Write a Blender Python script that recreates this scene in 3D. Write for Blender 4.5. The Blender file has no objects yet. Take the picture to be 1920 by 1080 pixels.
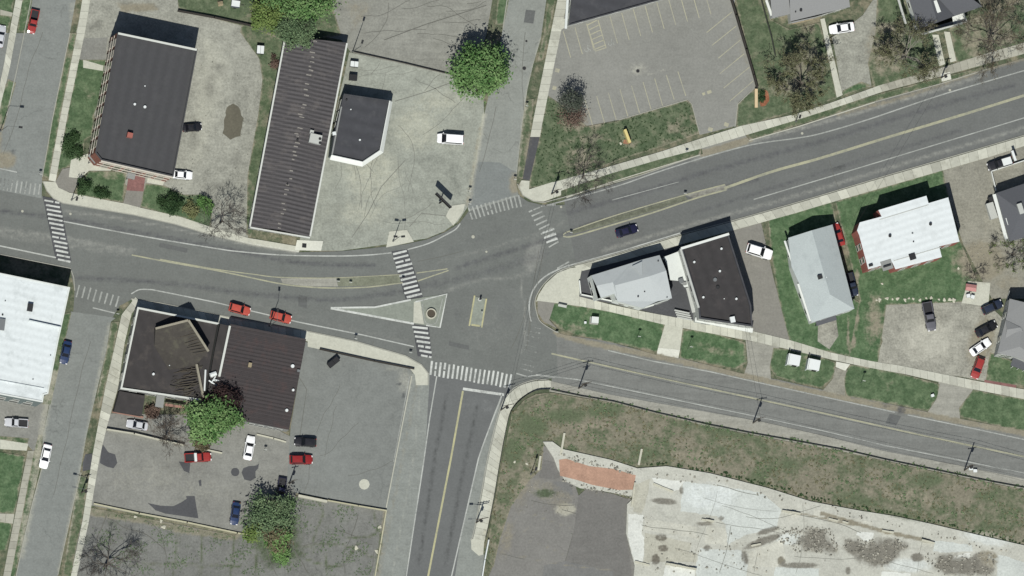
import bpy, bmesh, math, random
import numpy as np
from mathutils import Vector, Matrix
random.seed(7); RNG = np.random.default_rng(7)
S = bpy.context.scene; COL = S.collection
# ------------------------------------------------------------------ camera, sky, sun
PXM = 0.11                      # metres per photograph pixel on the ground
DIST = 160.0
dvec = Vector((-0.1815, -0.121, 1.0)).normalized()       # from the place up to the satellite
rvec = (Vector((1, 0, 0)) - dvec * dvec.x).normalized()
uvec = dvec.cross(rvec)
HALF = 960 * PXM
cam = bpy.data.cameras.new("camera"); co = bpy.data.objects.new("camera", cam); COL.objects.link(co)
cam.type = 'ORTHO'; cam.ortho_scale = 2 * HALF
cam.clip_start = 1; cam.clip_end = 2000
CAMP = dvec * DIST
co.matrix_world = Matrix(((rvec.x, uvec.x, dvec.x, CAMP.x), (rvec.y, uvec.y, dvec.y, CAMP.y), (rvec.z, uvec.z, dvec.z, CAMP.z), (0, 0, 0, 1)))
S.camera = co
SUNV = Vector((-0.2244, -0.594, 1.0)).normalized()
w = bpy.data.worlds.new("World"); S.world = w; w.use_nodes = True
nt = w.node_tree; bg = nt.nodes["Background"]
sky = nt.nodes.new("ShaderNodeTexSky"); sky.sky_type = 'NISHITA'; sky.sun_disc = False
sky.sun_elevation = math.asin(SUNV.z); sky.sun_rotation = math.atan2(SUNV.x, SUNV.y)
sky.altitude = 100; sky.air_density = 1.0; sky.dust_density = 1.0
nt.links.new(sky.outputs[0], bg.inputs[0]); bg.inputs[1].default_value = 0.056
sun = bpy.data.lights.new("sun", 'SUN'); so = bpy.data.objects.new("sun", sun); COL.objects.link(so)
sun.energy = 4.6; sun.angle = math.radians(0.5); sun.color = (1.0, 0.98, 0.935)
so.rotation_euler = SUNV.to_track_quat('Z', 'Y').to_euler()
V = S.view_settings; V.view_transform = 'Standard'; V.look = 'None'; V.gamma = 1; V.exposure = 0.20
S.cycles.max_bounces = 4

# ------------------------------------------------------------------ photograph pixel -> place
def P(px, py, z=0.0):
    o = CAMP + rvec * ((px - 960) * PXM) + uvec * ((540 - py) * PXM)
    return o - dvec * ((o.z - z) / dvec.z)
def PN(a, z=0.0):               # the same for an array of pixels
    a = np.asarray(a, float)
    o = np.array(CAMP)[None] + ((a[:, 0] - 960) * PXM)[:, None] * np.array(rvec)[None] + ((540 - a[:, 1]) * PXM)[:, None] * np.array(uvec)[None]
    return o - np.array(dvec)[None] * ((o[:, 2] - z) / dvec.z)[:, None]
def Z(ox, oy, pts, k=4.8): return [(ox + x / k, oy + y / k) for x, y in pts]

# ------------------------------------------------------------------ objects
def tag(o, label=None, cat=None, group=None, kind=None):
    if label: o['label'] = label
    if cat: o['category'] = cat
    if group: o['group'] = group
    if kind: o['kind'] = kind
    return o
def empty(name, loc, label=None, cat=None, group=None, rz=0.0):
    o = bpy.data.objects.new(name, None); COL.objects.link(o); o.location = loc; o.rotation_euler = (0, 0, rz)
    o.empty_display_size = 0.2
    return tag(o, label, cat, group)
class MB:
    """collects faces; build() links them as one mesh object"""
    def __init__(s): s.v = []; s.f = []; s.m = []; s.c = []
    def add(s, vs, fs, mi=0, col=None):
        b = len(s.v); s.v += [tuple(v) for v in vs]
        for f in fs: s.f.append(tuple(b + i for i in f)); s.m.append(mi); s.c.append(col)
        return s
    def box(s, c, size, rz=0.0, mi=0, col=None, tilt=None):
        hx, hy, hz = size[0] / 2, size[1] / 2, size[2] / 2
        R = Matrix.Rotation(rz, 3, 'Z')
        if tilt is not None: R = R @ tilt
        c = Vector(c)
        vs = [c + R @ Vector((x * hx, y * hy, z * hz)) for z in (-1, 1) for x, y in ((-1, -1), (1, -1), (1, 1), (-1, 1))]
        return s.add(vs, [(3, 2, 1, 0), (4, 5, 6, 7), (0, 1, 5, 4), (1, 2, 6, 5), (2, 3, 7, 6), (3, 0, 4, 7)], mi, col)
    def tube(s, a, b, r0, r1=None, n=6, mi=0, col=None, cap=True):
        a = Vector(a); b = Vector(b); r1 = r0 if r1 is None else r1
        d = (b - a)
        if d.length < 1e-6: return s
        d.normalize(); p = d.orthogonal().normalized(); q = d.cross(p)
        vs = []
        for c, r in ((a, r0), (b, r1)):
            for i in range(n):
                t = 2 * math.pi * i / n; vs.append(c + p * (r * math.cos(t)) + q * (r * math.sin(t)))
        fs = [(i, (i + 1) % n, n + (i + 1) % n, n + i) for i in range(n)]
        if cap: fs += [tuple(range(n - 1, -1, -1)), tuple(range(n, 2 * n))]
        return s.add(vs, fs, mi, col)
    def prism(s, poly, z0, z1, mi=0, col=None, bottom=False):
        """poly: list of (x, y) counter-clockwise in metres"""
        n = len(poly)
        vs = [(x, y, z0) for x, y in poly] + [(x, y, z1) for x, y in poly]
        fs = [(i, (i + 1) % n, n + (i + 1) % n, n + i) for i in range(n)] + [tuple(range(n, 2 * n))]
        if bottom: fs.append(tuple(range(n - 1, -1, -1)))
        return s.add(vs, fs, mi, col)
    def build(s, name, mats, parent=None, smooth=False, loc=None):
        me = bpy.data.meshes.new(name); me.from_pydata(s.v, [], s.f)
        mats = mats if isinstance(mats, (list, tuple)) else [mats]
        for m in mats: me.materials.append(m)
        if len(mats) > 1: me.polygons.foreach_set('material_index', s.m)
        if any(c is not None for c in s.c):
            at = me.attributes.new('tone', 'FLOAT', 'FACE'); at.data.foreach_set('value', [0.5 if c is None else c for c in s.c])
        if smooth: me.polygons.foreach_set('use_smooth', [True] * len(me.polygons))
        me.update()
        o = bpy.data.objects.new(name, me); COL.objects.link(o)
        if parent: o.parent = parent
        if loc is not None: o.location = loc
        return o
def ccw(poly):
    a = sum(poly[i][0] * poly[(i + 1) % len(poly)][1] - poly[(i + 1) % len(poly)][0] * poly[i][1] for i in range(len(poly)))
    return poly if a > 0 else poly[::-1]
def inset(poly, t):
    n = len(poly); out = []
    for i in range(n):
        p0, p1, p2 = Vector(poly[i - 1]), Vector(poly[i]), Vector(poly[(i + 1) % n])
        e1 = (p1 - p0).normalized(); e2 = (p2 - p1).normalized()
        n1 = Vector((-e1.y, e1.x)); n2 = Vector((-e2.y, e2.x)); b = (n1 + n2)
        k = t / max(0.3, (1 + n1.dot(n2)))
        out.append((p1.x + b.x * k, p1.y + b.y * k))
    return out

# ------------------------------------------------------------------ materials
class NB:
    def __init__(s, name):
        s.m = bpy.data.materials.new(name); s.m.use_nodes = True; s.t = s.m.node_tree
        s.b = s.t.nodes["Principled BSDF"]
        g = s.t.nodes.new("ShaderNodeNewGeometry"); s.pos = g.outputs['Position']
        s._obj = None
    def obj(s):
        if s._obj is None: s._obj = s.t.nodes.new("ShaderNodeTexCoord").outputs['Object']
        return s._obj
    def _in(s, n, i, v):
        if isinstance(v, bpy.types.NodeSocket): s.t.links.new(v, n.inputs[i])
        else: n.inputs[i].default_value = v
    def math(s, op, a, b=0.0, c=0.0, clamp=False):
        n = s.t.nodes.new("ShaderNodeMath"); n.operation = op; n.use_clamp = clamp
        s._in(n, 0, a); s._in(n, 1, b)
        if op in ('MULTIPLY_ADD',): s._in(n, 2, c)
        return n.outputs[0]
    def map(s, vec, rot=0.0, scale=(1, 1, 1), loc=(0, 0, 0)):
        n = s.t.nodes.new("ShaderNodeMapping"); s.t.links.new(vec, n.inputs[0])
        n.inputs['Rotation'].default_value = (0, 0, rot); n.inputs['Scale'].default_value = scale; n.inputs['Location'].default_value = loc
        return n.outputs[0]
    def noise(s, vec, scale, detail=3, rough=0.6, dist=0.0):
        n = s.t.nodes.new("ShaderNodeTexNoise"); s.t.links.new(vec, n.inputs['Vector'])
        n.inputs['Scale'].default_value = scale; n.inputs['Detail'].default_value = detail
        n.inputs['Roughness'].default_value = rough; n.inputs['Distortion'].default_value = dist
        return n.outputs['Fac']
    def vor(s, vec, scale, feature='DISTANCE_TO_EDGE', rnd=1.0):
        n = s.t.nodes.new("ShaderNodeTexVoronoi"); n.feature = feature; s.t.links.new(vec, n.inputs['Vector'])
        n.inputs['Scale'].default_value = scale; n.inputs['Randomness'].default_value = rnd
        return n.outputs['Distance']
    def step(s, v, lo, hi):
        n = s.t.nodes.new("ShaderNodeMapRange"); n.interpolation_type = 'SMOOTHSTEP'
        s._in(n, 0, v); s._in(n, 1, lo); s._in(n, 2, hi); n.inputs[3].default_value = 0; n.inputs[4].default_value = 1
        return n.outputs[0]
    def attr(s, name):
        n = s.t.nodes.new("ShaderNodeAttribute"); n.attribute_name = name; return n
    def sep(s, c):
        n = s.t.nodes.new("ShaderNodeSeparateColor"); s.t.links.new(c, n.inputs[0]); return n.outputs
    def mix(s, f, a, b):
        n = s.t.nodes.new("ShaderNodeMix"); n.data_type = 'RGBA'
        s._in(n, 0, f); s._in(n, 6, c4(a)); s._in(n, 7, c4(b)); return n.outputs[2]
    def gain(s, c, f):             # colour times a factor
        n = s.t.nodes.new("ShaderNodeVectorMath"); n.operation = 'SCALE'
        s._in(n, 0, c if isinstance(c, bpy.types.NodeSocket) else tuple(c)[:3]); s._in(n, 3, f); return n.outputs[0]
    def done(s, col, rough=0.9, metal=0.0, bump=None, bstr=0.3, bdist=0.05, spec=0.25):
        s._in(s.b, 'Base Color', c4(col)); s._in(s.b, 'Roughness', rough); s.b.inputs['Metallic'].default_value = metal
        s.b.inputs['Specular IOR Level'].default_value = spec
        if bump is not None:
            n = s.t.nodes.new("ShaderNodeBump"); n.inputs['Strength'].default_value = bstr; n.inputs['Distance'].default_value = bdist
            s.t.links.new(bump, n.inputs['Height']); s.t.links.new(n.outputs[0], s.b.inputs['Normal'])
        return s.m
def c4(c):
    if isinstance(c, bpy.types.NodeSocket): return c
    return tuple(c) + (1.0,) if len(c) == 3 else tuple(c)
def srgb(r, g, b):
    f = lambda x: (x / 255 / 12.92) if x / 255 <= 0.04045 else ((x / 255 + 0.055) / 1.055) ** 2.4
    return (f(r), f(g), f(b))
EXPK = 0.655                      # what sunlight and exposure make of an albedo, undone
def A(r, g, b, sat=0.74):        # albedo from a colour seen in sunlight
    l = 0.3 * r + 0.59 * g + 0.11 * b; r, g, b = (l + (x - l) * sat for x in (r, g, b)); r *= .985; b *= .985
    return tuple(min(0.86, x * EXPK) for x in srgb(r, g, b))

DIRT = A(150, 140, 118); WEED = A(84, 98, 68)
def ground_mat(name, base, streak=0.0, samt=0.14, a=(0.16, 0.14, 0.22), cracks=0.0, crackscale=0.12, dark=None, light=None, weedy=0.0, slen=0.12, rough=0.92, spots=0.0):
    """worn paving: broad, middling and fine variation, streaks along the traffic, stains from the 'mask' attribute
    (r dark stain, g pale wear, b dirt, a weeds)"""
    n = NB(name)
    n1 = n.noise(n.pos, 0.07, 4, 0.6); n2 = n.noise(n.map(n.pos, loc=(31, 7, 0)), 0.45, 4, 0.65); n3 = n.noise(n.map(n.pos, loc=(3, 70, 0)), 2.3, 3, 0.75)
    st = n.noise(n.map(n.pos, -streak, (slen, 1.1, 1)), 1.0, 4, 0.65)
    f = n.math('MULTIPLY_ADD', n.math('SUBTRACT', n1, 0.5), a[0] * 4.2, 1.0)
    f = n.math('MULTIPLY_ADD', n.math('SUBTRACT', n2, 0.5), a[1] * 5.2, f)
    f = n.math('MULTIPLY_ADD', n.math('SUBTRACT', n3, 0.5), a[2] * 4.8, f)
    f = n.math('MULTIPLY_ADD', n.math('SUBTRACT', st, 0.5), samt * 2.5, f)
    if cracks:
        wv = n.t.nodes.new("ShaderNodeVectorMath"); wv.operation = 'ADD'
        nz = n.t.nodes.new("ShaderNodeTexNoise"); nz.inputs['Scale'].default_value = 0.35; nz.inputs['Detail'].default_value = 4
        n.t.links.new(n.pos, nz.inputs['Vector'])
        sc = n.t.nodes.new("ShaderNodeVectorMath"); sc.operation = 'SCALE'; n.t.links.new(nz.outputs['Color'], sc.inputs[0]); sc.inputs[3].default_value = 4.0
        n.t.links.new(n.pos, wv.inputs[0]); n.t.links.new(sc.outputs[0], wv.inputs[1])
        vd = n.vor(wv.outputs[0], crackscale)
        cr = n.math('SUBTRACT', 1.0, n.step(vd, 0.0, 0.014 * crackscale / 0.12 + 0.006))
        cr = n.math('MULTIPLY', cr, n.step(n.noise(n.pos, 0.16, 2), 0.40, 0.62))
        f = n.math('MULTIPLY_ADD', cr, -cracks, f)
    if spots:
        sp = n.math('SUBTRACT', 1.0, n.step(n.vor(n.pos, 0.55, 'F1'), 0.06, 0.16))
        sp = n.math('MULTIPLY', sp, n.step(n.noise(n.pos, 0.35, 1), 0.52, 0.6))
        f = n.math('MULTIPLY_ADD', sp, -spots, f)
    c = n.gain(base, f)
    at = n.attr('mask'); r, g, b = n.sep(at.outputs['Color'])[:3]; al = at.outputs['Alpha']
    rag = n.math('MULTIPLY_ADD', n.math('SUBTRACT', n.noise(n.pos, 0.9, 5, 0.7), 0.5), 1.3, 0.0)
    def msk(x): return n.math('MULTIPLY', n.step(n.math('ADD', x, n.math('MULTIPLY', rag, n.step(x, 0.0, 0.25))), 0.15, 0.85), n.math('MINIMUM', n.math('MULTIPLY', x, 1.6), 1.0))
    fine = n.math('MULTIPLY_ADD', n.math('SUBTRACT', n3, 0.5), 0.9, n.math('MULTIPLY_ADD', n.math('SUBTRACT', n2, 0.5), 0.6, 1.0))
    c = n.mix(msk(g), c, n.gain(light or tuple(min(0.8, x * 1.5) for x in base), fine))
    c = n.mix(msk(b), c, n.gain(DIRT, fine))
    c = n.mix(msk(r), c, n.gain(dark or tuple(x * 0.45 for x in base), fine))
    wd = msk(al)
    if weedy: wd = n.math('MAXIMUM', wd, n.math('MULTIPLY', n.step(n.noise(n.map(n.pos, loc=(9, 9, 0)), 0.22, 6, 0.75), 0.56, 0.66), weedy))
    c = n.mix(wd, c, n.gain(WEED, n.math('MULTIPLY', fine, fine)))
    return n.done(c, rough, bump=n3, bstr=0.25, bdist=0.03)
def lawn_mat(name, g1, g2, dry, dryness=0.5, fine=1.0, scale=1.0):
    n = NB(name)
    n1 = n.noise(n.pos, 0.09 * scale, 5, 0.65); n2 = n.noise(n.map(n.pos, loc=(11, 5, 0)), 0.5 * scale, 5, 0.7); n3 = n.noise(n.map(n.pos, loc=(1, 50, 0)), 2.0, 4, 0.8)
    c = n.mix(n.step(n2, 0.35, 0.68), g1, g2)
    d = n.math('MULTIPLY_ADD', n2, 0.45, n.math('MULTIPLY', n1, 0.75))
    lo = 0.78 - dryness * 0.38
    c = n.mix(n.step(d, lo, lo + 0.16), c, dry)
    at = n.attr('mask'); r, g, b = n.sep(at.outputs['Color'])[:3]; al = at.outputs['Alpha']
    rag = n.math('SUBTRACT', n2, 0.5)
    def msk(x): return n.step(n.math('ADD', x, n.math('MULTIPLY', n.math('MULTIPLY', rag, 1.6), n.step(x, 0.0, 0.25))), 0.2, 0.8)
    c = n.mix(msk(b), c, DIRT); c = n.mix(msk(al), c, g1); c = n.mix(msk(g), c, A(165, 160, 140)); c = n.mix(msk(r), c, tuple(x * 0.5 for x in g1))
    f = n.math('MULTIPLY_ADD', n.math('SUBTRACT', n3, 0.5), 1.5 * fine, 1.0)
    f = n.math('MULTIPLY_ADD', n.math('SUBTRACT', n2, 0.5), 0.5 * fine, f)
    return n.done(n.gain(c, f), 0.95, bump=n3, bstr=0.6, bdist=0.08, spec=0.1)
def plain(name, col, rough=0.7, metal=0.0, var=0.0, scale=1.5, spec=0.3, tone=0.0, stripes=None, dirt=None, dirtamt=0.4):
    """an object's own finish with grime and, for slabs and leaves, a per-face tone"""
    n = NB(name); f = None
    if var:
        v = n.noise(n.obj(), scale, 5, 0.7)
        f = n.math('MULTIPLY_ADD', n.math('SUBTRACT', v, 0.5), var * 2.5, 1.0)
    if tone:
        t = n.attr('tone').outputs['Fac']
        t = n.math('MULTIPLY_ADD', n.math('SUBTRACT', t, 0.5), tone * 2, 1.0); f = t if f is None else n.math('MULTIPLY', f, t)
    if stripes:
        ang, per, amt = stripes
        wv = n.t.nodes.new("ShaderNodeTexWave"); wv.wave_type = 'BANDS'; wv.bands_direction = 'Y'
        n.t.links.new(n.map(n.obj(), -ang), wv.inputs['Vector']); wv.inputs['Scale'].default_value = 0.314 / per; wv.inputs['Distortion'].default_value = 0.6
        wv.inputs['Detail'].default_value = 2; wv.inputs['Detail Scale'].default_value = 0.6
        t = n.math('MULTIPLY_ADD', n.math('SUBTRACT', wv.outputs['Fac'], 0.5), amt * 2, 1.0); f = t if f is None else n.math('MULTIPLY', f, t)
    c = col if f is None else n.gain(col, f)
    if dirt:
        c = n.mix(n.math('MULTIPLY', n.step(n.noise(n.map(n.obj(), loc=(5, 5, 5)), 0.35, 6, 0.7), 0.5, 0.68), dirtamt), c, dirt)
    return n.done(c, rough, metal, spec=spec)
def paint_mat(name, col, under, worn=0.35, soft=0.13):
    """road paint, worn through to the asphalt in patches"""
    n = NB(name)
    a = n.noise(n.pos, 1.6, 5, 0.8); b = n.noise(n.map(n.pos, loc=(8, 3, 0)), 0.22, 3)
    k = n.math('MULTIPLY_ADD', b, 0.5, n.math('MULTIPLY', a, 0.75))
    lo = 0.92 - worn * 0.5
    m = n.step(k, lo - soft, lo + soft)
    m = n.math('SUBTRACT', 1.0, m)
    c = n.mix(m, n.gain(under, 1.0), n.gain(col, n.math('MULTIPLY_ADD', n.math('SUBTRACT', a, 0.5), 0.5, 1.0)))
    return n.done(c, 0.8)
# ------------------------------------------------------------------ sheets of ground, paving and paint
FEAT = []                        # (channel, kind, data, width or size, softness, amount): stains, wear, dirt, weeds, all in photograph pixels on the ground
def feat(ch, kind, data, size, soft, amp=1.0): FEAT.append(('rgba'.index(ch), kind, np.array(data, float), size, soft, amp))
def inside(pts, poly):
    x, y = pts[:, 0], pts[:, 1]; r = np.zeros(len(pts), bool); n = len(poly)
    for i in range(n):
        x0, y0 = poly[i - 1]; x1, y1 = poly[i]
        if y0 == y1: continue
        c = ((y0 > y) != (y1 > y)) & (x < (x1 - x0) * (y - y0) / (y1 - y0) + x0); r ^= c
    return r
def segdist(pts, line, closed=False):
    d = np.full(len(pts), 1e9); m = len(line)
    for i in range(m if closed else m - 1):
        a = line[i]; b = line[(i + 1) % m]; ab = b - a; L = (ab * ab).sum()
        t = np.clip(((pts - a) @ ab) / max(L, 1e-9), 0, 1)
        d = np.minimum(d, np.hypot(*(pts - a - t[:, None] * ab).T))
    return d
def masks(px):
    M = np.zeros((len(px), 4))
    lo = px.min(0); hi = px.max(0)
    for ch, kind, data, size, soft, amp in FEAT:
        if kind == 'e':
            c = data[:2]; ext = max(data[2], data[3]) + soft
            if (c + ext < lo).any() or (c - ext > hi).any(): continue
            q = px - c; a = data[4] if len(data) > 4 else 0; ca, sa = math.cos(a), math.sin(a)
            u = (q[:, 0] * ca + q[:, 1] * sa) / data[2]; v = (-q[:, 0] * sa + q[:, 1] * ca) / data[3]
            d = (np.hypot(u, v) - 1) * min(data[2], data[3])
        else:
            if (data.max(0) + size + soft < lo).any() or (data.min(0) - size - soft > hi).any(): continue
            if kind == 'l': d = segdist(px, data) - size / 2
            else: d = segdist(px, data, True) * np.where(inside(px, data), -1, 1)
        k = np.clip(0.5 - d / soft, 0, 1); k = k * k * (3 - 2 * k) * amp
        M[:, ch] = np.maximum(M[:, ch], k)
    return M
def clip_cell(poly, x0, y0, x1, y1):
    def cut(pts, ax, val, keep):
        out = []
        for i in range(len(pts)):
            a, b = pts[i - 1], pts[i]; ia = keep * (a[ax] - val) >= 0; ib = keep * (b[ax] - val) >= 0
            if ia != ib:
                t = (val - a[ax]) / (b[ax] - a[ax]); out.append((a[0] + t * (b[0] - a[0]), a[1] + t * (b[1] - a[1])))
            if ib: out.append(b)
        return out
    for ax, val, keep in ((0, x0, 1), (0, x1, -1), (1, y0, 1), (1, y1, -1)):
        poly = cut(poly, ax, val, keep)
        if len(poly) < 3: return []
    o = []
    for p in poly:
        if not o or abs(p[0] - o[-1][0]) + abs(p[1] - o[-1][1]) > 1e-4: o.append(p)
    if len(o) > 2 and abs(o[0][0] - o[-1][0]) + abs(o[0][1] - o[-1][1]) < 1e-4: o.pop()
    return o if len(o) > 2 else []
NSHEET = 0
def sheet(name, poly, z, mat, step=6.0, kind='structure', skirt=0.0):
    """a flat sheet cut into small squares so that its stains can follow their own shapes"""
    global NSHEET
    NSHEET += 1; z += (NSHEET % 40) * 0.0001
    poly = [(float(a), float(b)) for a, b in poly]; arr = np.array(poly)
    ix0, iy0 = np.floor(arr.min(0) / step).astype(int); ix1, iy1 = np.ceil(arr.max(0) / step).astype(int)
    W, H = ix1 - ix0, iy1 - iy0
    edge = np.zeros((W + 2, H + 2), bool)
    for i in range(len(poly)):
        a, b = arr[i - 1], arr[i]; m = max(2, int(np.hypot(*(b - a)) / step * 6))
        q = a + (b - a) * np.linspace(0, 1, m)[:, None]
        for e in (-1e-3, 1e-3): edge[np.clip(np.floor((q[:, 0] + e) / step).astype(int) - ix0, 0, W), np.clip(np.floor((q[:, 1] + e) / step).astype(int) - iy0, 0, H)] = True
    gx, gy = np.meshgrid(np.arange(W) + ix0 + 0.5, np.arange(H) + iy0 + 0.5, indexing='ij')
    ins = inside(np.stack([gx.ravel() * step, gy.ravel() * step], 1), arr).reshape(W, H)
    idx = {}; verts = []; faces = []
    def vid(i, j):
        k = (i, j)
        if k not in idx: idx[k] = len(verts); verts.append(((i + ix0) * step, (j + iy0) * step))
        return idx[k]
    for i in range(W):
        for j in range(H):
            if edge[i, j]:
                c = clip_cell(poly, (i + ix0) * step, (j + iy0) * step, (i + ix0 + 1) * step, (j + iy0 + 1) * step)
                if c:
                    b = len(verts); verts += c; faces.append(tuple(range(b, b + len(c))))
            elif ins[i, j]: faces.append((vid(i, j), vid(i + 1, j), vid(i + 1, j + 1), vid(i, j + 1)))
    px = np.array(verts)
    me = bpy.data.meshes.new(name)
    vw = PN(px, z)
    vl = [tuple(v) for v in vw]
    def area(f): return sum(px[f[k - 1]][0] * px[f[k]][1] - px[f[k]][0] * px[f[k - 1]][1] for k in range(len(f)))
    faces = [f[::-1] if area(f) > 0 else f for f in faces]           # photograph y runs down
    nf = len(faces)
    if skirt:
        w = PN(arr, z); b = len(vl); n = len(poly)
        vl += [tuple(q) for q in w] + [(q[0], q[1], z - skirt) for q in w]
        px = np.vstack([px, arr, arr]); faces += [(b + i, b + (i + 1) % n, b + n + (i + 1) % n, b + n + i) for i in range(n)]
    me.from_pydata(vl, [], faces); me.materials.append(mat)
    mk = masks(px)
    if mat.name.startswith(('lawn', 'brown_field')):                 # earth shows where the turf ends
        mk[:, 2] = np.maximum(mk[:, 2], np.clip(.62 - segdist(px, arr, True) / 9.0, 0, 1))
    ca = me.color_attributes.new('mask', 'FLOAT_COLOR', 'POINT'); ca.data.foreach_set('color', mk.ravel())
    me.update()
    o = bpy.data.objects.new(name, me); COL.objects.link(o)
    return tag(o, kind=kind)
def smooth(pts, n=6):
    p = [np.array(q, float) for q in pts]; p = [2 * p[0] - p[1]] + p + [2 * p[-1] - p[-2]]; out = []
    for i in range(1, len(p) - 2):
        for k in range(n):
            t = k / n; a, b, c, d = p[i - 1:i + 3]
            out.append(0.5 * (2 * b + (c - a) * t + (2 * a - 5 * b + 4 * c - d) * t * t + (3 * b - a - 3 * c + d) * t ** 3))
    return [tuple(q) for q in out + [p[-2]]]
def ribbon(pts, width):
    """left and right sides of a line, in photograph pixels"""
    p = np.array(pts, float); n = len(p); L = []; R = []
    for i in range(n):
        d = p[min(i + 1, n - 1)] - p[max(i - 1, 0)]; d /= max(1e-9, np.hypot(*d)); nn = np.array([d[1], -d[0]])
        wd = width[i] if isinstance(width, (list, tuple, np.ndarray)) else width
        L.append(p[i] + nn * wd / 2); R.append(p[i] - nn * wd / 2)
    return L, R
def lines_mesh(name, lines, z, mat, kind='structure'):
    """painted lines, cracks: flat ribbons lying just above the paving"""
    vs = []; fs = []
    for k, (pts, width) in enumerate(lines):
        L, R = ribbon(pts, width); b = len(vs); n = len(L); zz = z + (k % 3) * 0.002
        for q in L + R: vs.append(tuple(P(q[0], q[1], zz)))
        fs += [(b + i, b + i + 1, b + n + i + 1, b + n + i) for i in range(n - 1)]
    me = bpy.data.meshes.new(name); me.from_pydata(vs, [], fs); me.materials.append(mat); me.update()
    o = bpy.data.objects.new(name, me); COL.objects.link(o); return tag(o, kind=kind)
def kerb(pts, wpx=1.6, z=0.135, name='kerb', mat=None):
    L, R = ribbon(pts, wpx); m = MB(); n = len(L)
    for i in range(n - 1):
        q = [P(*L[i]), P(*R[i]), P(*R[i + 1]), P(*L[i + 1])]
        m.prism(ccw([(v.x, v.y) for v in q]), -0.05, z, col=random.uniform(.3, .7))
    return tag(m.build(name, mat or M['kerb']), kind='structure')
def resample(pts, n):
    p = np.array(pts, float); s = np.r_[0, np.cumsum(np.hypot(*np.diff(p, axis=0).T))]; t = np.linspace(0, s[-1], n)
    return np.stack([np.interp(t, s, p[:, 0]), np.interp(t, s, p[:, 1])], 1)
def sidewalk(left, right, slab=14.0, mat=None, z=0.12, gap=0.35):
    ln = np.hypot(*np.diff(np.array(left, float), axis=0).T).sum(); n = max(2, int(ln / slab) + 1)
    a = resample(left, n); b = resample(right, n); m = MB()
    for i in range(n - 1):
        e = gap / 2 / slab
        a0, a1 = a[i] + (a[i + 1] - a[i]) * e, a[i + 1] - (a[i + 1] - a[i]) * e; b0, b1 = b[i] + (b[i + 1] - b[i]) * e, b[i + 1] - (b[i + 1] - b[i]) * e
        q = [P(*a0), P(*b0), P(*b1), P(*a1)]
        m.prism(ccw([(v.x, v.y) for v in q]), -0.05, z + random.uniform(-.006, .006), col=min(1, max(0, random.gauss(.5, .17))))
    return tag(m.build('sidewalk', mat or M['concrete']), kind='structure')
RC = random.Random(9)
def crosswalk(a0, a1, b0, b1, n, width, mat, z=0.016, name='crosswalk_marking', skip=()):
    ls = []
    for i in range(n):
        if i in skip: continue
        t = i / (n - 1); A_ = (a0[0] + (a1[0] - a0[0]) * t, a0[1] + (a1[1] - a0[1]) * t); B_ = (b0[0] + (b1[0] - b0[0]) * t, b0[1] + (b1[1] - b0[1]) * t)
        q = RC.uniform; e0, e1 = q(-.03, .05), 1 + q(-.05, .03); L_ = lambda t_: (A_[0] + (B_[0] - A_[0]) * t_, A_[1] + (B_[1] - A_[1]) * t_)
        if q(0, 1) < .14: c_ = q(.3, .7); ls.append(([L_(e0), L_(c_ - .06)], width * q(.8, 1))); ls.append(([L_(c_ + .05), L_(e1)], width * q(.75, 1)))      # a bar worn through by wheels
        else: ls.append(([L_(e0), L_(.5), L_(e1)], [width * q(.82, 1.06), width * q(.75, 1.04), width * q(.82, 1.06)]))
    return lines_mesh(name, ls, z, mat)

# ---- stains, wear, dirt and weeds
for c in ((185, 45, 9, 9), (198, 12, 9, 5), (235, 5, 12, 6), (170, 52, 10, 8)): feat('r', 'e', c, 0, 8, .6)
feat('b', 'p', [(215, 5), (290, 5), (300, 20), (230, 25)], 0, 10, .8)
feat('g', 'p', [(370, 60), (400, 60), (440, 120), (420, 190), (380, 320), (345, 320), (360, 180)], 0, 50, .6)
for c in ((410, 130, 24, 18), (395, 165, 16, 34), (462, 180, 10, 30), (365, 260, 14, 30), (380, 110, 10, 24), (440, 300, 20, 16), (410, 350, 40, 12), (350, 395, 20, 8)): feat('r', 'e', c, 0, 26, .55)
for pts in ([(385, 75), (405, 120), (420, 180), (440, 250), (450, 330), (440, 400)], [(395, 70), (430, 150), (400, 230), (375, 300), (370, 330)], [(420, 262), (440, 300), (452, 330), (448, 380)], [(350, 350), (390, 345), (440, 350)], [(380, 380), (430, 395), (450, 420)]): feat('g', 'l', smooth(pts), 5, 8, .5)
for pts in ([(375, 85), (395, 130), (400, 200), (385, 300)], [(462, 140), (470, 190), (462, 260)], [(350, 352), (400, 370), (450, 380)]): feat('r', 'l', smooth(pts), 6, 12, .22)
# main road: pale dusty strips between the wheel tracks and in the kerb lanes
feat('g', 'l', smooth([(0, 430), (120, 447), (250, 470)]), 14, 14, 0.59)
feat('g', 'l', smooth([(260, 520), (450, 562), (640, 612), (760, 640)]), 12, 20, 0.42)
feat('g', 'l', smooth([(120, 395), (260, 415), (420, 450), (560, 475)]), 8, 10, 0.68)
feat('g', 'l', smooth([(820, 492), (900, 470), (1000, 440), (1060, 415)]), 8, 12, 0.51)
feat('g', 'l', smooth([(835, 545), (900, 525), (980, 515), (1010, 470), (1030, 430)]), 10, 16, 0.59)
feat('r', 'l', smooth([(770, 540), (850, 525), (930, 505), (1020, 475)]), 26, 26, 0.48)
feat('r', 'l', smooth([(840, 470), (920, 440), (980, 420)]), 24, 26, 0.34)
feat('g', 'l', smooth([(975, 520), (985, 600), (980, 660)]), 6, 8, 0.68)
feat('g', 'l', smooth([(1300, 300), (1400, 268), (1560, 225), (1700, 185), (1850, 140)]), 8, 14, 0.85)
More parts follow.
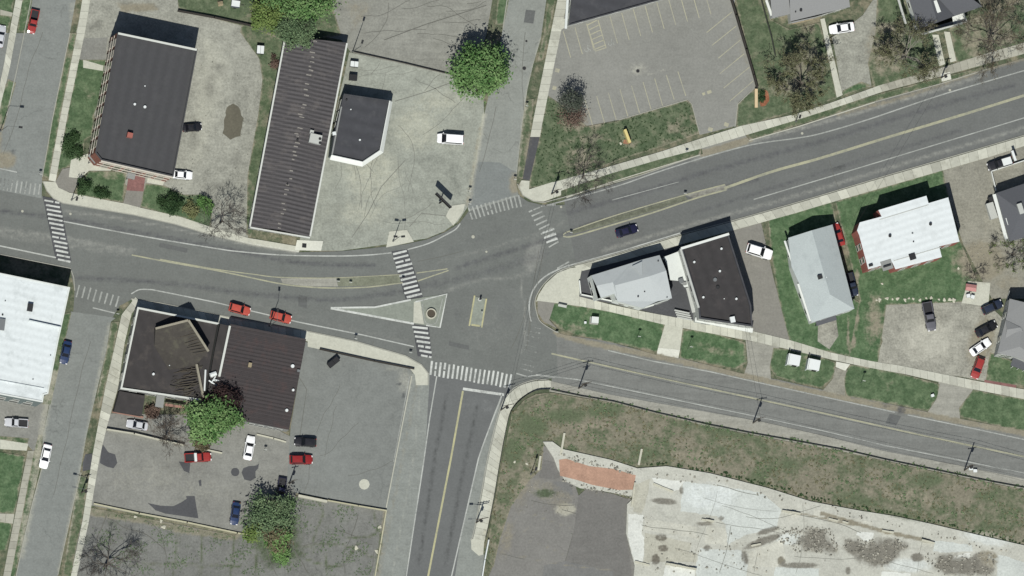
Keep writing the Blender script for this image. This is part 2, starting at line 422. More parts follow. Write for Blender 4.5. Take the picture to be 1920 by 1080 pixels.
feat('g', 'l', smooth([(1130, 470), (1300, 420), (1500, 365), (1700, 305), (1920, 240)]), 10, 14, 0.68)
feat('b', 'l', smooth([(1570, 215), (1700, 180), (1850, 130), (1920, 110)]), 8, 14, 0.85)
feat('b', 'l', smooth([(1316, 288), (1360, 276), (1404, 262)]), 14, 10, 1.00)
feat('r', 'l', smooth([(0, 395), (130, 412), (260, 436), (400, 462), (560, 492), (700, 498)]), 12, 14, .65)
feat('r', 'l', smooth([(140, 520), (300, 530), (450, 548), (620, 562), (760, 545)]), 14, 16, .6)
feat('r', 'l', smooth([(860, 500), (960, 470), (1100, 425), (1260, 380), (1420, 335)]), 14, 16, .6)
feat('r', 'l', smooth([(1060, 400), (1200, 362), (1350, 315), (1520, 270), (1720, 210), (1900, 160)]), 14, 16, .6)
feat('r', 'l', smooth([(1300, 400), (1450, 352), (1600, 305), (1800, 245)]), 10, 14, .6)
feat('g', 'l', smooth([(0, 440), (150, 462), (240, 476)]), 18, 18, .5)
feat('g', 'e', (910, 620, 60, 50), 0, 50, .3); feat('r', 'e', (860, 585, 20, 30), 0, 30, .35); feat('r', 'e', (950, 585, 24, 40), 0, 30, .35); feat('g', 'e', (1000, 480, 20, 40, .3), 0, 20, .6)
feat('r', 'l', [(838, 740), (815, 860), (785, 1060)], 10, 14, .6); feat('r', 'l', [(895, 760), (865, 900), (835, 1060)], 10, 14, .6); feat('g', 'p', [(865, 742), (935, 750), (925, 780), (860, 770)], 0, 10, .35)
# north street and side streets: worn edges, long tar seams
feat('g', 'l', [(908, 215), (890, 315), (880, 380)], 10, 10, .8)
feat('b', 'l', [(900, 240), (885, 330), (875, 385)], 8, 10, .6)
feat('g', 'l', [(1014, 73), (989, 167), (979, 240), (970, 330)], 8, 8, .6)
feat('b', 'e', (965, 345, 12, 22), 0, 14, .8)
feat('g', 'p', [(126, 0), (160, 0), (140, 62), (128, 62)], 0, 10, .5)
for a, b, ww in (((70, 0), (22, 330), 3), ((92, 80), (62, 330), 4), ((100, 100), (80, 220), 3), ((112, 60), (96, 160), 3)): feat('r', 'l', [a, b], ww, 6, .35)
feat('g', 'e', (50, 40, 20, 60, .2), 0, 30, .25)
feat('b', 'e', (10, 300, 22, 18), 0, 16, .8); feat('r', 'e', (25, 284, 8, 7), 0, 8, .6); feat('b', 'e', (0, 250, 5, 60), 0, 10, .7)
feat('g', 'l', [(100, 700), (88, 760), (76, 830), (66, 900), (40, 1040)], 18, 16, .7)
feat('g', 'l', [(205, 610), (180, 735), (150, 890), (112, 1070)], 12, 10, .6)
feat('r', 'l', [(86, 762), (120, 830), (150, 890)], 2, 4, .7); feat('r', 'l', [(95, 760), (150, 868)], 2, 4, .5)
# service forecourt
for c in ((700, 330, 60, 60), (780, 240, 50, 50), (680, 400, 70, 30), (820, 190, 60, 30)): feat('g', 'e', c, 0, 60, .6)
for c in ((630, 400, 14, 60, .2), (800, 300, 50, 20), (850, 330, 20, 60, -.2), (760, 400, 60, 14, -.2)): feat('r', 'e', c, 0, 40, .5)
feat('r', 'p', [(665, 105), (840, 142), (850, 120), (760, 70), (690, 60)], 0, 40, .25)
feat('b', 'p', [(640, 0), (700, 0), (690, 40), (660, 60)], 0, 30, .5)
for a, b in (((640, 80), (915, 10)), ((640, 60), (850, 14)), ((690, 75), (900, 55))): feat('r', 'l', [a, b], 2.5, 5, .5)
# school-side lot: tar lines
for pts in ([(1062, 95), (1140, 97), (1260, 60), (1330, 45), (1380, 20)], [(1040, 130), (1150, 115), (1290, 85), (1380, 62)], [(1100, 180), (1180, 155), (1290, 120), (1395, 90)], [(1060, 210), (1200, 190), (1350, 165)], [(1100, 235), (1160, 205), (1270, 175), (1345, 160)]):
    feat('r', 'l', smooth(pts), 2.0, 5, .55)
feat('g', 'e', (1196, 130, 20, 14), 0, 20, .6); feat('g', 'l', [(1215, 140), (1260, 127)], 5, 5, .6)
# paved yards
feat('g', 'l', [(1830, 320), (1850, 420), (1845, 470)], 6, 14, .6); feat('g', 'l', [(1800, 330), (1820, 440)], 6, 14, .4); feat('b', 'e', (1840, 490, 50, 40), 0, 40, .9)
feat('g', 'e', (1740, 640, 60, 45), 0, 60, .7); feat('r', 'e', (1720, 660, 16, 14), 0, 14, .4); feat('r', 'e', (1700, 645, 10, 18), 0, 14, .4); feat('r', 'e', (1770, 670, 20, 12), 0, 14, .35)
feat('b', 'e', (1840, 640, 25, 50, .3), 0, 30, .8)
# lower lots
for c in ((760, 715, 18, 26), (745, 690, 30, 8)): feat('g', 'e', c, 0, 22, .6)
for c in ((758, 742, 5, 7), (753, 783, 4, 6), (749, 720, 6, 5)): feat('r', 'e', c, 0, 6, .8)
for c in ((300, 890, 60, 40), (240, 900, 50, 30), (380, 920, 60, 30), (250, 960, 60, 10)): feat('g', 'e', c, 0, 60, .4)
for c in ((235, 935, 14, 10), (290, 850, 50, 12), (320, 875, 40, 18)): feat('r', 'e', c, 0, 30, .4)
feat('r', 'e', (690, 790, 50, 110, .15), 0, 70, .18); feat('r', 'l', [(600, 860), (640, 900), (650, 925)], 5, 10, .35)
feat('g', 'l', [(770, 700), (740, 869), (700, 1080)], 4, 6, .4); feat('b', 'l', [(782, 720), (752, 870), (712, 1080)], 8, 12, .5); feat('g', 'l', [(790, 720), (775, 860), (735, 1080)], 6, 8, .5)
for pts in ([(170, 955), (250, 968), (340, 995), (445, 1005)], [(170, 962), (260, 975), (430, 1008)]): feat('b', 'l', pts, 12, 10, .9); feat('a', 'l', pts, 10, 12, .55)
for pts in ([(335, 990), (330, 1030), (325, 1080)], [(380, 1000), (375, 1080)], [(440, 1010), (432, 1080)], [(485, 1000), (478, 1080)], [(240, 1060), (340, 1058), (450, 1062)], [(590, 935), (605, 960), (588, 1010), (586, 1035)], [(555, 1025), (640, 1022), (700, 1045)], [(560, 1035), (590, 1055), (640, 1060), (670, 1020)], [(610, 1040), (615, 1080)], [(700, 960), (705, 1000), (650, 1010)], [(560, 930), (540, 960), (530, 1000)]):
    feat('a', 'l', smooth(pts), 6, 9, .75); feat('b', 'l', smooth(pts), 8, 12, .5)
feat('b', 'l', [(722, 960), (706, 1080)], 8, 8, .7); feat('a', 'l', [(716, 1000), (704, 1080)], 7, 8, .8)
feat('a', 'p', [(450, 990), (560, 960), (570, 1050), (500, 1070)], 0, 40, .75); feat('b', 'e', (520, 1010, 40, 30), 0, 30, .6)
# worn pavement beside the lower road
for off, ch, amt in ((4, 'g', .6), (10, 'r', .35), (16, 'b', .6)):
    feat(ch, 'l', [(1040, 716 + off), (1140, 738 + off), (1223, 753 + off), (1430, 792 + off), (1540, 816 + off), (1660, 845 + off), (1800, 872 + off), (1960, 905 + off)], 3, 6, amt)
# shoulder of the lower road
feat('b', 'l', smooth([(1043, 624), (1085, 638), (1140, 650), (1230, 668), (1330, 690), (1440, 715), (1560, 742), (1680, 766), (1800, 790), (1920, 812)]), 11, 8, 1.0)
feat('r', 'e', (1690, 768, 10, 9, .4), 0, 8, .7); feat('r', 'e', (1660, 760, 12, 5, .2), 0, 8, .6); feat('r', 'l', [(1675, 778), (1668, 792)], 12, 8, .35)
for k in range(5): feat('r', 'l', [(1120 + 30 * k, 700 + 4 * k), (1560, 790 + 5 * k), (1920, 868 + 4 * k)], 2, 5, .35)
# rubble slab
for poly in (Z(1520, 855, [(300, 740), (420, 740), (500, 790), (620, 730), (780, 740), (890, 810), (800, 900), (700, 990), (560, 1000), (420, 940), (290, 850)]),
             Z(1520, 855, [(1150, 880), (1250, 880), (1440, 900), (1500, 870), (1560, 960), (1660, 1010), (1650, 1080), (1220, 1080), (1100, 1000)]),
             Z(1520, 855, [(0, 680), (120, 650), (160, 760), (260, 830), (220, 890), (100, 850), (0, 860)]), Z(1140, 855, [(1690, 770), (1800, 640), (1920, 660), (1920, 840), (1760, 850)])):
    feat('r', 'p', poly, 0, 34, .9); feat('b', 'p', poly, 0, 60, .5)
for c in ((1243, 1028, 11, 7, .2), (1229, 1049, 9, 11), (1326, 1027, 7, 7), (1240, 1008, 12, 8), (1396, 1045, 7, 14, -.3), (1465, 1052, 9, 9), (1330, 975, 5, 5), (1352, 972, 6, 5), (1245, 940, 26, 7, .1), (1278, 920, 5, 8), (1320, 982, 16, 5), (1440, 995, 24, 6, -.3), (1430, 1015, 40, 8, -.35), (1720, 1045, 14, 9), (1590, 1070, 6, 8), (1500, 1060, 40, 6)):
    feat('r', 'e', c, 0, 5, .8)
for c in ((1300, 1000, 70, 40), (1200, 960, 40, 40), (1400, 1040, 60, 40), (1250, 1040, 60, 40)): feat('b', 'e', c, 0, 50, .3)
feat('g', 'e', (1330, 930, 60, 30), 0, 30, .6); feat('g', 'e', (1480, 1010, 24, 12), 0, 14, .9); feat('g', 'e', (1700, 1060, 50, 14), 0, 20, .9); feat('g', 'e', (1850, 1010, 50, 14, .2), 0, 20, .8)
feat('b', 'l', [(1540, 962), (1600, 980), (1660, 997), (1740, 1014)], 8, 6, .9); feat('b', 'l', [(1480, 958), (1600, 985)], 5, 5, .8); feat('b', 'e', (1850, 1050, 25, 20), 0, 14, .7)
feat('b', 'p', [(1000, 890), (1040, 905), (1080, 930), (1060, 965), (990, 925)], 0, 20, .5); feat('a', 'e', (1022, 925, 22, 8), 0, 10, .9); feat('g', 'e', (1060, 955, 22, 12), 0, 14, .9)
for pts in ([(985, 960), (1070, 990)], [(960, 1040), (1060, 1060), (1150, 1070)], [(985, 1010), (1060, 1040)], [(975, 1000), (1000, 985)], [(940, 960), (920, 1060)]): feat('b', 'l', pts, 3, 5, .7)
# field
for c in ((1060, 780, 40, 14), (1130, 770, 40, 12), (1350, 808, 60, 8, .2), (1210, 850, 26, 12), (1000, 800, 30, 20), (960, 850, 20, 30), (1740, 900, 30, 14), (1620, 940, 40, 10, .3), (1480, 870, 18, 10), (1850, 930, 26, 12), (1420, 890, 14, 10), (1680, 965, 40, 6, .3)): feat('a', 'e', c, 0, 22, .8)
for c in ((985, 905, 14, 60, .3), (950, 1010, 14, 40, .2), (1110, 800, 30, 10), (1300, 860, 60, 16, .2), (1700, 930, 80, 16, .2)): feat('b', 'e', c, 0, 24, .6)
for k in range(9): feat('g', 'l', [(1600 + 24 * k, 915 + 7 * k + (k % 3) * 9), (1650 + 24 * k, 926 + 7 * k + (k % 3) * 9)], 1.5, 4, .5)
# lawns: bare earth
for c in ((165, 178, 14, 8), (1270, 240, 22, 18), (1180, 268, 16, 10), (1250, 268, 20, 8), (1080, 225, 30, 26), (1090, 300, 24, 30), (1100, 260, 30, 14), (1510, 130, 40, 50), (1480, 165, 50, 20), (1395, 100, 8, 40, -.3), (1660, 90, 40, 60), (1850, 70, 50, 50), (205, 330, 20, 10), (1075, 615, 40, 8, .2), (1310, 680, 40, 8, .25), (1505, 680, 6, 30), (1640, 600, 20, 60), (1850, 510, 50, 14), (1890, 530, 30, 20), (990, 260, 6, 70, .15), (1340, 655, 40, 10, .2)):
    feat('b', 'e', c, 0, 26, .55)
feat('b', 'l', [(1593, 585), (1588, 655)], 4, 5, .9); feat('b', 'l', [(1606, 500), (1612, 560), (1608, 600), (1598, 662)], 4, 5, .9)

M = {}
M['ground'] = lawn_mat('ground_yard', A(84, 98, 70), A(112, 114, 88), A(140, 130, 105), .6)
AS = A(118, 120, 116)
M['road'] = ground_mat('asphalt_main', AS, streak=math.radians(-2), samt=.05, a=(.07, .06, .12), light=A(150, 149, 142), dark=A(92, 92, 96), cracks=.0)
M['road_ne'] = ground_mat('asphalt_branch', A(114, 115, 113), streak=math.radians(17), samt=.07, a=(.07, .05, .12), light=A(148, 147, 140), dark=A(92, 92, 96))
M['road_se'] = ground_mat('asphalt_lower', A(128, 128, 124), streak=math.radians(-12), samt=.2, a=(.07, .08, .13), light=A(160, 157, 146), dark=A(92, 91, 92), slen=.05)
M['road_s'] = ground_mat('asphalt_new', A(113, 114, 114), streak=math.radians(82), samt=.05, a=(.06, .05, .10))
M['road_n'] = ground_mat('asphalt_old', A(148, 150, 143), streak=math.radians(78), samt=.09, a=(.08, .07, .13), light=A(178, 175, 160), dark=A(105, 107, 106), cracks=.25, crackscale=.1)
M['road_w'] = ground_mat('asphalt_side', A(137, 140, 136), streak=math.radians(78), samt=.08, a=(.08, .08, .13), light=A(168, 166, 152), dark=A(100, 102, 102), cracks=.2, crackscale=.08)
M['lot_front'] = ground_mat('forecourt_paving', A(160, 162, 149), streak=math.radians(-20), samt=.10, a=(.13, .15, .2), light=A(184, 182, 162), dark=A(124, 127, 117), cracks=.14, crackscale=.09)
M['lot_back'] = ground_mat('back_lot_paving', A(148, 146, 136), streak=math.radians(12), samt=.2, a=(.1, .12, .18), light=A(176, 170, 150), dark=A(112, 108, 102), cracks=.14, crackscale=.08, slen=.06)
M['lot_stalls'] = ground_mat('stall_lot_paving', A(146, 144, 137), streak=math.radians(17), samt=.06, a=(.09, .06, .12), light=A(178, 174, 160), dark=A(122, 119, 114))
M['lot_grey'] = ground_mat('grey_lot_paving', A(133, 135, 131), streak=math.radians(-12), samt=.06, a=(.09, .08, .13), light=A(164, 162, 150), dark=A(98, 100, 100), cracks=.12, crackscale=.06)
M['lot_dirty'] = ground_mat('dirty_lot_paving', A(142, 140, 133), streak=math.radians(-12), samt=.08, a=(.12, .12, .17), light=A(170, 166, 150), dark=A(102, 99, 95), cracks=.14, crackscale=.08)
M['lot_weedy'] = ground_mat('abandoned_paving', A(127, 126, 121), streak=math.radians(-12), samt=.06, a=(.12, .14, .2), light=A(150, 146, 130), cracks=.18, crackscale=.07, weedy=.45)
M['lot_drive'] = ground_mat('driveway_paving', A(142, 137, 128), streak=math.radians(-72), samt=.07, a=(.08, .07, .12))
M['dirt'] = ground_mat('gravel_dirt', A(160, 158, 145), streak=math.radians(20), samt=.1, a=(.16, .2, .26), light=A(184, 181, 164), dark=A(128, 126, 116))
M['dirt_lot'] = ground_mat('gravel_lot', A(161, 157, 143), streak=math.radians(70), samt=.08, a=(.14, .22, .28), light=A(188, 183, 167), dark=A(126, 121, 108))
M['gravel_yard'] = ground_mat('gravel_drive', A(152, 147, 132), streak=math.radians(-70), samt=.2, a=(.12, .14, .22), light=A(178, 170, 150), dark=A(112, 104, 90))
M['asphalt_dark'] = ground_mat('asphalt_patch', A(86, 86, 90), a=(.05, .08, .12), samt=.03)
M['asphalt_bare'] = ground_mat('bare_lot', A(134, 130, 125), streak=math.radians(80), samt=.07, a=(.08, .08, .15), light=A(176, 170, 152), dark=A(112, 107, 104), cracks=.2, crackscale=.05)
M['slab'] = ground_mat('rubble_slab', A(197, 194, 181), streak=math.radians(-12), samt=.07, a=(.08, .09, .15), light=A(212, 214, 208), dark=A(132, 126, 114), cracks=.12, crackscale=.05, spots=.35)
M['rust'] = ground_mat('orange_floor', A(192, 142, 116), a=(.08, .14, .16), samt=.06)
M['pave_worn'] = ground_mat('worn_pavement', A(162, 158, 146), streak=math.radians(-12), samt=.28, a=(.1, .1, .15), light=A(184, 180, 166), dark=A(112, 108, 100), slen=.05)
M['shoulder'] = ground_mat('pale_shoulder', A(144, 147, 141), streak=math.radians(82), samt=.1, a=(.08, .1, .15), light=A(180, 178, 165))
M['pad'] = ground_mat('concrete_pad', A(203, 200, 182), samt=.03, a=(.05, .06, .10), light=A(222, 220, 210), spots=.1)
M['pad_white'] = ground_mat('bright_concrete', A(226, 223, 208), samt=.02, a=(.04, .05, .08))
M['pad_red'] = ground_mat('red_brick_pad', A(150, 98, 94), samt=.05, a=(.1, .15, .2))
M['island'] = ground_mat('island_concrete', A(146, 151, 138), samt=.05, a=(.06, .1, .12))
M['concrete'] = plain('sidewalk_concrete', A(201, 198, 181),   .9, var=.16, scale=1.3, tone=.24, dirt=A(150, 146, 128), dirtamt=.5)
M['concrete_dull'] = plain('sidewalk_dull', A(178, 173, 156), .9, var=.16, scale=1.2, tone=.16, dirt=A(130, 126, 108), dirtamt=.6)
M['kerb'] = plain('kerb_stone', A(172, 169, 156), .9, var=.18, scale=1.2, tone=.12)
M['kerb_pale'] = plain('kerb_pale', A(196, 192, 174), .9, var=.15, scale=1.2, tone=.1)
M['kerb_grey'] = plain('kerb_grey', A(136, 134, 126), .9, var=.15, scale=1.2, tone=.1)
M['lawn'] = lawn_mat('lawn', A(79, 104, 69, .8), A(104, 124, 88, .8), A(134, 130, 104), .32)
M['lawn_dry'] = lawn_mat('lawn_dry', A(84, 103, 70), A(109, 120, 88), A(134, 126, 104), .46)
M['lawn_rich'] = lawn_mat('lawn_rich', A(76, 106, 68, .8), A(101, 125, 87, .8), A(128, 130, 100), .26)
M['median'] = ground_mat('median_turf', A(128, 130, 108), a=(.1, .16, .2), samt=.05)
M['field'] = lawn_mat('brown_field', A(100, 112, 80), A(124, 122, 97), A(138, 130, 109), .64, fine=1.0)
M['white'] = paint_mat('white_paint', A(222, 222, 216), AS, .42, .2)
M['white_line'] = paint_mat('white_line', A(206, 206, 200), AS, .46, .28)
M['white_worn'] = paint_mat('white_paint_worn', A(205, 205, 198), AS, .60, .34)
M['white_faint'] = paint_mat('white_paint_faint', A(186, 186, 180), AS, .75)
M['yellow'] = paint_mat('yellow_paint', A(205, 196, 138), AS, .35, .3)
M['yellow_pale'] = paint_mat('yellow_paint_pale', A(196, 190, 150), AS, .5, .34)
M['yellow_faint'] = paint_mat('stall_paint', A(196, 188, 150), A(146, 144, 137), .5, .34)
M['crack'] = plain('crack_tar', A(108, 106, 98), .9, var=.2)
M['crack_pale'] = plain('crack_joint', A(126, 125, 115), .9, var=.2)

# ---- the ground and what is laid on it
sheet('ground', [(-6000, -6000), (8000, -6000), (8000, 7000), (-6000, 7000)], -0.08, M['ground'], 200)
main_poly = [(-120, 332), (75, 366), (105, 377), (160, 388), (250, 403), (330, 421), (400, 442), (470, 459), (560, 473), (640, 471), (700, 465), (760, 458), (800, 449), (835, 435), (862, 418), (882, 392), (972, 366), (990, 378), (1020, 385), (1060, 384), (1080, 498), (1045, 511), (1022, 531), (1008, 551), (1003, 566), (1006, 586), (1014, 604), (1043, 624), (1046, 708), (1000, 714), (960, 735), (800, 706), (790, 687), (760, 669), (667, 642), (575, 623), (500, 610), (411, 593), (300, 570), (246, 562), (225, 573), (208, 600), (137, 590), (140, 545), (132, 505), (0, 479), (-120, 460)]
sheet('road', main_poly, 0.004, M['road'])
sheet('road', [(1058, 373), (1200, 330), (1310, 291), (1400, 263), (1500, 237), (1640, 191), (1764, 156), (1853, 128), (2050, 72), (2050, 215), (1920, 253), (1818, 285), (1666, 329), (1540, 367), (1482, 384), (1369, 417), (1275, 441), (1160, 476), (1068, 502)], 0.0, M['road_ne'])
sheet('road', [(1040, 622), (1060, 628), (1140, 640), (1230, 665), (1275, 671), (1390, 700), (1460, 712), (1560, 735), (1690, 762), (1800, 785), (1920, 808), (2050, 836), (2050, 925), (1960, 906), (1800, 873), (1660, 846), (1540, 816), (1430, 791), (1223, 754), (1140, 739), (1034, 715)], 0.002, M['road_se'])
sheet('road', [(800, 700), (960, 728), (948, 760), (935, 778), (925, 820), (914, 869), (893, 984), (875, 1060), (862, 1130), (748, 1130), (770, 1030), (794, 869)], 0.008, M['road_s'])
sheet('road', [(955, -40), (1030, -40), (1014, 73), (1000, 120), (989, 167), (979, 236), (970, 319), (968, 345), (972, 368), (880, 396), (877, 388), (889, 319), (908, 215), (930, 120), (943, 52)], 0.010, M['road_n'])
sheet('road', [(62, -40), (150, -40), (142, 0), (131, 62), (98, 224), (79, 332), (78, 372), (-60, 345), (-60, 320), (12, 217), (31, 133), (58, 0)], 0.010, M['road_w'])
sheet('road', [(133, 584), (217, 596), (208, 603), (200, 654), (181, 735), (162, 818), (150, 886), (142, 924), (108, 1079), (98, 1130), (18, 1130), (31, 1079), (42, 1022), (62, 938), (79, 876), (80, 818), (92, 762), (104, 707)], 0.010, M['road_w'])
# lots, drives and yards
sheet('dirt_yard', [(165, -40), (330, -40), (335, 22), (470, 45), (505, 110), (490, 200), (470, 330), (465, 450), (400, 432), (330, 412), (262, 380), (200, 300), (150, 118), (143, 60)], 0.024, M['dirt'])
sheet('back_lot', [(600, -40), (930, -40), (912, 65), (880, 150), (840, 140), (658, 98), (640, 75), (560, 60)], 0.026, M['lot_back'])
sheet('forecourt', [(655, 98), (840, 139), (905, 160), (908, 215), (890, 319), (877, 388), (858, 416), (832, 434), (800, 447), (740, 456), (640, 470), (575, 470), (560, 455), (600, 340)], 0.024, M['lot_front'])
sheet('parking_lot', [(1040, 60), (1064, 20), (1400, -90), (1376, 10), (1420, 162), (1384, 192), (1380, 236), (1312, 253), (1296, 194), (1288, 187), (1160, 225), (1100, 236), (1025, 182)], 0.026, M['lot_stalls'])
sheet('driveway', [(1312, 262), (1385, 240), (1405, 262), (1318, 290)], 0.022, M['lot_stalls'])
sheet('driveway', [(1368, 426), (1426, 412), (1450, 520), (1484, 645), (1440, 640), (1350, 618), (1380, 560)], 0.026, M['lot_drive'])
sheet('driveway', [(1398, 638), (1462, 650), (1444, 690), (1446, 712), (1395, 702), (1402, 680)], 0.028, M['pave_worn'])
sheet('driveway', [(1762, 318), (1890, 282), (1960, 262), (1960, 560), (1860, 560), (1806, 458), (1778, 372)], 0.026, M['gravel_yard'])
sheet('gravel_lot', [(1640, 572), (1660, 568), (1810, 563), (1860, 578), (1884, 600), (1852, 716), (1800, 706), (1636, 690), (1655, 640)], 0.028, M['dirt_lot'])
sheet('driveway', [(1566, 690), (1594, 694), (1584, 742), (1540, 735), (1560, 712)], 0.024, M['gravel_yard'])
sheet('driveway', [(1760, 715), (1826, 730), (1800, 765), (1800, 790), (1736, 778), (1756, 748)], 0.024, M['pave_worn'])
sheet('parking_lot', [(572, 640), (600, 655), (775, 692), (772, 705), (740, 869), (724, 957), (555, 924), (538, 900), (545, 800)], 0.026, M['lot_grey'])
sheet('parking_lot', [(196, 775), (470, 780), (548, 820), (556, 924), (540, 965), (470, 1004), (168, 947), (183, 850)], 0.024, M['lot_dirty'])
sheet('road_shoulder', [(772, 700), (806, 700), (797, 855), (760, 1080), (748, 1130), (690, 1130), (738, 880)], 0.014, M['shoulder'])
sheet('road_shoulder', [(940, 740), (936, 778), (914, 869), (893, 984), (885, 1013), (908, 1040), (895, 1130), (846, 1130), (862, 1020), (900, 850), (926, 775)], 0.016, M['shoulder'])
sheet('abandoned_lot', [(160, 950), (440, 1004), (560, 928), (724, 956), (690, 1130), (120, 1130)], 0.020, M['lot_weedy'])
sheet('asphalt_lot', [(1015, 832), (1065, 868), (1085, 930), (1182, 935), (1196, 1000), (1200, 1130), (895, 1130), (925, 1060), (935, 1010), (955, 950), (985, 905)], 0.020, M['asphalt_bare'])
sheet('concrete_slab', [(1018, 828), (1036, 828), (1055, 842), (1145, 862), (1195, 878), (1250, 874), (1330, 887), (1440, 915), (1520, 940), (1610, 957), (1680, 968), (1745, 982), (1830, 1002), (1980, 1036), (1980, 1140), (1182, 1140), (1190, 1060), (1174, 1000), (1176, 945), (1190, 932), (1140, 922), (1088, 915), (1060, 902), (1046, 880), (1038, 858)], 0.44, M['slab'], 4, skirt=.6)
sheet('orange_floor', [(1048, 862), (1062, 860), (1105, 874), (1150, 879), (1192, 891), (1188, 918), (1160, 919), (1110, 909), (1082, 900), (1050, 892)], 0.452, M['rust'])
sheet('side_yard', [(-60, 745), (92, 757), (80, 818), (66, 850), (52, 835), (-60, 838)], 0.022, M['lot_dirty'])
sheet('side_yard', [(-60, 55), (15, 62), (46, 62), (30, 152), (5, 158), (-60, 190)], 0.022, M['lot_grey'])
sheet('driveway', [(1560, 70), (1590, 50), (1618, 28), (1650, -20), (1664, -20), (1642, 40), (1646, 60), (1628, 120), (1634, 162), (1578, 172), (1566, 100)], 0.024, M['dirt'])
sheet('gravel_pad', [(155, 72), (202, 70), (196, 118), (150, 112)], 0.030, M['lot_dirty'])
sheet('side_yard', [(1085, 500), (1280, 450), (1320, 605), (1230, 588), (1085, 556)], 0.024, M['asphalt_dark'])  # court toned darker, with the shade between house and shop painted in
sheet('worn_pavement', [(1030, 714), (1140, 739), (1223, 754), (1430, 791), (1540, 816), (1660, 846), (1800, 873), (1960, 906), (1960, 925), (1862, 906), (1703, 873), (1578, 846), (1411, 815), (1330, 800), (1150, 755), (1030, 734)], 0.05, M['pave_worn'], 4)
M['bare_patch'] = ground_mat('bare_lot_patch', A(124, 120, 116), streak=math.radians(80), samt=.08, a=(.06, .08, .14))
M['bare_patch2'] = ground_mat('bare_lot_patch_grey', A(126, 124, 122), streak=math.radians(80), samt=.06, a=(.06, .08, .14))
sheet('asphalt_patch', [(1085, 929), (1100, 916), (1150, 926), (1178, 936), (1176, 1000), (1190, 1130), (1040, 1130), (1060, 1056), (1075, 1000)], .030, M['bare_patch'], 4)
sheet('asphalt_patch', [(1020, 1060), (1060, 1052), (1150, 1072), (1148, 1130), (1010, 1130)], .034, M['bare_patch2'], 4)
sheet('asphalt_patch', [(1036, 903), (1070, 903), (1075, 930), (1035, 925)], .032, M['bare_patch2'], 4)
sheet('asphalt_patch', [(1020, 862), (1046, 868), (1050, 895), (1036, 900), (1010, 895)], .036, M['bare_patch'], 4)
M['floor_blue'] = ground_mat('floor_pale_blue', A(206, 209, 203), a=(.07, .09, .16), samt=.05, spots=.25, light=A(222, 226, 224), dark=A(140, 136, 126), cracks=.1, crackscale=.05)
M['floor_cream'] = ground_mat('floor_cream', A(205, 201, 186), a=(.07, .1, .16), samt=.06, spots=.2, dark=A(134, 126, 108))
M['floor_beige'] = ground_mat('floor_beige', A(190, 185, 167), a=(.09, .12, .16), samt=.06, spots=.2, dark=A(116, 108, 94))
M['floor_white'] = ground_mat('floor_white', A(224, 223, 215), a=(.05, .08, .14), samt=.04, spots=.15, dark=A(150, 146, 134))
R_ = random.Random(4)
def ragged(poly, amp=1.3):
    o = []
    for i in range(len(poly)):
        a, b = poly[i], poly[(i + 1) % len(poly)]; n = max(1, int(math.hypot(b[0] - a[0], b[1] - a[1]) / 7))
        o += [(a[0] + (b[0] - a[0]) * k / n + (R_.uniform(-amp, amp) if k else 0), a[1] + (b[1] - a[1]) * k / n + (R_.uniform(-amp, amp) if k else 0)) for k in range(n)]
    return o
for q_, pts, mt in ((0, [(680, 230), (1000, 270), (1380, 330), (1560, 480), (1520, 640), (1220, 720), (1080, 800), (1060, 620), (980, 540), (650, 500)], 'floor_blue'), (0, [(395, 195), (690, 230), (640, 300), (560, 320), (420, 260)], 'floor_white'), (0, [(180, 520), (320, 530), (300, 700), (330, 740), (310, 960), (235, 950), (175, 720)], 'floor_white'), (0, [(330, 560), (800, 640), (790, 740), (560, 700), (330, 670)], 'floor_cream'),
                    (0, [(330, 690), (560, 740), (750, 780), (730, 860), (800, 880), (790, 960), (520, 950), (320, 960)], 'floor_beige'), (0, [(880, 640), (1060, 640), (1070, 810), (870, 780)], 'floor_cream'), (0, [(830, 830), (1200, 850), (1260, 980), (1240, 1090), (800, 1090), (790, 1000)], 'floor_blue'), (0, [(1260, 870), (1560, 750), (1600, 930), (1500, 1000), (1270, 990)], 'floor_cream'), (0, [(520, 985), (780, 1020), (780, 1090), (490, 1090)], 'floor_white'),
                    (0, [(1510, 1000), (1900, 1010), (1900, 1090), (1490, 1090)], 'floor_blue'), (0, [(240, 260), (385, 205), (340, 410), (300, 515), (225, 500)], 'floor_beige'), (1, [(640, 1040), (900, 1060), (900, 1100), (630, 1100)], 'floor_white'), (1, [(1300, 900), (1440, 870), (1430, 920), (1340, 950), (1260, 940)], 'floor_white'), (1, [(420, 680), (570, 690), (560, 740), (500, 780), (410, 710)], 'floor_white'), (1, [(1110, 760), (1450, 800), (1460, 860), (1240, 870), (1100, 860)], 'floor_blue'), (1, [(30, 480), (560, 600), (540, 650), (20, 540)], 'floor_cream'), (1, [(1560, 880), (1750, 900), (1920, 960), (1920, 1090), (1670, 1090), (1680, 1000)], 'floor_blue')):
    sheet('floor_panel', ragged(Z(1520 if q_ else 1140, 855, pts)), .446, M[mt], 4)
M['puddle'] = ground_mat('puddle_mud', A(104, 98, 80), a=(.06, .1, .14), samt=.04, rough=.6)
sheet('puddle', ragged([(425, 202), (437, 194), (447, 200), (457, 222), (451, 255), (432, 262), (417, 250), (420, 224)], 2.2), .036, M['puddle'], 3)
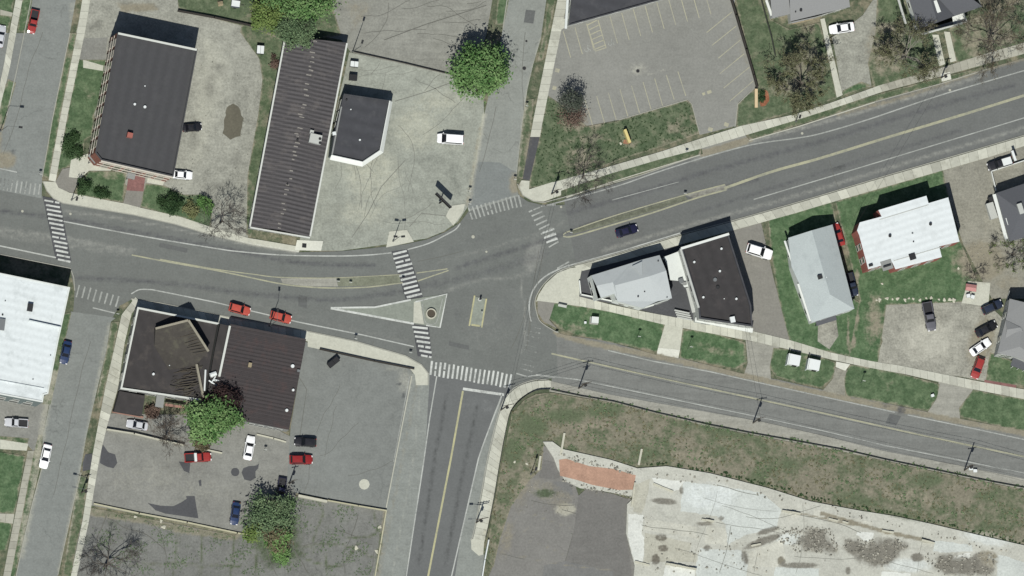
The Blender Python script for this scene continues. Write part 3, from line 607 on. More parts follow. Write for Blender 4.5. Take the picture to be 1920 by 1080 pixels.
# lawns and verges
for nm, mt, poly in (
    ('grass_verge', 'lawn', [(133, 62), (144, 62), (112, 224), (92, 335), (79, 330), (98, 224)]),
    ('lawn', 'lawn', [(147, 112), (200, 112), (196, 140), (190, 180), (176, 215), (173, 255), (158, 262), (157, 285), (132, 312), (106, 320), (125, 224)]),
    ('lawn', 'lawn', [(167, 321), (208, 321), (237, 323), (231, 380), (187, 373), (144, 365), (154, 338)]),
    ('lawn', 'lawn', [(273, 344), (308, 348), (345, 365), (375, 365), (398, 380), (396, 428), (340, 408), (262, 388)]),
    ('lawn', 'lawn_dry', [(455, 42), (520, 56), (545, 75), (520, 200), (480, 400), (470, 445), (462, 440), (464, 330), (484, 215), (492, 150), (486, 110), (450, 60)]),
    ('lawn', 'lawn_dry', [(330, -30), (610, -30), (640, 66), (540, 80), (480, 55), (335, 18)]),
    ('grass_verge', 'lawn', [(936, -30), (960, -30), (945, 46), (929, 46)]),
    ('grass_verge', 'lawn_dry', [(1030, -30), (1048, -30), (1026, 75), (1018, 112), (1008, 114), (1020, 60)]),
    ('grass_verge', 'lawn_dry', [(985, 188), (1001, 185), (993, 260), (981, 336), (970, 332), (979, 236)]),
    ('lawn', 'lawn_dry', [(1025, 178), (1060, 200), (1100, 237), (1160, 226), (1288, 188), (1297, 195), (1312, 250), (1250, 272), (1160, 300), (1060, 345), (993, 352), (993, 338), (1012, 256)]),
    ('grass_verge', 'lawn_dry', [(1060, 345), (1140, 322), (1240, 293), (1315, 276), (1314, 289), (1200, 328), (1140, 345), (1062, 370)]),
    ('grass_verge', 'lawn_dry', [(1402, 248), (1500, 220), (1640, 178), (1760, 146), (1850, 124), (1855, 130), (1764, 157), (1640, 191), (1500, 234), (1406, 263)]),
    ('lawn', 'lawn_dry', [(1372, -30), (1430, -30), (1445, 36), (1480, 55), (1536, 42), (1548, 80), (1570, 184), (1400, 236), (1380, 240), (1383, 195), (1417, 165)]),
    ('lawn', 'lawn_rich', [(1580, 170), (1615, 153), (1634, 160), (1580, 180)]),
    ('lawn', 'lawn_dry', [(1645, -30), (1700, -30), (1694, 60), (1746, 56), (1775, 120), (1700, 147), (1640, 168), (1627, 120), (1642, 60)]),
    ('lawn', 'lawn_dry', [(1781, 52), (1990, -30), (1990, 70), (1860, 100), (1793, 118)]),
    ('lawn', 'lawn_rich', [(1440, 412), (1560, 378), (1600, 560), (1618, 570), (1592, 668), (1500, 650), (1482, 645), (1460, 560), (1448, 490)]),
    ('lawn', 'lawn_rich', [(1566, 378), (1768, 318), (1772, 340), (1800, 450), (1840, 545), (1810, 566), (1662, 572), (1645, 690), (1590, 675), (1612, 560)]),
    ('lawn', 'lawn_rich', [(1030, 566), (1080, 572), (1160, 586), (1248, 606), (1234, 660), (1140, 641), (1085, 629), (1050, 616), (1028, 596)]),
    ('lawn', 'lawn_rich', [(1280, 616), (1340, 625), (1397, 642), (1400, 680), (1380, 692), (1340, 684), (1274, 671)]),
    ('lawn', 'lawn', [(1450, 652), (1480, 655), (1535, 668), (1568, 680), (1562, 710), (1540, 727), (1500, 719), (1455, 706), (1443, 690)]),
    ('lawn', 'lawn', [(1592, 683), (1640, 690), (1700, 703), (1762, 720), (1757, 746), (1740, 771), (1690, 761), (1585, 742), (1583, 710)]),
    ('lawn', 'lawn', [(1825, 730), (1860, 738), (1920, 748), (1990, 762), (1990, 824), (1860, 796), (1800, 781), (1798, 765)]),
    ('lawn', 'lawn', [(1856, 660), (1905, 680), (1960, 700), (1960, 730), (1848, 714)]),
    ('lawn', 'lawn_rich', [(-30, 843), (48, 855), (27, 964), (-30, 960)]), ('lawn', 'lawn_rich', [(-30, 976), (24, 980), (12, 1032), (-30, 1034)]),
    ('grass_verge', 'lawn', [(62, 856), (72, 815), (80, 815), (74, 880), (46, 1000), (26, 1090), (14, 1090), (31, 1022)]),
    ('lawn', 'lawn', [(-30, 815), (54, 822), (52, 832), (-30, 824)]),
    ('lawn', 'lawn', [(-30, -30), (30, -30), (22, 25), (-30, 18)]), ('lawn', 'lawn', [(-30, 24), (22, 30), (14, 62), (-30, 55)]),
    ('grass_verge', 'lawn', [(44, -30), (66, -30), (50, 62), (33, 58)]), ('grass_verge', 'lawn', [(15, 148), (30, 155), (5, 245), (-10, 250), (-10, 215)]),
    ('grass_verge', 'lawn_dry', [(209, 604), (223, 603), (214, 654), (197, 728), (186, 766), (182, 740), (200, 654)]),
    ('grass_verge', 'lawn_dry', [(148, 892), (166, 892), (160, 935), (152, 980), (132, 1085), (116, 1085), (140, 940)]),
    ('grass_verge', 'lawn', [(110, 590), (134, 586), (95, 758), (80, 758)]),
    ('median_grass', 'median', [(632, 522), (748, 516), (752, 530), (692, 536), (634, 537)]),
    ('median_grass', 'median', [(1072, 433), (1160, 404), (1284, 367), (1290, 374), (1223, 396), (1140, 421), (1074, 439)]),
):
    sheet(nm, poly, 0.07, M[mt])
FIELD = [(1033, 736), (1090, 746), (1150, 755), (1330, 800), (1411, 816), (1578, 846), (1703, 874), (1862, 907), (1980, 928), (1980, 1040), (1920, 1024), (1830, 1006), (1745, 986), (1680, 971), (1610, 961), (1520, 943), (1440, 919), (1330, 891), (1250, 878), (1200, 882), (1190, 876), (1145, 866), (1055, 846), (1020, 830), (1015, 880), (990, 903), (958, 950), (938, 1010), (925, 1064), (910, 1044), (935, 900), (953, 810), (960, 775), (983, 750), (1005, 739)]
sheet('rough_field', FIELD, 0.075, M['field'], 4)
sheet('median_dirt', [(526, 522), (630, 522), (634, 537), (578, 537), (530, 531)], 0.03, M['pave_worn'])
sheet('median_dirt', [(1286, 366), (1360, 346), (1364, 356), (1300, 371)], 0.03, M['pave_worn'])

# ---- pavements
sidewalk([(158, -20), (154, 0), (144, 62), (112, 224), (91, 338)], [(174, -20), (169, 0), (160, 56), (125, 224), (104, 341)])
sheet('sidewalk', [(80, 340), (104, 341), (110, 352), (130, 361), (187, 373), (231, 381), (262, 389), (340, 407), (400, 427), (465, 446), (565, 463), (560, 473), (470, 459), (400, 441), (330, 420), (250, 402), (160, 387), (118, 380), (100, 372), (88, 358)], 0.12, M['pad'], skirt=.15)
sheet('concrete_pad', [(557, 450), (606, 452), (602, 470), (553, 469)], 0.13, M['pad_white'], skirt=.15)
sheet('concrete_pad', [(730, 434), (763, 431), (776, 453), (724, 464)], 0.12, M['pad'], skirt=.15)
sheet('concrete_pad', [(845, 386), (872, 382), (868, 398), (850, 423), (836, 405)], 0.12, M['pad'], skirt=.15)
sidewalk([(1050, -25), (1000, 224), (994, 257)], [(1069, -25), (1018, 224), (1012, 257)])
sheet('sidewalk', [(994, 257), (1012, 257), (993, 338), (980, 336)], 0.11, M['asphalt_dark'], skirt=.15)
sheet('concrete_pad', [(1062, 34), (1068, 46), (1052, 56), (1040, 52), (1044, 38)], 0.125, M['pad'])
sheet('sidewalk', [(978, 338), (993, 339), (992, 355), (1037, 341), (1052, 352), (1052, 366), (1019, 378), (1000, 376), (981, 366), (970, 350)], 0.12, M['pad'], skirt=.15)
sidewalk([(1037, 342), (1140, 313), (1240, 284), (1313, 260), (1390, 236), (1492, 214), (1560, 192), (1649, 160)], [(1045, 360), (1140, 327), (1240, 298), (1313, 279), (1400, 253), (1494, 225), (1560, 204), (1655, 172)])
sidewalk([(1649, 160), (1762, 128), (1850, 100), (1990, 60)], [(1655, 172), (1762, 144), (1850, 120), (1990, 82)], mat=M['concrete_dull'])
sidewalk([(1076, 499), (1160, 477), (1275, 442), (1369, 417), (1482, 385), (1540, 368), (1666, 330), (1818, 286), (1990, 235)], [(1092, 508), (1160, 491), (1282, 457), (1371, 433), (1494, 399), (1540, 385), (1728, 331), (1853, 295), (1990, 252)], slab=18)
sheet('sidewalk', [(1005, 566), (1010, 552), (1023, 532), (1045, 512), (1068, 503), (1092, 499), (1087, 525), (1086, 556), (1086, 574), (1041, 568), (1008, 564)], 0.118, M['pad'], skirt=.15)
sheet('gravel_pad', [(1008, 564), (1040, 568), (1030, 600), (1045, 616), (1020, 604), (1008, 586)], 0.09, M['lot_drive'])
sidewalk([(1086, 556), (1140, 570), (1205, 584), (1286, 599), (1407, 620), (1482, 638), (1557, 661), (1632, 677), (1685, 685), (1770, 702), (1845, 717), (1907, 728), (1990, 741)], [(1086, 574), (1140, 584), (1246, 609), (1280, 615), (1411, 640), (1461, 651), (1566, 676), (1632, 690), (1699, 702), (1751, 714), (1820, 729), (1897, 744), (1990, 762)])
sheet('walkway', [(1247, 608), (1280, 615), (1275, 656), (1234, 652)], 0.118, M['pad'], skirt=.15)
sheet('concrete_pad', [(1234, 652), (1275, 656), (1272, 671), (1231, 665)], 0.14, M['pad_white'], skirt=.15)
sheet('concrete_pad', [(1568, 678), (1594, 683), (1585, 695), (1567, 688)], 0.14, M['pad_white'], skirt=.15)
sidewalk(smooth([(1033, 714), (1015, 714), (995, 716), (968, 727), (947, 748), (936, 778), (925, 820), (914, 869), (904, 926), (893, 984), (886, 1013)]), smooth([(1033, 730), (1020, 730), (1006, 731), (979, 744), (961, 763), (953, 782), (945, 822), (937, 864), (927, 924), (916, 980), (908, 1016)]), slab=12)
sheet('concrete_pad', [(883, 1010), (908, 1013), (906, 1040), (898, 1042), (884, 1030)], 0.125, M['pad'], skirt=.15)
sidewalk([(254, 557), (228, 590), (214, 654), (197, 728), (183, 801), (173, 855), (154, 980), (133, 1079), (126, 1115)], [(262, 566), (246, 590), (233, 645), (221, 728), (200, 801), (187, 855), (166, 980), (144, 1079), (138, 1115)])
sidewalk([(246, 561), (300, 569), (411, 592), (500, 609), (577, 622)], [(258, 580), (411, 610), (430, 612), (500, 626), (577, 640)])
sheet('sidewalk', [(577, 622), (667, 641), (760, 668), (790, 685), (802, 700), (802, 722), (780, 722), (778, 703), (768, 690), (577, 650)], 0.12, M['pad'], skirt=.15)
sidewalk([(52, 845), (50, 855), (17, 1022), (2, 1100)], [(64, 845), (62, 855), (31, 1022), (16, 1100)], mat=M['concrete_dull'])
sidewalk([(35, -30), (29, 0), (21, 42), (8, 117), (-12, 215)], [(49, -30), (42, 0), (31, 58), (17, 133), (0, 200), (-4, 240)])
sidewalk([(0, 28), (22, 31)], [(0, 18), (24, 24)], mat=M['concrete_dull']); sidewalk([(-20, 976), (24, 982)], [(-20, 962), (27, 964)], mat=M['concrete_dull'])
for poly, mt in (([(1748, 65), (1760, 65), (1772, 120), (1761, 124)], 'pad'), ([(1770, 59), (1781, 60), (1793, 114), (1782, 117)], 'pad'), ([(1538, 36), (1546, 34), (1580, 178), (1569, 183)], 'pad'),
                 ([(237, 357), (269, 359), (263, 389), (231, 382)], 'lot_drive'), ([(277, 332), (308, 338), (306, 348), (275, 342)], 'pad'),
                 ([(165, 288), (133, 300), (129, 332), (150, 335), (167, 320), (208, 320), (206, 313), (179, 309)], 'pad'), ([(156, 112), (194, 123), (193, 133), (156, 127)], 'pad'), ([(242, 323), (273, 327), (269, 359), (237, 357)], 'pad_red'),
                 ([(0, 824), (53, 832), (50, 845), (0, 842)], 'pad')):
    sheet('walkway', poly, 0.10, M[mt])
sheet('gravel_pad', [(104, 341), (117, 317), (131, 314), (130, 332), (150, 336), (137, 362), (112, 355)], 0.09, M['lot_drive'])
sheet('concrete_pad', [(1815, 527), (1857, 530), (1853, 575), (1803, 568)], 0.10, M['pad'])
sheet('gravel_pad', [(1534, 605), (1568, 600), (1572, 630), (1555, 655), (1533, 640)], 0.09, M['dirt_lot'])
sheet('traffic_island', [(622, 577), (703, 575), (770, 561), (838, 551), (824, 614), (798, 610), (772, 606)], 0.13, M['island'], skirt=.15)
sheet('walkway', [(776, 566), (788, 564), (795, 608), (775, 605)], 0.145, M['pad'])
sheet('traffic_island', [(891, 556), (910, 560), (903, 611), (882, 609)], 0.10, M['island'], skirt=.12)
# patches of fresh asphalt
for poly in ([(192, 832), (203, 848), (216, 852), (220, 868), (213, 878), (200, 875), (187, 868)], [(335, 865), (357, 868), (355, 887), (345, 883)], [(277, 943), (300, 948), (325, 949), (340, 942), (350, 935), (349, 930), (365, 930), (372, 972), (345, 968), (310, 963), (292, 957)],
             [(441 + 8 * math.cos(t), 885 + 8 * math.sin(t)) for t in np.linspace(0, 6.28, 15)[:-1]], [(453, 886), (456, 878), (466, 874), (480, 873), (486, 869), (484, 878), (479, 884), (479, 896), (470, 902), (458, 899)],
             [(372, 901), (377, 899), (378, 910), (374, 912)]):
    sheet('asphalt_patch', poly, 0.034, M['asphalt_dark'], 4)
M['road_n2'] = ground_mat('asphalt_north_mouth', A(132, 136, 134), streak=math.radians(78), samt=.08, a=(.08, .06, .12), light=A(165, 163, 150))
sheet('asphalt_patch', [(893, 305), (905, 303), (938, 305), (958, 318), (970, 322), (968, 345), (972, 364), (880, 392), (878, 385), (884, 350)], .020, M['road_n2'])
M['road_cut'] = ground_mat('utility_cut', A(106, 107, 106), a=(.05, .06, .12), samt=.04)
for poly in ([(300, 455), (352, 466), (350, 474), (298, 463)], [(1085, 422), (1130, 408), (1132, 414), (1087, 428)], [(1560, 315), (1584, 308), (1587, 316), (1563, 323)], [(560, 552), (576, 556), (575, 578), (559, 574)], [(842, 640), (880, 648), (879, 656), (841, 648)], [(1668, 776), (1690, 780), (1680, 798), (1660, 794)], [(986, 18), (1004, 20), (1000, 44), (982, 42)]):
    sheet('asphalt_patch', poly, .0125 if poly[0][0] != 986 else .022, M['road_cut'])
sheet('asphalt_patch', [(160, 852), (173, 850), (171, 880), (155, 884), (155, 868)], 0.03, M['asphalt_dark'], 4)
sheet('concrete_patch', [(683 + 10 * math.cos(t), 908 + 10 * math.sin(t)) for t in np.linspace(0, 6.28, 13)[:-1]], 0.036, M['pad'])
for poly in ([(80, 368), (112, 374), (134, 490), (104, 486)], [(734, 471), (764, 467), (794, 560), (762, 566)], [(773, 608), (804, 612), (810, 670), (783, 668)]):
    sheet('asphalt_patch', poly, 0.009, M['asphalt_dark'])

# ---- kerbs
for pts in ([(62, -30), (58, 0), (31, 133), (12, 217)], [(131, 62), (98, 224), (79, 332)], [(80, 340), (88, 358), (100, 372), (118, 381), (160, 388), (250, 403), (330, 421), (400, 442), (470, 459), (555, 473)],
            [(970, 345), (980, 366), (1000, 377), (1019, 380), (1060, 369), (1140, 346), (1200, 329), (1313, 290)], [(1404, 264), (1500, 236), (1640, 191), (1764, 157), (1853, 129)],
            [(1076, 497), (1160, 475), (1275, 440), (1369, 415), (1482, 383), (1540, 366), (1666, 328), (1818, 284), (1990, 233)], smooth([(1076, 499), (1045, 510), (1022, 530), (1008, 550), (1003, 566), (1006, 586), (1014, 604), (1043, 623)]),
            [(246, 560), (300, 568), (411, 591), (500, 608), (577, 621), (667, 640), (760, 667), (790, 684), (803, 700), (803, 722)], smooth([(1030, 713), (1015, 712), (995, 714), (966, 726), (946, 747), (934, 778), (923, 820), (912, 869), (902, 926), (891, 984), (884, 1013)]),
            [(152, 886), (142, 924), (108, 1079)], [(79, 876), (62, 938), (42, 1022), (28, 1090)], [(955, -30), (943, 52)], [(0, 477), (132, 503), (138, 520), (140, 545)]):
    kerb(pts)
for pts in ([(1313, 288), (1260, 304), (1140, 341), (1062, 368)], [(1405, 261), (1500, 234), (1640, 189)]): kerb([(x, y + 2.5) for x, y in pts], 1.8, .14, mat=M['kerb_pale'])
kerb([(772, 705), (740, 869), (724, 952)], 1.8, .12, mat=M['kerb_pale'])
kerb([(1378, 238), (1383, 195), (1415, 165)], 1.4, .12); kerb([(1312, 252), (1297, 195), (1289, 187), (1160, 225)], 1.4, .12)
# white and yellow paint
W_ = 2.3
main_lines = [(smooth([(119, 415), (187, 428), (240, 438), (320, 452), (400, 465), (442, 471), (526, 478), (630, 480), (692, 478), (734, 474)]), W_), (smooth([(764, 468), (802, 457), (833, 442), (854, 430), (863, 419)]), W_),
              ([(-20, 457), (0, 461), (105, 483)], 2.6), (smooth([(246, 551), (262, 543), (285, 543)]), W_), ([(285, 543), (400, 566), (560, 604), (680, 628), (776, 650)], W_), ([(174, 577), (215, 587)], W_), ([(0, 316), (32, 323)], 2.0),
              (smooth([(1068, 497), (1045, 506), (1020, 520), (1002, 540), (993, 563), (993, 588), (996, 603)]), 2.8), ([(1160, 472), (1275, 437)], W_), ([(1070, 497), (1160, 472)], W_), ([(878, 364), (922, 352)], 3)]
lines_mesh('road_marking', main_lines, 0.016, M['white_line'])
lines_mesh('road_marking', [(smooth([(1014, 387), (1052, 378), (1160, 348), (1223, 326), (1317, 296), (1411, 271), (1494, 259), (1540, 250), (1628, 224), (1749, 183), (1832, 158), (1990, 112)]), W_), ([(1148, 375), (1273, 341)], 1.4), ([(1413, 374), (1540, 336), (1666, 298), (1920, 221), (1990, 200)], 2.0), ([(1042, 384), (1016, 385)], 2)], 0.014, M['white_worn'])
lines_mesh('road_marking', [([(1000, 620), (1140, 657), (1223, 677), (1332, 697), (1421, 717), (1540, 743), (1678, 773)][1:], 2.2), ([(1702, 778), (1832, 805), (1920, 824), (1990, 838)], 2.2), ([(1005, 702), (1085, 712), (1427, 783), (1540, 807), (1657, 835), (1791, 861), (1920, 887), (1990, 901)], 2.2), (smooth([(989, 706), (1000, 704), (1020, 705), (1040, 708)]), 2.4), ([(968, 700), (988, 706)], 2.4)], 0.014, M['white_worn'])
lines_mesh('road_marking', [([(819, 705), (806, 782), (794, 869), (762, 1079), (755, 1125)], 2.2), (smooth([(941, 738), (938, 750), (927, 778), (908, 828), (897, 860)]), 2.4), ([(897, 860), (847, 1079), (836, 1125)], 2.4)], 0.020, M['white_line'])
lines_mesh('stop_line', [([(868, 729), (945, 740)], 5.0)], 0.022, M['white'])
lines_mesh('road_marking', [([(868, 733), (846, 857), (803, 1079), (794, 1125)], 3.6)], 0.020, M['yellow'])
lines_mesh('road_marking', [(smooth([(247, 478), (320, 492), (400, 506), (463, 519), (526, 532), (578, 538), (630, 540), (692, 538), (755, 530)]), 2.6), (smooth([(300, 486), (400, 504), (474, 514), (526, 520), (630, 521), (751, 515)]), 2.0), ([(781, 512), (839, 504)], 2), ([(783, 527), (841, 507)], 2.2)], 0.036, M['yellow_pale'])
lines_mesh('road_marking', [(smooth([(1358, 353), (1450, 321), (1540, 296), (1666, 257), (1805, 215), (1920, 179), (1990, 157)]), 5.0), (smooth([(1056, 440), (1062, 436), (1072, 432), (1160, 402), (1286, 365), (1359, 346)]), 2.2), (smooth([(1056, 443), (1074, 443), (1140, 424), (1223, 399), (1307, 371), (1362, 356)]), 3.0)], 0.036, M['yellow_pale'])
lines_mesh('road_marking', [([(1034, 663), (1140, 687), (1290, 720), (1427, 750), (1540, 774), (1741, 819), (1832, 838), (1920, 856), (1990, 872)], 3.0)], 0.016, M['yellow_pale'])
lines_mesh('island_marking', [([(890, 554), (880, 611)], 3.0), ([(912, 560), (903, 614)], 3.0), ([(884, 609), (900, 611)], 3.5)], 0.115, M['yellow'])
lines_mesh('island_marking', [([(620, 577), (703, 576), (770, 562)], 3.4), ([(620, 578), (776, 607)], 3.8), ([(779, 566), (838, 551), (825, 614), (799, 610)], 2.8)], 0.142, M['white'])
lines_mesh('island_marking', [(smooth([(792, 570), (795, 595), (800, 606), (812, 608), (820, 600), (830, 560)]), 1.3)], 0.142, M['white_worn'])
# crosswalks
crosswalk((83, 375.5), (108, 486), (112, 380.5), (132, 491), 14, 4.0, M['white'])
crosswalk((33, 338), (75, 345), (29, 362), (72, 366), 6, 3.0, M['white_worn']); crosswalk((2, 334), (24, 337), (0, 356), (20, 360), 4, 2.6, M['white_faint'])
crosswalk((149, 534), (223, 555), (143, 557), (217, 575), 8, 3.2, M['white_worn'])
crosswalk((736, 477), (764, 566), (764, 470), (793, 559), 12, 4.2, M['white'])
crosswalk((773, 613), (789, 666), (803, 616), (810, 670), 7, 4.4, M['white'])
crosswalk((810, 677), (959, 701), (807, 704), (954, 728), 19, 4.0, M['white'], 0.022)
crosswalk((878, 389), (972, 365), (886, 412), (977, 387), 13, 3.2, M['white_worn'], 0.022)
crosswalk((992, 397), (1028, 464), (1013, 388), (1047, 453), 9, 3.2, M['white_worn'])
crosswalk((990, 611), (975, 690), (1014, 616), (999, 697), 10, 2.8, M['white_faint'])
crosswalk((1045, 503), (1049, 509), (1068, 490), (1072, 496), 2, 3, M['white_worn'])
crosswalk((1017, 437), (1024, 455), (1040, 429), (1046, 447), 3, 4.2, M['white'], 0.018)
# stall lines
st = []
for k in range(13):                # along the building
    t = k / 12; x = 1056 + t * 263; y = 58 - t * 81; st.append(([(x, y), (x + 14, y + 50)], 1.5))
for k in range(9):                 # along the lawn
    t = k / 8; x = 1097 + t * 174; y = 187 - t * 53; st.append(([(x, y), (x + 15, y + 51 - 5 * (k > 6))], 1.5))
for a, b in (((1325, 61), (1373, 22)), ((1335, 85), (1380, 49)), ((1347, 109), (1388, 75)), ((1350, 138), (1395, 101)), ((1357, 165), (1405, 126)), ((1368, 190), (1412, 152))): st.append(([a, b], 1.5))
for k in range(6): st.append(([(1101 + 3 * k, 47 + 9 * k), (1119 + 3.4 * k, 38 + 9.2 * k)], 1.8))
st += [([(1100, 44), (1116, 95)], 1.6), ([(1121, 38), (1136, 88)], 1.6), ([(1116, 96), (1137, 89)], 1.6)]
lines_mesh('stall_marking', st, 0.044, M['yellow_faint'])
def wheelchair(cx, cy, k=1.0):
    ls = [([(cx - 1, cy - 5 * k), (cx, cy), (cx + 3 * k, cy + .5), (cx + 4.5 * k, cy + 4 * k)], 1.3), ([(cx - 3.2 * k + 3.4 * k * math.cos(t), cy + 1.5 * k + 3.4 * k * math.sin(t)) for t in np.linspace(-1.2, 3.6, 12)], 1.1)]
    return ls + [([(cx - 1.6, cy - 6.5 * k), (cx + .4, cy - 6.8 * k)], 1.8)]
lines_mesh('stall_marking', wheelchair(1103, 92) + wheelchair(1147, 80), 0.050, M['white_worn'])
lines_mesh('stall_marking', [([(1317, 177), (1322, 175)], 5), ([(1326, 174), (1334, 171)], 6)], 0.046, M['yellow_faint'])
lines_mesh('stall_marking', [([(768, 706), (738, 866)], 1.3)], 0.05, M['white_worn'])
lines_mesh('lot_marking', [([(1041, 131), (1049, 133)], 7), ([(1036, 164), (1043, 166)], 7), ([(1328, 241), (1336, 244)], 7), ([(1358, 232), (1366, 235)], 7)], 0.03, M['yellow_faint'])
# cracks
def crack(x0, y0, ang, ln, jit=.35, w=1.1):
    pts = [(x0, y0)]; n = int(ln / 9)
    for _ in range(n):
        ang += random.uniform(-jit, jit) * .8; x, y = pts[-1]; pts.append((x + 9 * math.cos(ang), y + 9 * math.sin(ang)))
    return (pts, w)
def keep(ls, poly): # cut a crack where it leaves its lot
    a = np.array(poly, float); out = []
    for pts, ww in ls:
        ok = inside(np.array(pts), a); run = []
        for p, o in zip(pts, ok):
            if o: run.append(p)
            else:
                if len(run) > 2: out.append((run, ww))
                run = []
        if len(run) > 2: out.append((run, ww))
    return out
random.seed(11)
fc = [(660, 102), (840, 141), (900, 165), (905, 215), (888, 318), (870, 385), (830, 432), (740, 452), (615, 462), (645, 200)]
cl = [crack(random.uniform(620, 900), random.uniform(110, 450), random.choice([.3, 2.2, -.4, 1.4]) + random.uniform(-.3, .3), random.uniform(50, 170), w=random.uniform(.5, 1.0)) for _ in range(24)]
cl += [([(660, 445), (690, 400), (715, 350), (760, 300)], 1.3), ([(740, 190), (800, 172), (845, 155)], 1.4), ([(768, 425), (790, 400), (838, 405)], 1.2)]
lines_mesh('paving_cracks', keep(cl, fc), 0.032, M['crack_pale'])
bl = [(655, 0), (915, 0), (900, 60), (880, 130), (840, 135), (665, 98), (650, 60)]
lines_mesh('paving_cracks', keep([([(662, 97), (720, 75), (800, 45), (912, 10)], 1.6), ([(640, 62), (700, 45), (760, 25), (850, -5)], 1.4), ([(690, 60), (780, 50), (905, 55)], 1.2)] + [crack(random.uniform(650, 900), random.uniform(0, 130), random.uniform(-.5, .3), 120, w=.9) for _ in range(10)], bl), 0.034, M['crack'])
gl = [(560, 650), (770, 695), (735, 950), (555, 920), (545, 830)]
lines_mesh('paving_cracks', keep([crack(random.uniform(560, 760), random.uniform(670, 940), random.choice([.25, 1.7]) + random.uniform(-.3, .3), 100, w=.7) for _ in range(6)] + [([(556, 700), (575, 730), (565, 800), (560, 830)], 1.0)], gl), 0.034, M['crack'])
al = [(160, 955), (440, 1004), (560, 930), (720, 958), (695, 1080), (130, 1080)]
lines_mesh('paving_cracks', keep([crack(random.uniform(150, 720), random.uniform(940, 1080), random.choice([.2, 1.75, 1.75]) + random.uniform(-.2, .2), random.uniform(80, 200), w=random.uniform(1, 1.8)) for _ in range(16)], al), 0.028, M['crack'])
sl = [(1060, 850), (1250, 880), (1440, 920), (1610, 962), (1920, 1030), (1920, 1080), (1195, 1080), (1180, 950)]
lines_mesh('slab_joints', keep([crack(random.uniform(1190, 1900), random.uniform(890, 1080), random.choice([.22, .22, 1.78]), random.uniform(60, 200), jit=.12, w=random.uniform(.5, 1.2)) for _ in range(20)], sl), 0.452, M['crack_pale'])
bt = [(1000, 900), (1080, 930), (1180, 940), (1195, 1080), (920, 1080), (960, 960)]
lines_mesh('paving_cracks', keep([crack(random.uniform(930, 1180), random.uniform(900, 1080), random.choice([.22, 1.78]), random.uniform(60, 160), jit=.1, w=random.uniform(.8, 1.4)) for _ in range(9)] + [([(1085, 928), (1075, 1000), (1060, 1052), (1020, 1068)], 1.2)], bt), 0.028, M['crack'])
lines_mesh('paving_cracks', [crack(x, y, a, l, .12, .8) for x, y, a, l in ((870, 470, 2.9, 90), (1010, 470, 1.7, 190), (1020, 465, 1.72, 170), (990, 560, 1.75, 100), (40, 60, 1.75, 260), (80, 60, 1.78, 250), (985, 60, 1.8, 250), (930, 200, 1.78, 130), (170, 640, 1.78, 300), (1555, 300, 1.25, 90), (700, 640, 1.7, 30))], 0.02, M['crack'])
# ------------------------------------------------------------------ buildings
def finish(name, *a, **k):
    M[name] = plain(name, *a, **k); return M[name]
finish('roof_dark', A(78, 77, 80), .95, var=.14, scale=1.6, stripes=(math.radians(77), 2.2, .05), dirt=A(92, 90, 92), dirtamt=.3)
finish('roof_tar', A(74, 74, 80), .95, var=.2, scale=.9, stripes=(math.radians(-13), 2.6, .07), dirt=A(98, 97, 100), dirtamt=.4)
finish('roof_brown', A(68, 63, 63), .95, var=.2, scale=.8, stripes=(math.radians(-72), 2.4, .05), dirt=A(100, 90, 84), dirtamt=.5)
finish('roof_black', A(66, 62, 63), .95, var=.22, scale=.8, stripes=(math.radians(-72), 2.4, .06), dirt=A(86, 78, 78), dirtamt=.5)
finish('roof_worn', A(74, 68, 62), .95, var=.34, scale=1.2, dirt=A(98, 94, 76), dirtamt=.6)
finish('old_board', A(158, 148, 128), .9, var=.25, scale=2)
finish('roof_rib', A(86, 81, 83), .8, var=.2, scale=1.4, stripes=(math.radians(-13), .86, .3), dirt=A(122, 112, 108), dirtamt=.4)
finish('ridge', A(150, 142, 134), .8, var=.2)
finish('roof_rust', A(72, 64, 65), .85, var=.2, scale=1.2, stripes=(math.radians(-11), .8, .14), dirt=A(98, 70, 66), dirtamt=.45)
finish('roof_white', A(228, 233, 236), .7, var=.12, scale=1.5, stripes=(math.radians(-12), 1.6, .04), dirt=A(198, 204, 206), dirtamt=.6)
finish('roof_white2', A(230, 234, 237), .7, var=.11, scale=1.5, stripes=(math.radians(17), 1.4, .04), dirt=A(212, 216, 218), dirtamt=.5)
finish('shingle_pale', A(184, 192, 193), .9, var=.22, scale=5, dirt=A(160, 168, 170), dirtamt=.4)
finish('shingle_light', A(190, 194, 196), .9, var=.08, scale=3, dirt=A(178, 182, 184), dirtamt=.4)
finish('shingle_grey', A(146, 145, 146), .9, var=.14, scale=4)
finish('shingle_slate', A(96, 97, 104), .9, var=.18, scale=4)
finish('brick', A(150, 84, 66), .9, var=.16, scale=3, dirt=A(120, 72, 60), dirtamt=.4)
finish('brick_pink', A(178, 126, 108), .9, var=.2, scale=3)
finish('brick_red', A(186, 96, 82), .9, var=.12, scale=3)
finish('wall_white', A(228, 230, 226), .8, var=.08, dirt=A(180, 180, 170), dirtamt=.3)
finish('wall_pale', A(196, 196, 190), .8, var=.08)
finish('wall_grey', A(150, 150, 148), .85, var=.1)
finish('wall_teal', A(120, 134, 134), .8, var=.1)
finish('trim_white', A(236, 236, 230), .6, var=.06)
finish('trim_stone', A(214, 202, 186), .8, var=.16, scale=2.5)
finish('coping', A(218, 218, 210), .7, var=.12, scale=1.5)
finish('wood', A(168, 148, 112), .85, var=.2, scale=4)
finish('wood_dark', A(90, 80, 66), .9, var=.2, scale=4)
finish('metal', A(150, 152, 154), .45, .6, var=.1)
finish('metal_dark', A(58, 58, 60), .5, .3, var=.1)
finish('metal_white', A(236, 238, 238), .5, .0, var=.05)
finish('black', A(38, 38, 42), .6)
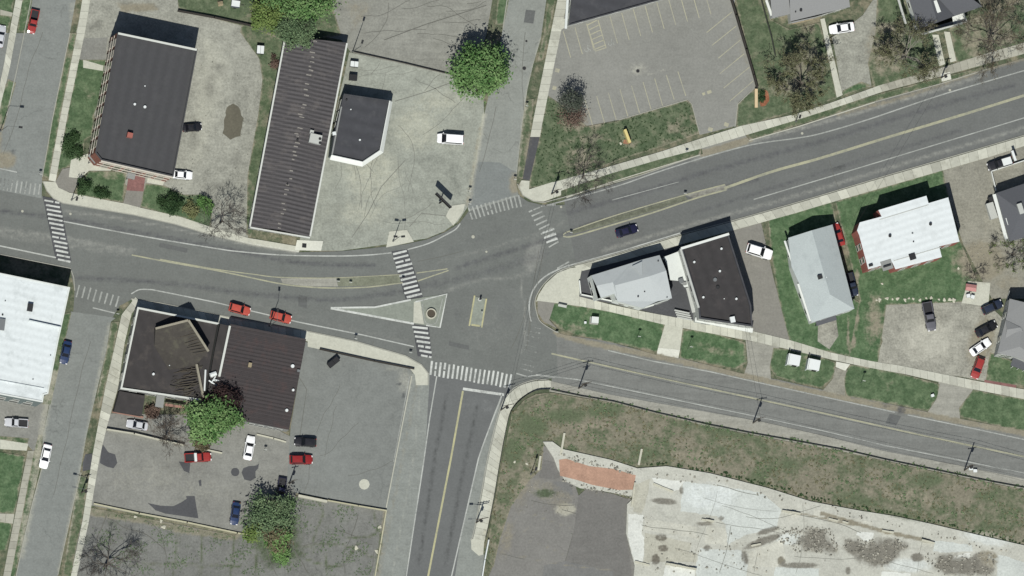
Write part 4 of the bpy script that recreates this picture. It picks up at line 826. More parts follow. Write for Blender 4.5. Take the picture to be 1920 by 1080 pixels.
finish('red_paint', A(176, 84, 70), .7, var=.1)
M['glass'] = plain('window_glass', (0.012, 0.014, 0.018), .12, spec=.6)

def xy(v): return (v.x, v.y)
def windows(root, a, b, z0, z1, n, wid=1.0, out=0.0, frame='wall_pale', margin=.8):
    """n windows along the wall from a to b (metres), each a frame with its pane"""
    a, b = Vector(a), Vector(b); d = b - a; L = d.length
    if L < 1.6: return
    d.normalize(); nn = Vector((d.y, -d.x)); rz = math.atan2(d.y, d.x)
    for i in range(n):
        t = margin + (L - 2 * margin) * (i + .5) / n; c = a + d * t + nn * (out + .03)
        fr = MB().box((c.x, c.y, (z0 + z1) / 2), (wid + .24, .12, z1 - z0 + .24), rz)
        fr.box((c.x + nn.x * .03, c.y + nn.y * .03, z0 - .15), (wid + .3, .14, .1), rz)
        f = fr.build('window', M[frame], root)
        c2 = c + nn * .065
        MB().box((c2.x, c2.y, (z0 + z1) / 2), (wid, .03, z1 - z0), rz).build('pane', M['glass'], f)
def door(root, a, b, t, z0=0.05, h=2.1, wid=1.0, mat='wood_dark'):
    a, b = Vector(a), Vector(b); d = (b - a); c = a + d * t; d.normalize(); nn = Vector((d.y, -d.x)); rz = math.atan2(d.y, d.x); c += nn * .03
    o = MB().box((c.x, c.y, z0 + h / 2), (wid, .12, h), rz).build('door', M[mat], root)
    h_ = c + nn * .1 + d * (wid * .38)
    MB().box((h_.x, h_.y, z0 + 1.0), (.14, .08, .06), rz).build('handle', M['metal'], o)
def house_root(name, label, cat, pts):
    c = sum((Vector((p.x, p.y, 0)) for p in pts), Vector()) / len(pts); r = empty(name, c, label, cat); return r
def rel(root, o):                 # keep the part where it was modelled
    o.location = -Vector(root.location); return o
class Building:
    """outline: corners of the roof line in photograph pixels, at height h metres"""
    def __init__(s, name, label, cat, outline, h, wall, roof, parapet=0.0, pt=.3, pmat=None, roof_step=None):
        pts = [P(x, y, h) for x, y in outline]; s.poly = ccw([xy(p) for p in pts]); s.h = h
        s.root = house_root(name, label, cat, pts); s.kids = []
        W = MB(); n = len(s.poly); top = h
        W.add([(x, y, -.2) for x, y in s.poly] + [(x, y, top - (.02 if parapet else 0)) for x, y in s.poly], [(i, (i + 1) % n, n + (i + 1) % n, n + i) for i in range(n)])
        s.part(W, 'wall', wall)
        rz = h - parapet
        inn = inset(s.poly, pt) if parapet else s.poly
        R = MB().add([(x, y, rz) for x, y in inn], [tuple(range(n))]); s.roof = s.part(R, 'roof', roof)
        if parapet:
            m = MB(); o = inset(s.poly, -.05); i2 = inset(s.poly, pt)
            vs = [(x, y, z) for z in (h - .25, h + .04) for x, y in o] + [(x, y, h + .04) for x, y in i2] + [(x, y, rz - .05) for x, y in i2]
            fs = []
            for i in range(n):
                j = (i + 1) % n; fs += [(i, j, n + j, n + i), (n + i, n + j, 2 * n + j, 2 * n + i), (2 * n + i, 2 * n + j, 3 * n + j, 3 * n + i)]
            m.add(vs, fs); s.part(m, 'parapet', pmat or 'coping')
    def part(s, mb, name, mat, parent=None):
        o = mb.build(name, [M[k] for k in mat] if isinstance(mat, (list, tuple)) else M[mat], parent or s.root)
        if parent is None: rel(s.root, o)
        return o
    def edge(s, i): return s.poly[i % len(s.poly)], s.poly[(i + 1) % len(s.poly)]
    def win(s, i, z0, z1, n, **k):
        before = set(s.root.children); windows(s.root, *s.edge(i), z0, z1, n, **k)
        for o in s.root.children:
            if o not in before: rel(s.root, o)
    def door(s, i, t, **k):
        before = set(s.root.children); door(s.root, *s.edge(i), t, **k)
        for o in s.root.children:
            if o not in before: rel(s.root, o)
    def vent(s, px, py, z=None, r=.28, h=.5, mat='metal_white', name='roof_vent'):
        z = s.h if z is None else z; c = P(px, py, z + h); m = MB()
        m.tube((c.x, c.y, z - .02), (c.x, c.y, z + h * .75), r * .7, n=10); m.tube((c.x, c.y, z + h * .7), (c.x, c.y, z + h), r, r * .8, n=10); s.part(m, name, mat)
    def box(s, px, py, z, size, rz=0.0, mat='metal', name='roof_unit', extra=None):
        c = P(px, py, z + size[2]); m = MB().box((c.x, c.y, z + size[2] / 2), size, rz)
        if extra: extra(m, c, z, size, rz)
        return s.part(m, name, mat)
def slab_faces(b, name, mat, pts, faces, thick=.16):
    """sloping roof planes, given thickness; pts are (px, py, height)"""
    v = [P(x, y, z) for x, y, z in pts]; m = MB(); n = len(v)
    fl = []
    for f in faces:
        nn = (v[f[1]] - v[f[0]]).cross(v[f[2]] - v[f[0]]); fl.append(f if nn.z > 0 else f[::-1])
    m.add(v, fl)
    cnt = {}
    for f in fl:
        for i in range(len(f)):
            e = (f[i], f[(i + 1) % len(f)]); cnt[e] = 1
    lo = [q - Vector((0, 0, thick)) for q in v]; base = len(m.v); m.v += [tuple(q) for q in lo]
    for (i, j) in cnt:
        if (j, i) not in cnt: m.f.append((j, i, base + i, base + j)); m.m.append(0); m.c.append(None)
    for f in fl: m.f.append(tuple(base + i for i in f[::-1])); m.m.append(0); m.c.append(None)
    return b.part(m, name, mat)
def gable(b, mat, pts, inn=.3):
    """the wall that closes a roof's end, from the eaves up to the ridge"""
    v = [P(x, y, z) for x, y, z in pts]; c = Vector((b.root.location.x, b.root.location.y, 0)); e = (v[-1] - v[0]); nn = Vector((-e.y, e.x, 0)).normalized()
    if nn.dot(c - Vector((v[0].x, v[0].y, 0))) < 0: nn = -nn
    m = MB(); n = len(v)
    for o in (nn * inn, nn * (inn + .12)):
        q = [p + o - Vector((0, 0, .1)) for p in v]; m.add([tuple(p) for p in q] + [(p.x, p.y, b.h - .4) for p in q], [(i, i + 1, n + i + 1, n + i) for i in range(n - 1)])
    b.part(m, 'gable_wall', mat)
def ac_extra(m, c, z, size, rz):
    m.box((c.x, c.y, z + size[2] + .03), (size[0] * .7, size[1] * .7, .06), rz)

# --- brick apartment house, west end
b = Building('brick_building', 'three storey red brick building with a flat dark roof and white stone window trim', 'building', [(221, 61), (370, 92), (325, 331), (190, 300), (179, 286)], 9.3, 'brick', 'roof_dark', .5, .22, 'roof_dark')
E = {}
for i in range(5):
    p, q = b.edge(i); d = Vector(q) - Vector(p); E[i] = (d.length, Vector((d.y, -d.x)).normalized())
west = min((i for i in E if E[i][0] > 15), key=lambda i: E[i][1].x); south = min((i for i in E if E[i][0] > 8), key=lambda i: E[i][1].y); east = max((i for i in E if E[i][0] > 15), key=lambda i: E[i][1].x)
for fl in range(3):
    b.win(west, .9 + fl * 3.0, 2.6 + fl * 3.0, 10, wid=1.3, frame='trim_stone'); b.win(south, .9 + fl * 3.0, 2.6 + fl * 3.0, 6, wid=1.3, frame='trim_stone'); b.win(east, .9 + fl * 3.0, 2.6 + fl * 3.0, 5, wid=1.0, frame='trim_stone')
for i, zs in ((south, (.35, 2.95, 3.25, 5.95, 6.25)), (west, (2.95, 5.95))):
    p, q = b.edge(i); p, q = Vector(p), Vector(q); d = q - p; L = d.length; d.normalize(); nn = Vector((d.y, -d.x)); c = (p + q) / 2 + nn * .05; m = MB()
    for z in zs: m.box((c.x, c.y, z), (L * .98, .16, .22), math.atan2(d.y, d.x))
    b.part(m, 'stone_band', 'trim_stone')
p, q = b.edge(south); p, q = Vector(p), Vector(q); d = (q - p).normalized(); nn = Vector((d.y, -d.x)); c = (p + q) / 2 + nn * .1
b.part(MB().box((c.x, c.y, 9.0), ((q - p).length, .5, .35), math.atan2(d.y, d.x)), 'cornice', 'trim_stone')
b.door(south, .55, h=2.3, wid=1.6)
cp = P(166, 302, 0); m = MB().box((cp.x + .6, cp.y + .4, 3.0), (2.2, 1.5, .14), math.radians(-50)); m.box((cp.x - .1, cp.y + 1.0, 1.5), (.12, .12, 3)); m.box((cp.x - .1, cp.y - .5, 1.5), (.12, .12, 3)); b.part(m, 'canopy', 'wall_grey')
cp = P(246, 330, 2.6); m = MB().box((cp.x, cp.y, 2.6), (1.6, 1.2, .12), math.radians(-13)); m.box((cp.x - .6, cp.y - .4, 1.3), (.1, .1, 2.5)); m.box((cp.x + .6, cp.y - .5, 1.3), (.1, .1, 2.5)); b.part(m, 'canopy', 'wall_grey')
n_ = [P(221.5, 62.5, 9.32), P(369, 93.5, 9.32)]; b.part(MB().box(((n_[0].x + n_[1].x) / 2, (n_[0].y + n_[1].y) / 2, 9.32), ((n_[1] - n_[0]).length, .42, .12), math.atan2(n_[1].y - n_[0].y, n_[1].x - n_[0].x)), 'coping', 'coping')  # sunlit inner face of the north parapet, painted as a pale strip
b.vent(253, 195, 8.8, .3); b.vent(272, 200, 8.8, .34); b.vent(272, 161, 8.8, .16, .3)
b.box(244, 253, 8.8, (1.15, 1.0, 1.2), math.radians(-13), 'brick_red', 'chimney'); 
# --- long shed with a ribbed low gable roof
OUT = [(536, 76), (649, 80), (580, 443), (470, 425)]
b = Building('long_shed', 'long low building with a dark ribbed metal roof and pale gutters', 'building', OUT, 3.6, 'wall_grey', 'roof_rib')
bpy.data.objects.remove(b.roof)
slab_faces(b, 'roof', 'roof_rib', [(534, 75, 3.6), (592, 74, 4.5), (650, 80, 3.6), (581, 444, 3.6), (524, 431, 4.5), (469, 425, 3.6)], [(0, 1, 4, 5), (1, 2, 3, 4)])
gable(b, 'wall_grey', [(534, 75, 3.6), (592, 74, 4.5), (650, 80, 3.6)]); gable(b, 'wall_grey', [(581, 444, 3.6), (524, 431, 4.5), (469, 425, 3.6)])
m = MB(); random.seed(3)
for i in range(46):               # standing ribs
    t = (i + .5) / 46
    L_ = P(534 + (469 - 534) * t, 75 + 350 * t, 3.62); C_ = P(592 + (524 - 592) * t, 74 + 357 * t, 4.52); R_ = P(650 + (581 - 650) * t, 80 + 364 * t, 3.62)
    m.tube(L_, C_, .05, n=4); m.tube(C_, R_, .05, n=4)
b.part(m, 'roof_seam', 'roof_rib')
for i in range(40):               # pale panels along the ridge
    t = (i + random.uniform(.2, .8)) / 40
    if random.random() < .2: continue
    c = P(592 + (524 - 592) * t + random.uniform(-3, 3), 74 + 357 * t, 4.56); b.part(MB().box((c.x, c.y, 4.5), (random.uniform(.5, 1.1), random.uniform(.2, .32), .06), math.radians(-11)), 'ridge_panel', 'ridge')
for a_, c_ in (((533.5, 76), (468.5, 425)), ((650.5, 81), (581.5, 443))):
    u, v = P(*a_, 3.62), P(*c_, 3.62); b.part(MB().box(((u.x + v.x) / 2, (u.y + v.y) / 2, 3.6), ((v - u).length, .34, .2), math.atan2(v.y - u.y, v.x - u.x)), 'gutter', 'coping')
u, v = P(469, 426.5, 3.5), P(581, 446, 3.5); b.part(MB().box(((u.x + v.x) / 2, (u.y + v.y) / 2, 3.55), ((v - u).length, .3, .24), math.atan2(v.y - u.y, v.x - u.x)), 'front_trim', 'coping')
for i in range(4):
    p, q = b.edge(i); b.win(i, 1.0, 2.2, 5 if (Vector(q) - Vector(p)).length > 20 else 3)
o = b.box(592, 260, 4.0, (2.5, 1.9, 1.2), math.radians(-13), 'wall_pale', 'air_unit'); c = P(597, 264, 5.25)
for dy in (-.4, .45): b.part(MB().tube((c.x + .35, c.y + dy, 5.18), (c.x + .35, c.y + dy, 5.26), .3, n=12), 'fan', 'black')
b.box(585, 247, 4.0, (.8, .7, .9), math.radians(-13), 'wall_pale', 'air_duct'); b.vent(558, 85, 3.9, .45, .4, 'metal'); b.vent(558, 262, 4.4, .25, .5, 'metal_dark'); b.vent(539, 345, 4.4, .2, .4, 'metal_dark')
# --- service station with a white mansard front
b = Building('service_station', 'dark flat roofed garage with a wide white awning round its front', 'building', [(645, 176), (731, 189), (713, 282), (680, 304), (622, 291), (626, 255)], 4.3, 'wall_teal', 'roof_tar', .35, .2, 'roof_tar')
OUTER = [(733, 188), (716, 284), (681, 309), (619, 296)]; m = MB(); a_ = [P(x, y, 4.32) for x, y in ((731, 189), (713, 282), (680, 304), (621, 291))]; dirs = []
ctr = sum((Vector((p.x, p.y, 0)) for p in a_), Vector()) / 4
pp = ccw([xy(q) for q in a_]); oo = []
for i, q in enumerate(a_):
    prev = a_[max(0, i - 1)]; nxt = a_[min(3, i + 1)]; d = Vector((nxt.x - prev.x, nxt.y - prev.y, 0)).normalized(); nn = Vector((-d.y, d.x, 0))
    if nn.dot(Vector((q.x, q.y, 0)) - Vector((b.root.location.x, b.root.location.y, 0))) < 0: nn = -nn
    oo.append(q + nn * (.85 if i else .7) + Vector((0, 0, -.75)))
n = 4; vs = [tuple(q) for q in a_] + [tuple(q) for q in oo] + [(q.x, q.y, q.z - .35) for q in oo] + [(q.x, q.y, q.z - .3) for q in a_]
fs = []
for i in range(3): fs += [(i, n + i, n + i + 1, i + 1), (n + i, 2 * n + i, 2 * n + i + 1, n + i + 1), (2 * n + i, i, i + 1, 2 * n + i + 1)][:2]
m.add(vs, fs); b.part(m, 'awning', 'trim_white')
m = MB()
for i in range(3): m.tube(a_[i] + Vector((0, 0, .06)), a_[i + 1] + Vector((0, 0, .06)), .16, n=5)
b.part(m, 'front_coping', 'trim_white')
for i in range(6):
    p, q = b.edge(i); L = (Vector(q) - Vector(p)).length
    if L > 5: b.win(i, .6, 2.6, max(1, int(L / 3)), wid=1.9)
u, v = P(642, 200, 4.33), P(624, 292, 4.33); b.part(MB().box(((u.x + v.x) / 2 - .2, (u.y + v.y) / 2, 4.25), ((v - u).length, .3, .2), math.atan2(v.y - u.y, v.x - u.x)), 'side_coping', 'wall_grey')
b.vent(675, 262, 3.95, .24, .45); b.vent(658, 205, 3.95, .16, .3); b.vent(650, 187, 3.95, .2, .4, 'metal_dark'); b.box(627, 250, 3.95, (.7, .7, .7), .2, 'metal_white')
# --- dark flat roof at the head of the stall lot
b = Building('flat_roof_building', 'large building with smooth blue black flat roof beside the marked parking lot', 'building', [(1067, 47), (1082, -90), (1420, -90), (1246, -3)], 4.0, 'wall_pale', 'roof_tar', .3, .2, 'roof_tar')
for i in range(4): b.win(i, .9, 2.2, 5)
b.part(MB().box((P(1066, 20, 4).x - .35, P(1066, 20, 4).y, 3.95), (.5, 7.5, .3), math.radians(-5)), 'gutter', 'wall_white')
# --- houses along the top
b = Building('grey_house', 'grey shingled house with a shallow porch roof above the gravel drive', 'house', [(1449, 32), (1482, 24), (1484, 41), (1530, 31), (1592, 12), (1580, -60), (1430, -60)], 3.6, 'wall_pale', 'shingle_grey')
bpy.data.objects.remove(b.roof)
slab_faces(b, 'roof', 'shingle_grey', [(1444, -8, 5.6), (1478, -14, 5.6), (1482, 26, 3.7), (1448, 34, 3.7), (1480, -30, 6.4), (1586, -40, 6.4), (1594, 13, 3.7), (1482, 40, 3.7), (1438, -60, 4.5), (1586, -70, 4.5)], [(0, 1, 2, 3), (4, 5, 6, 7), (4, 5, 9, 8)])
slab_faces(b, 'porch_roof', 'shingle_grey', [(1484, 27, 3.3), (1526, 17, 3.3), (1528, 33, 2.7), (1485, 44, 2.7)], [(0, 1, 2, 3)])
u, v = P(1485, 45, 2.7), P(1524, 36, 2.7); b.part(MB().box(((u.x + v.x) / 2, (u.y + v.y) / 2, 2.68), ((v - u).length, .22, .16), math.atan2(v.y - u.y, v.x - u.x)), 'gutter', 'wood')
u, v = P(1437, 0, 3.5), P(1447, 29, 3.5); b.part(MB().box(((u.x + v.x) / 2, (u.y + v.y) / 2, 3.3), ((v - u).length, .5, .3), math.atan2(v.y - u.y, v.x - u.x)), 'gutter', 'trim_white')
b.vent(1502, 19, 4.6, .3, .5, 'metal_dark'); b.vent(1492, 22, 4.2, .15, .6, 'metal_dark')
for i in range(6):
    p, q = b.edge(i)
    if (Vector(q) - Vector(p)).length > 3: b.win(i, 1.0, 2.2, 2)
b = Building('slate_house', 'dark slate roofed house with white porch roof and two front walks', 'house', [(1692, -50), (1728, 62), (1812, 40), (1806, 20), (1840, 10), (1820, -50)], 5.0, 'wall_white', 'shingle_slate')
bpy.data.objects.remove(b.roof)
slab_faces(b, 'roof', 'shingle_slate', [(1690, -50, 5), (1722, 54, 5), (1758, 42, 7.2), (1730, -50, 7.2), (1790, 30, 5), (1766, -50, 5), (1842, 12, 5), (1822, -50, 5), (1810, -12, 6.6), (1762, 0, 6.6)], [(0, 1, 2, 3), (2, 3, 5, 4), (9, 4, 6, 8), (9, 8, 7, 5)])
slab_faces(b, 'porch_roof', 'wall_pale', [(1722, 58, 3.4), (1786, 40, 3.4), (1812, 33, 3.4), (1814, 41, 2.9), (1733, 65, 2.9)], [(0, 1, 2, 3, 4)])
slab_faces(b, 'bay_roof', 'trim_white', [(1785, 30, 3.7), (1808, 22, 3.7), (1813, 40, 3.5), (1788, 46, 3.5)], [(0, 1, 2, 3)])
u, v = P(1680, -20, 4.8), P(1699, 44, 4.8); b.part(MB().box(((u.x + v.x) / 2, (u.y + v.y) / 2, 4.2), ((v - u).length, .45, .25), math.atan2(v.y - u.y, v.x - u.x)), 'gutter', 'wall_pale')
b.box(1757, 12, 6.0, (.8, 2.6, .9), math.radians(20), 'trim_white', 'dormer')
for i in range(6):
    p, q = b.edge(i)
    if (Vector(q) - Vector(p)).length > 3: b.win(i, 1.0, 2.3, 3)
# --- corner house and shop on the wedge
b = Building('corner_house', 'pale grey hip roofed house on the corner wedge beside the white terrace', 'house', [(1109, 516), (1188, 491), (1238, 480), (1260, 558), (1206, 576), (1155, 562), (1152, 550), (1121, 560)], 5.3, 'wall_white', 'shingle_light')
bpy.data.objects.remove(b.roof)
K = lambda x, y, h: (1060 + x / 6, 420 + y / 6, h)
slab_faces(b, 'roof', 'shingle_light', [K(290, 580, 5.5), K(740, 440, 5.5), K(865, 400, 5.5), K(1060, 350, 5.5), K(1135, 525, 7.2), K(1200, 835, 5.5), K(1035, 870, 5.5), K(870, 945, 5.5), K(590, 870, 5.5), K(550, 785, 5.9), K(400, 830, 5.5), K(350, 695, 6.4), K(535, 655, 6.5), K(560, 690, 6.9), K(940, 590, 7.3)],
           [(0, 1, 13, 12, 11), (1, 2, 14, 13), (2, 3, 4, 14), (4, 5, 14), (14, 5, 6), (14, 6, 7, 8, 13), (13, 8, 9, 12), (12, 9, 10, 11)])
b.vent(*K(820, 815, 0)[:2], 6.0, .18, .4, 'metal_dark'); b.vent(*K(893, 760, 0)[:2], 6.2, .15, .3, 'metal_dark'); b.vent(*K(1045, 415, 0)[:2], 6.0, .15, .3, 'metal_dark'); b.vent(*K(1145, 825, 0)[:2], 5.8, .12, .3, 'metal_dark')
gable(b, 'wall_white', [K(1060, 350, 5.5), K(1135, 525, 7.2), K(1200, 835, 5.5)])
slab_faces(b, 'dormer', 'shingle_light', [K(755, 470, 6.2), K(865, 420, 6.2), K(865, 580, 7.2)], [(0, 1, 2)], .5)
for i in range(8):
    p, q = b.edge(i)
    if (Vector(q) - Vector(p)).length > 4: b.win(i, 1.0, 2.3, 2)
o = b.box(*K(945, 915, 0)[:2], 1.0, (1.9, .5, 1.6), math.radians(16), 'trim_white', 'bay_window')
b = Building('shop_building', 'tall flat roofed shop with brown black roof and white end parapets', 'building', [(1278, 466), (1366, 440), (1408, 572), (1411, 612), (1312, 597), (1310, 575)], 7.2, 'wall_pale', 'roof_black', .5, .28, 'roof_tar')
u, v = P(1277, 466, 7.3), P(1367, 438.5, 7.3); b.part(MB().box(((u.x + v.x) / 2, (u.y + v.y) / 2, 7.28), ((v - u).length, .5, .2), math.atan2(v.y - u.y, v.x - u.x)), 'coping', 'trim_white')
u, v = P(1277, 466, 7.3), P(1311, 577, 7.3); b.part(MB().box(((u.x + v.x) / 2 - .1, (u.y + v.y) / 2, 7.2), ((v - u).length, .42, .2), math.atan2(v.y - u.y, v.x - u.x)), 'side_coping', 'wall_pale')
for (x, y) in ((1302, 491), (1353, 466), (1350, 508), (1319, 557), (1381, 560)): b.vent(x, y, 6.7, .27, .6)
b.box(1374, 599, 6.7, (1.0, 1.2, .9), .2, 'metal_white'); b.vent(1341, 524, 6.7, .45, .35, 'metal'); b.vent(1346, 538, 6.7, .4, .3, 'metal_dark'); b.vent(1358, 560, 6.7, .12, .3)
for i in range(6):
    p, q = b.edge(i); L = (Vector(q) - Vector(p)).length
    if L > 6: b.win(i, 4.3, 5.8, int(L / 2.5)); b.win(i, .6, 2.6, int(L / 3), wid=1.6)
u, v = P(1303, 601, 3.2), P(1411, 622, 3.2); w_ = MB().box(((u.x + v.x) / 2, (u.y + v.y) / 2 + .2, 3.4), ((v - u).length, .9, .3), math.atan2(v.y - u.y, v.x - u.x)); b.part(w_, 'shop_awning', 'trim_white')
m = MB()                          # white terrace between house and shop
for poly, z0, z1 in (([K(1110, 370, 0), K(1295, 300, 0), K(1370, 520, 0), K(1430, 700, 0), K(1340, 710, 0), K(1290, 640, 0), K(1180, 630, 0), K(1150, 480, 0)], 2.6, 2.9),):
    m.prism(ccw([xy(P(x, y, z1)) for x, y, _ in poly]), z0, z1, bottom=True)
b2 = empty('terrace', P(1265, 510, 0), 'white painted terrace roof between the grey corner house and the tall shop', 'terrace')
o = m.build('deck', M['wall_white'], b2); rel(b2, o)
for x, y in (K(1120, 380, 0)[:2], K(1190, 610, 0)[:2], K(1400, 690, 0)[:2], K(1310, 330, 0)[:2]):
    c = P(x, y, 2.6); rel(b2, MB().box((c.x, c.y, 1.3), (.18, .18, 2.6)).build('post', M['trim_white'], b2))
m = MB(); u, v = P(*K(1420, 710, 0)[:2], 3.0), P(*K(1490, 990, 0)[:2], 3.0); m.box(((u.x + v.x) / 2 - .5, (u.y + v.y) / 2, 2.7), ((v - u).length, 1.3, .25), math.atan2(v.y - u.y, v.x - u.x)); rel(b2, m.build('side_deck', M['wall_pale'], b2))
m = MB()
for k in range(4):
    c = P(1278 + 2 * k, 585 + 4 * k, .5); m.box((c.x, c.y, .9 - .22 * k), (3.2, .3, .18), math.radians(-12))
rel(b2, m.build('stair', M['wall_pale'], b2))
tag(MB().box(P(*K(1300, 640, 0)[:2], 3.2), (.9, 1.0, .7), .3).build('storage_box', M['metal']), 'grey storage box standing on the white terrace', 'box')
tag(MB().box(P(*K(1340, 670, 0)[:2], 3.1), (.8, .7, .5), .1).build('storage_box', M['wall_grey']), 'smaller pale storage bin at the south rim of the white terrace', 'box')
m = MB(); L1 = [K(160, 640, 0), K(175, 790, 0), K(340, 825, 0), K(590, 880, 0), K(850, 945, 0)]   # garden wall
for i in range(len(L1) - 1):
    u, v = P(*L1[i][:2], .8), P(*L1[i + 1][:2], .8); m.box(((u.x + v.x) / 2, (u.y + v.y) / 2, .4), ((v - u).length + .2, .22, .8), math.atan2(v.y - u.y, v.x - u.x))
tag(m.build('garden_wall', M['trim_white']), 'low white wall along the sidewalk below the corner house', 'wall')
# --- pale shingled house with a drive beside it
b = Building('shingled_house', 'long house with pale blue grey shingle roof between two grass strips', 'house', [(1480, 448), (1560, 423), (1599, 580), (1524, 603), (1497, 530), (1487, 500)], 4.6, 'wall_white', 'shingle_pale')
bpy.data.objects.remove(b.roof)
slab_faces(b, 'roof', 'shingle_pale', [(1478, 446, 4.7), (1522, 432, 6.6), (1561, 421, 4.7), (1602, 579, 4.7), (1556, 552, 6.6), (1522, 605, 4.7), (1500, 535, 4.7), (1484, 500, 4.7)], [(0, 1, 4, 7), (1, 2, 3, 4), (4, 3, 5), (7, 4, 6), (4, 5, 6)])
gable(b, 'wall_white', [(1478, 446, 4.7), (1522, 432, 6.6), (1561, 421, 4.7)])
b.box(1538, 519, 5.6, (.85, .85, 1.3), math.radians(17), 'metal_dark', 'chimney'); b.vent(1550, 520, 6, .12, .5)
u, v = P(1477, 455, 4.6), P(1522, 606, 4.6); b.part(MB().box((P(1482, 480, 4.5).x - .15, P(1482, 480, 4.5).y, 4.55), (6.6, .35, .2), math.radians(-72)), 'gutter', 'trim_white')
u, v = P(1499, 532, 4.5), P(1522, 602, 4.5); b.part(MB().box(((u.x + v.x) / 2 - .25, (u.y + v.y) / 2, 4.4), ((v - u).length, .5, .25), math.atan2(v.y - u.y, v.x - u.x)), 'side_gutter', 'trim_white')
for i in range(6):
    p, q = b.edge(i); L = (Vector(q) - Vector(p)).length
    if L > 5: b.win(i, 1.0, 2.4, int(L / 3)); b.win(i, 3.2, 4.2, int(L / 3))
c = P(1549, 602, 2.5); m = MB().box((c.x, c.y + .2, 2.4), (4.4, 1.2, .14), math.radians(17)); [m.box((c.x + k, c.y - .2 + .3 * k, 1.2), (.12, .12, 2.3)) for k in (-1.9, 1.9)]; b.part(m, 'porch', 'shingle_slate')
# --- white roofed brick building
OUT = [(1647, 394), (1737, 367), (1741, 381), (1778, 370), (1799, 453), (1761, 462), (1766, 482), (1679, 505), (1673, 492), (1628, 505), (1611, 441), (1607, 432), (1612, 417), (1653, 406)]
b = Building('white_roofed_building', 'two storey red brick building under a bright white stepped flat roof', 'building', OUT, 6.8, 'brick_red', 'roof_white2')
for i in range(len(OUT)):
    p, q = b.edge(i); L = (Vector(q) - Vector(p)).length
    if L > 4: b.win(i, 1.0, 2.4, max(1, int(L / 2.6))); b.win(i, 4.1, 5.5, max(1, int(L / 2.6)))
b.box(1711, 481, 6.8, (1.3, 1.3, .25), math.radians(17), 'black', 'skylight'); b.vent(1669, 442, 6.8, .34, .6, 'metal_dark'); b.vent(1745, 420, 6.8, .34, .6, 'metal_dark'); b.vent(1713, 453, 6.8, .16, .3, 'metal_dark'); b.box(1633, 497, 6.8, (.8, .5, .4), .3, 'metal_dark'); b.vent(1711, 437, 6.8, .2, .2, 'metal')
m = MB(); c = P(1663, 497, 6.9); m.box((c.x, c.y, 6.85), (2.3, 2.0, .08), math.radians(17)); b.part(m, 'hatch', 'wall_grey'); m = MB().box((c.x, c.y - .2, 7.1), (1.6, .3, .5), math.radians(17)); b.part(m, 'air_unit', 'metal_dark')
for (a_, c_) in (((1649, 412), (1741, 384)), ((1676, 489), (1765, 463))):
    u, v = P(*a_, 6.82), P(*c_, 6.82); b.part(MB().box(((u.x + v.x) / 2, (u.y + v.y) / 2, 6.83), ((v - u).length, .14, .07), math.atan2(v.y - u.y, v.x - u.x)), 'roof_seam', 'wall_pale')
# --- right edge: dark house with white gutters, fenced yard
b = Building('dark_house', 'dark grey roofed house with white gutter at the gravel drive', 'house', [(1869, 362), (1960, 330), (1990, 430), (1893, 450)], 4.2, 'wall_white', 'shingle_slate')
bpy.data.objects.remove(b.roof)
slab_faces(b, 'roof', 'shingle_slate', [(1868, 362, 4.3), (1962, 330, 4.3), (1992, 430, 4.3), (1893, 452, 4.3), (1915, 396, 6.2), (1970, 382, 6.2)], [(0, 1, 5, 4), (4, 5, 2, 3), (0, 4, 3)])
u, v = P(1867, 364, 4.3), P(1890, 448, 4.3); b.part(MB().box(((u.x + v.x) / 2 - .3, (u.y + v.y) / 2, 4.0), ((v - u).length, .7, .25), math.atan2(v.y - u.y, v.x - u.x)), 'gutter', 'trim_white')
b.box(1914, 391, 5.6, (1.0, 2.2, .8), math.radians(17), 'wall_pale', 'dormer'); b.box(1889, 415, 4.4, (.35, 1.5, .2), math.radians(17), 'trim_white', 'skylight')
c = P(1860, 395, 1.5); b.part(MB().box((c.x, c.y, .8), (1.5, 3.4, 1.6), math.radians(17)), 'porch', 'wall_pale')
for i in range(4): b.win(i, 1.0, 2.3, 3)
c = P(1858, 374, 1.2); tag(MB().box((c.x, c.y, .6), (.9, 1.1, 1.2), math.radians(17)).build('cooling_unit', M['metal_dark']), 'dark square cooling unit beside the porch of the dark house', 'air conditioner')
m = MB()
for a_, c_, hh in (((1859, 321), (1868, 357), .9), ((1859, 321), (1960, 288), .9)):
    u, v = P(*a_, hh), P(*c_, hh); m.box(((u.x + v.x) / 2, (u.y + v.y) / 2, hh / 2), ((v - u).length, .16, hh), math.atan2(v.y - u.y, v.x - u.x))
tag(m.build('yard_wall', M['trim_white']), 'low white wall round a gravel yard north of the dark house', 'wall')
b = Building('gabled_house', 'grey multi gabled house behind the row of parked cars', 'house', [(1893, 561), (1980, 585), (1980, 700), (1905, 668), (1871, 663)], 5.0, 'wall_pale', 'shingle_grey')
bpy.data.objects.remove(b.roof)
slab_faces(b, 'roof', 'shingle_grey', [(1893, 560, 5.1), (1922, 567, 6.8), (1970, 580, 5.1), (1970, 690, 5.1), (1912, 650, 6.8), (1905, 670, 5.1), (1870, 662, 5.1), (1888, 590, 5.1), (1916, 613, 6.6)], [(0, 1, 8, 7), (1, 2, 3, 4, 8), (7, 8, 4, 6), (6, 4, 5), (4, 3, 5)])
gable(b, 'wall_pale', [(1893, 560, 5.1), (1922, 567, 6.8), (1970, 580, 5.1)])
slab_faces(b, 'gable_roof', 'shingle_grey', [(1886, 600, 5.2), (1914, 614, 6.7), (1888, 618, 6.2), (1884, 640, 5.2), (1918, 622, 6.7)], [(0, 1, 2), (2, 1, 4, 3)])
for i in range(5):
    p, q = b.edge(i)
    if (Vector(q) - Vector(p)).length > 3: b.win(i, 1.0, 2.3, 2); b.win(i, 3.2, 4.3, 2)
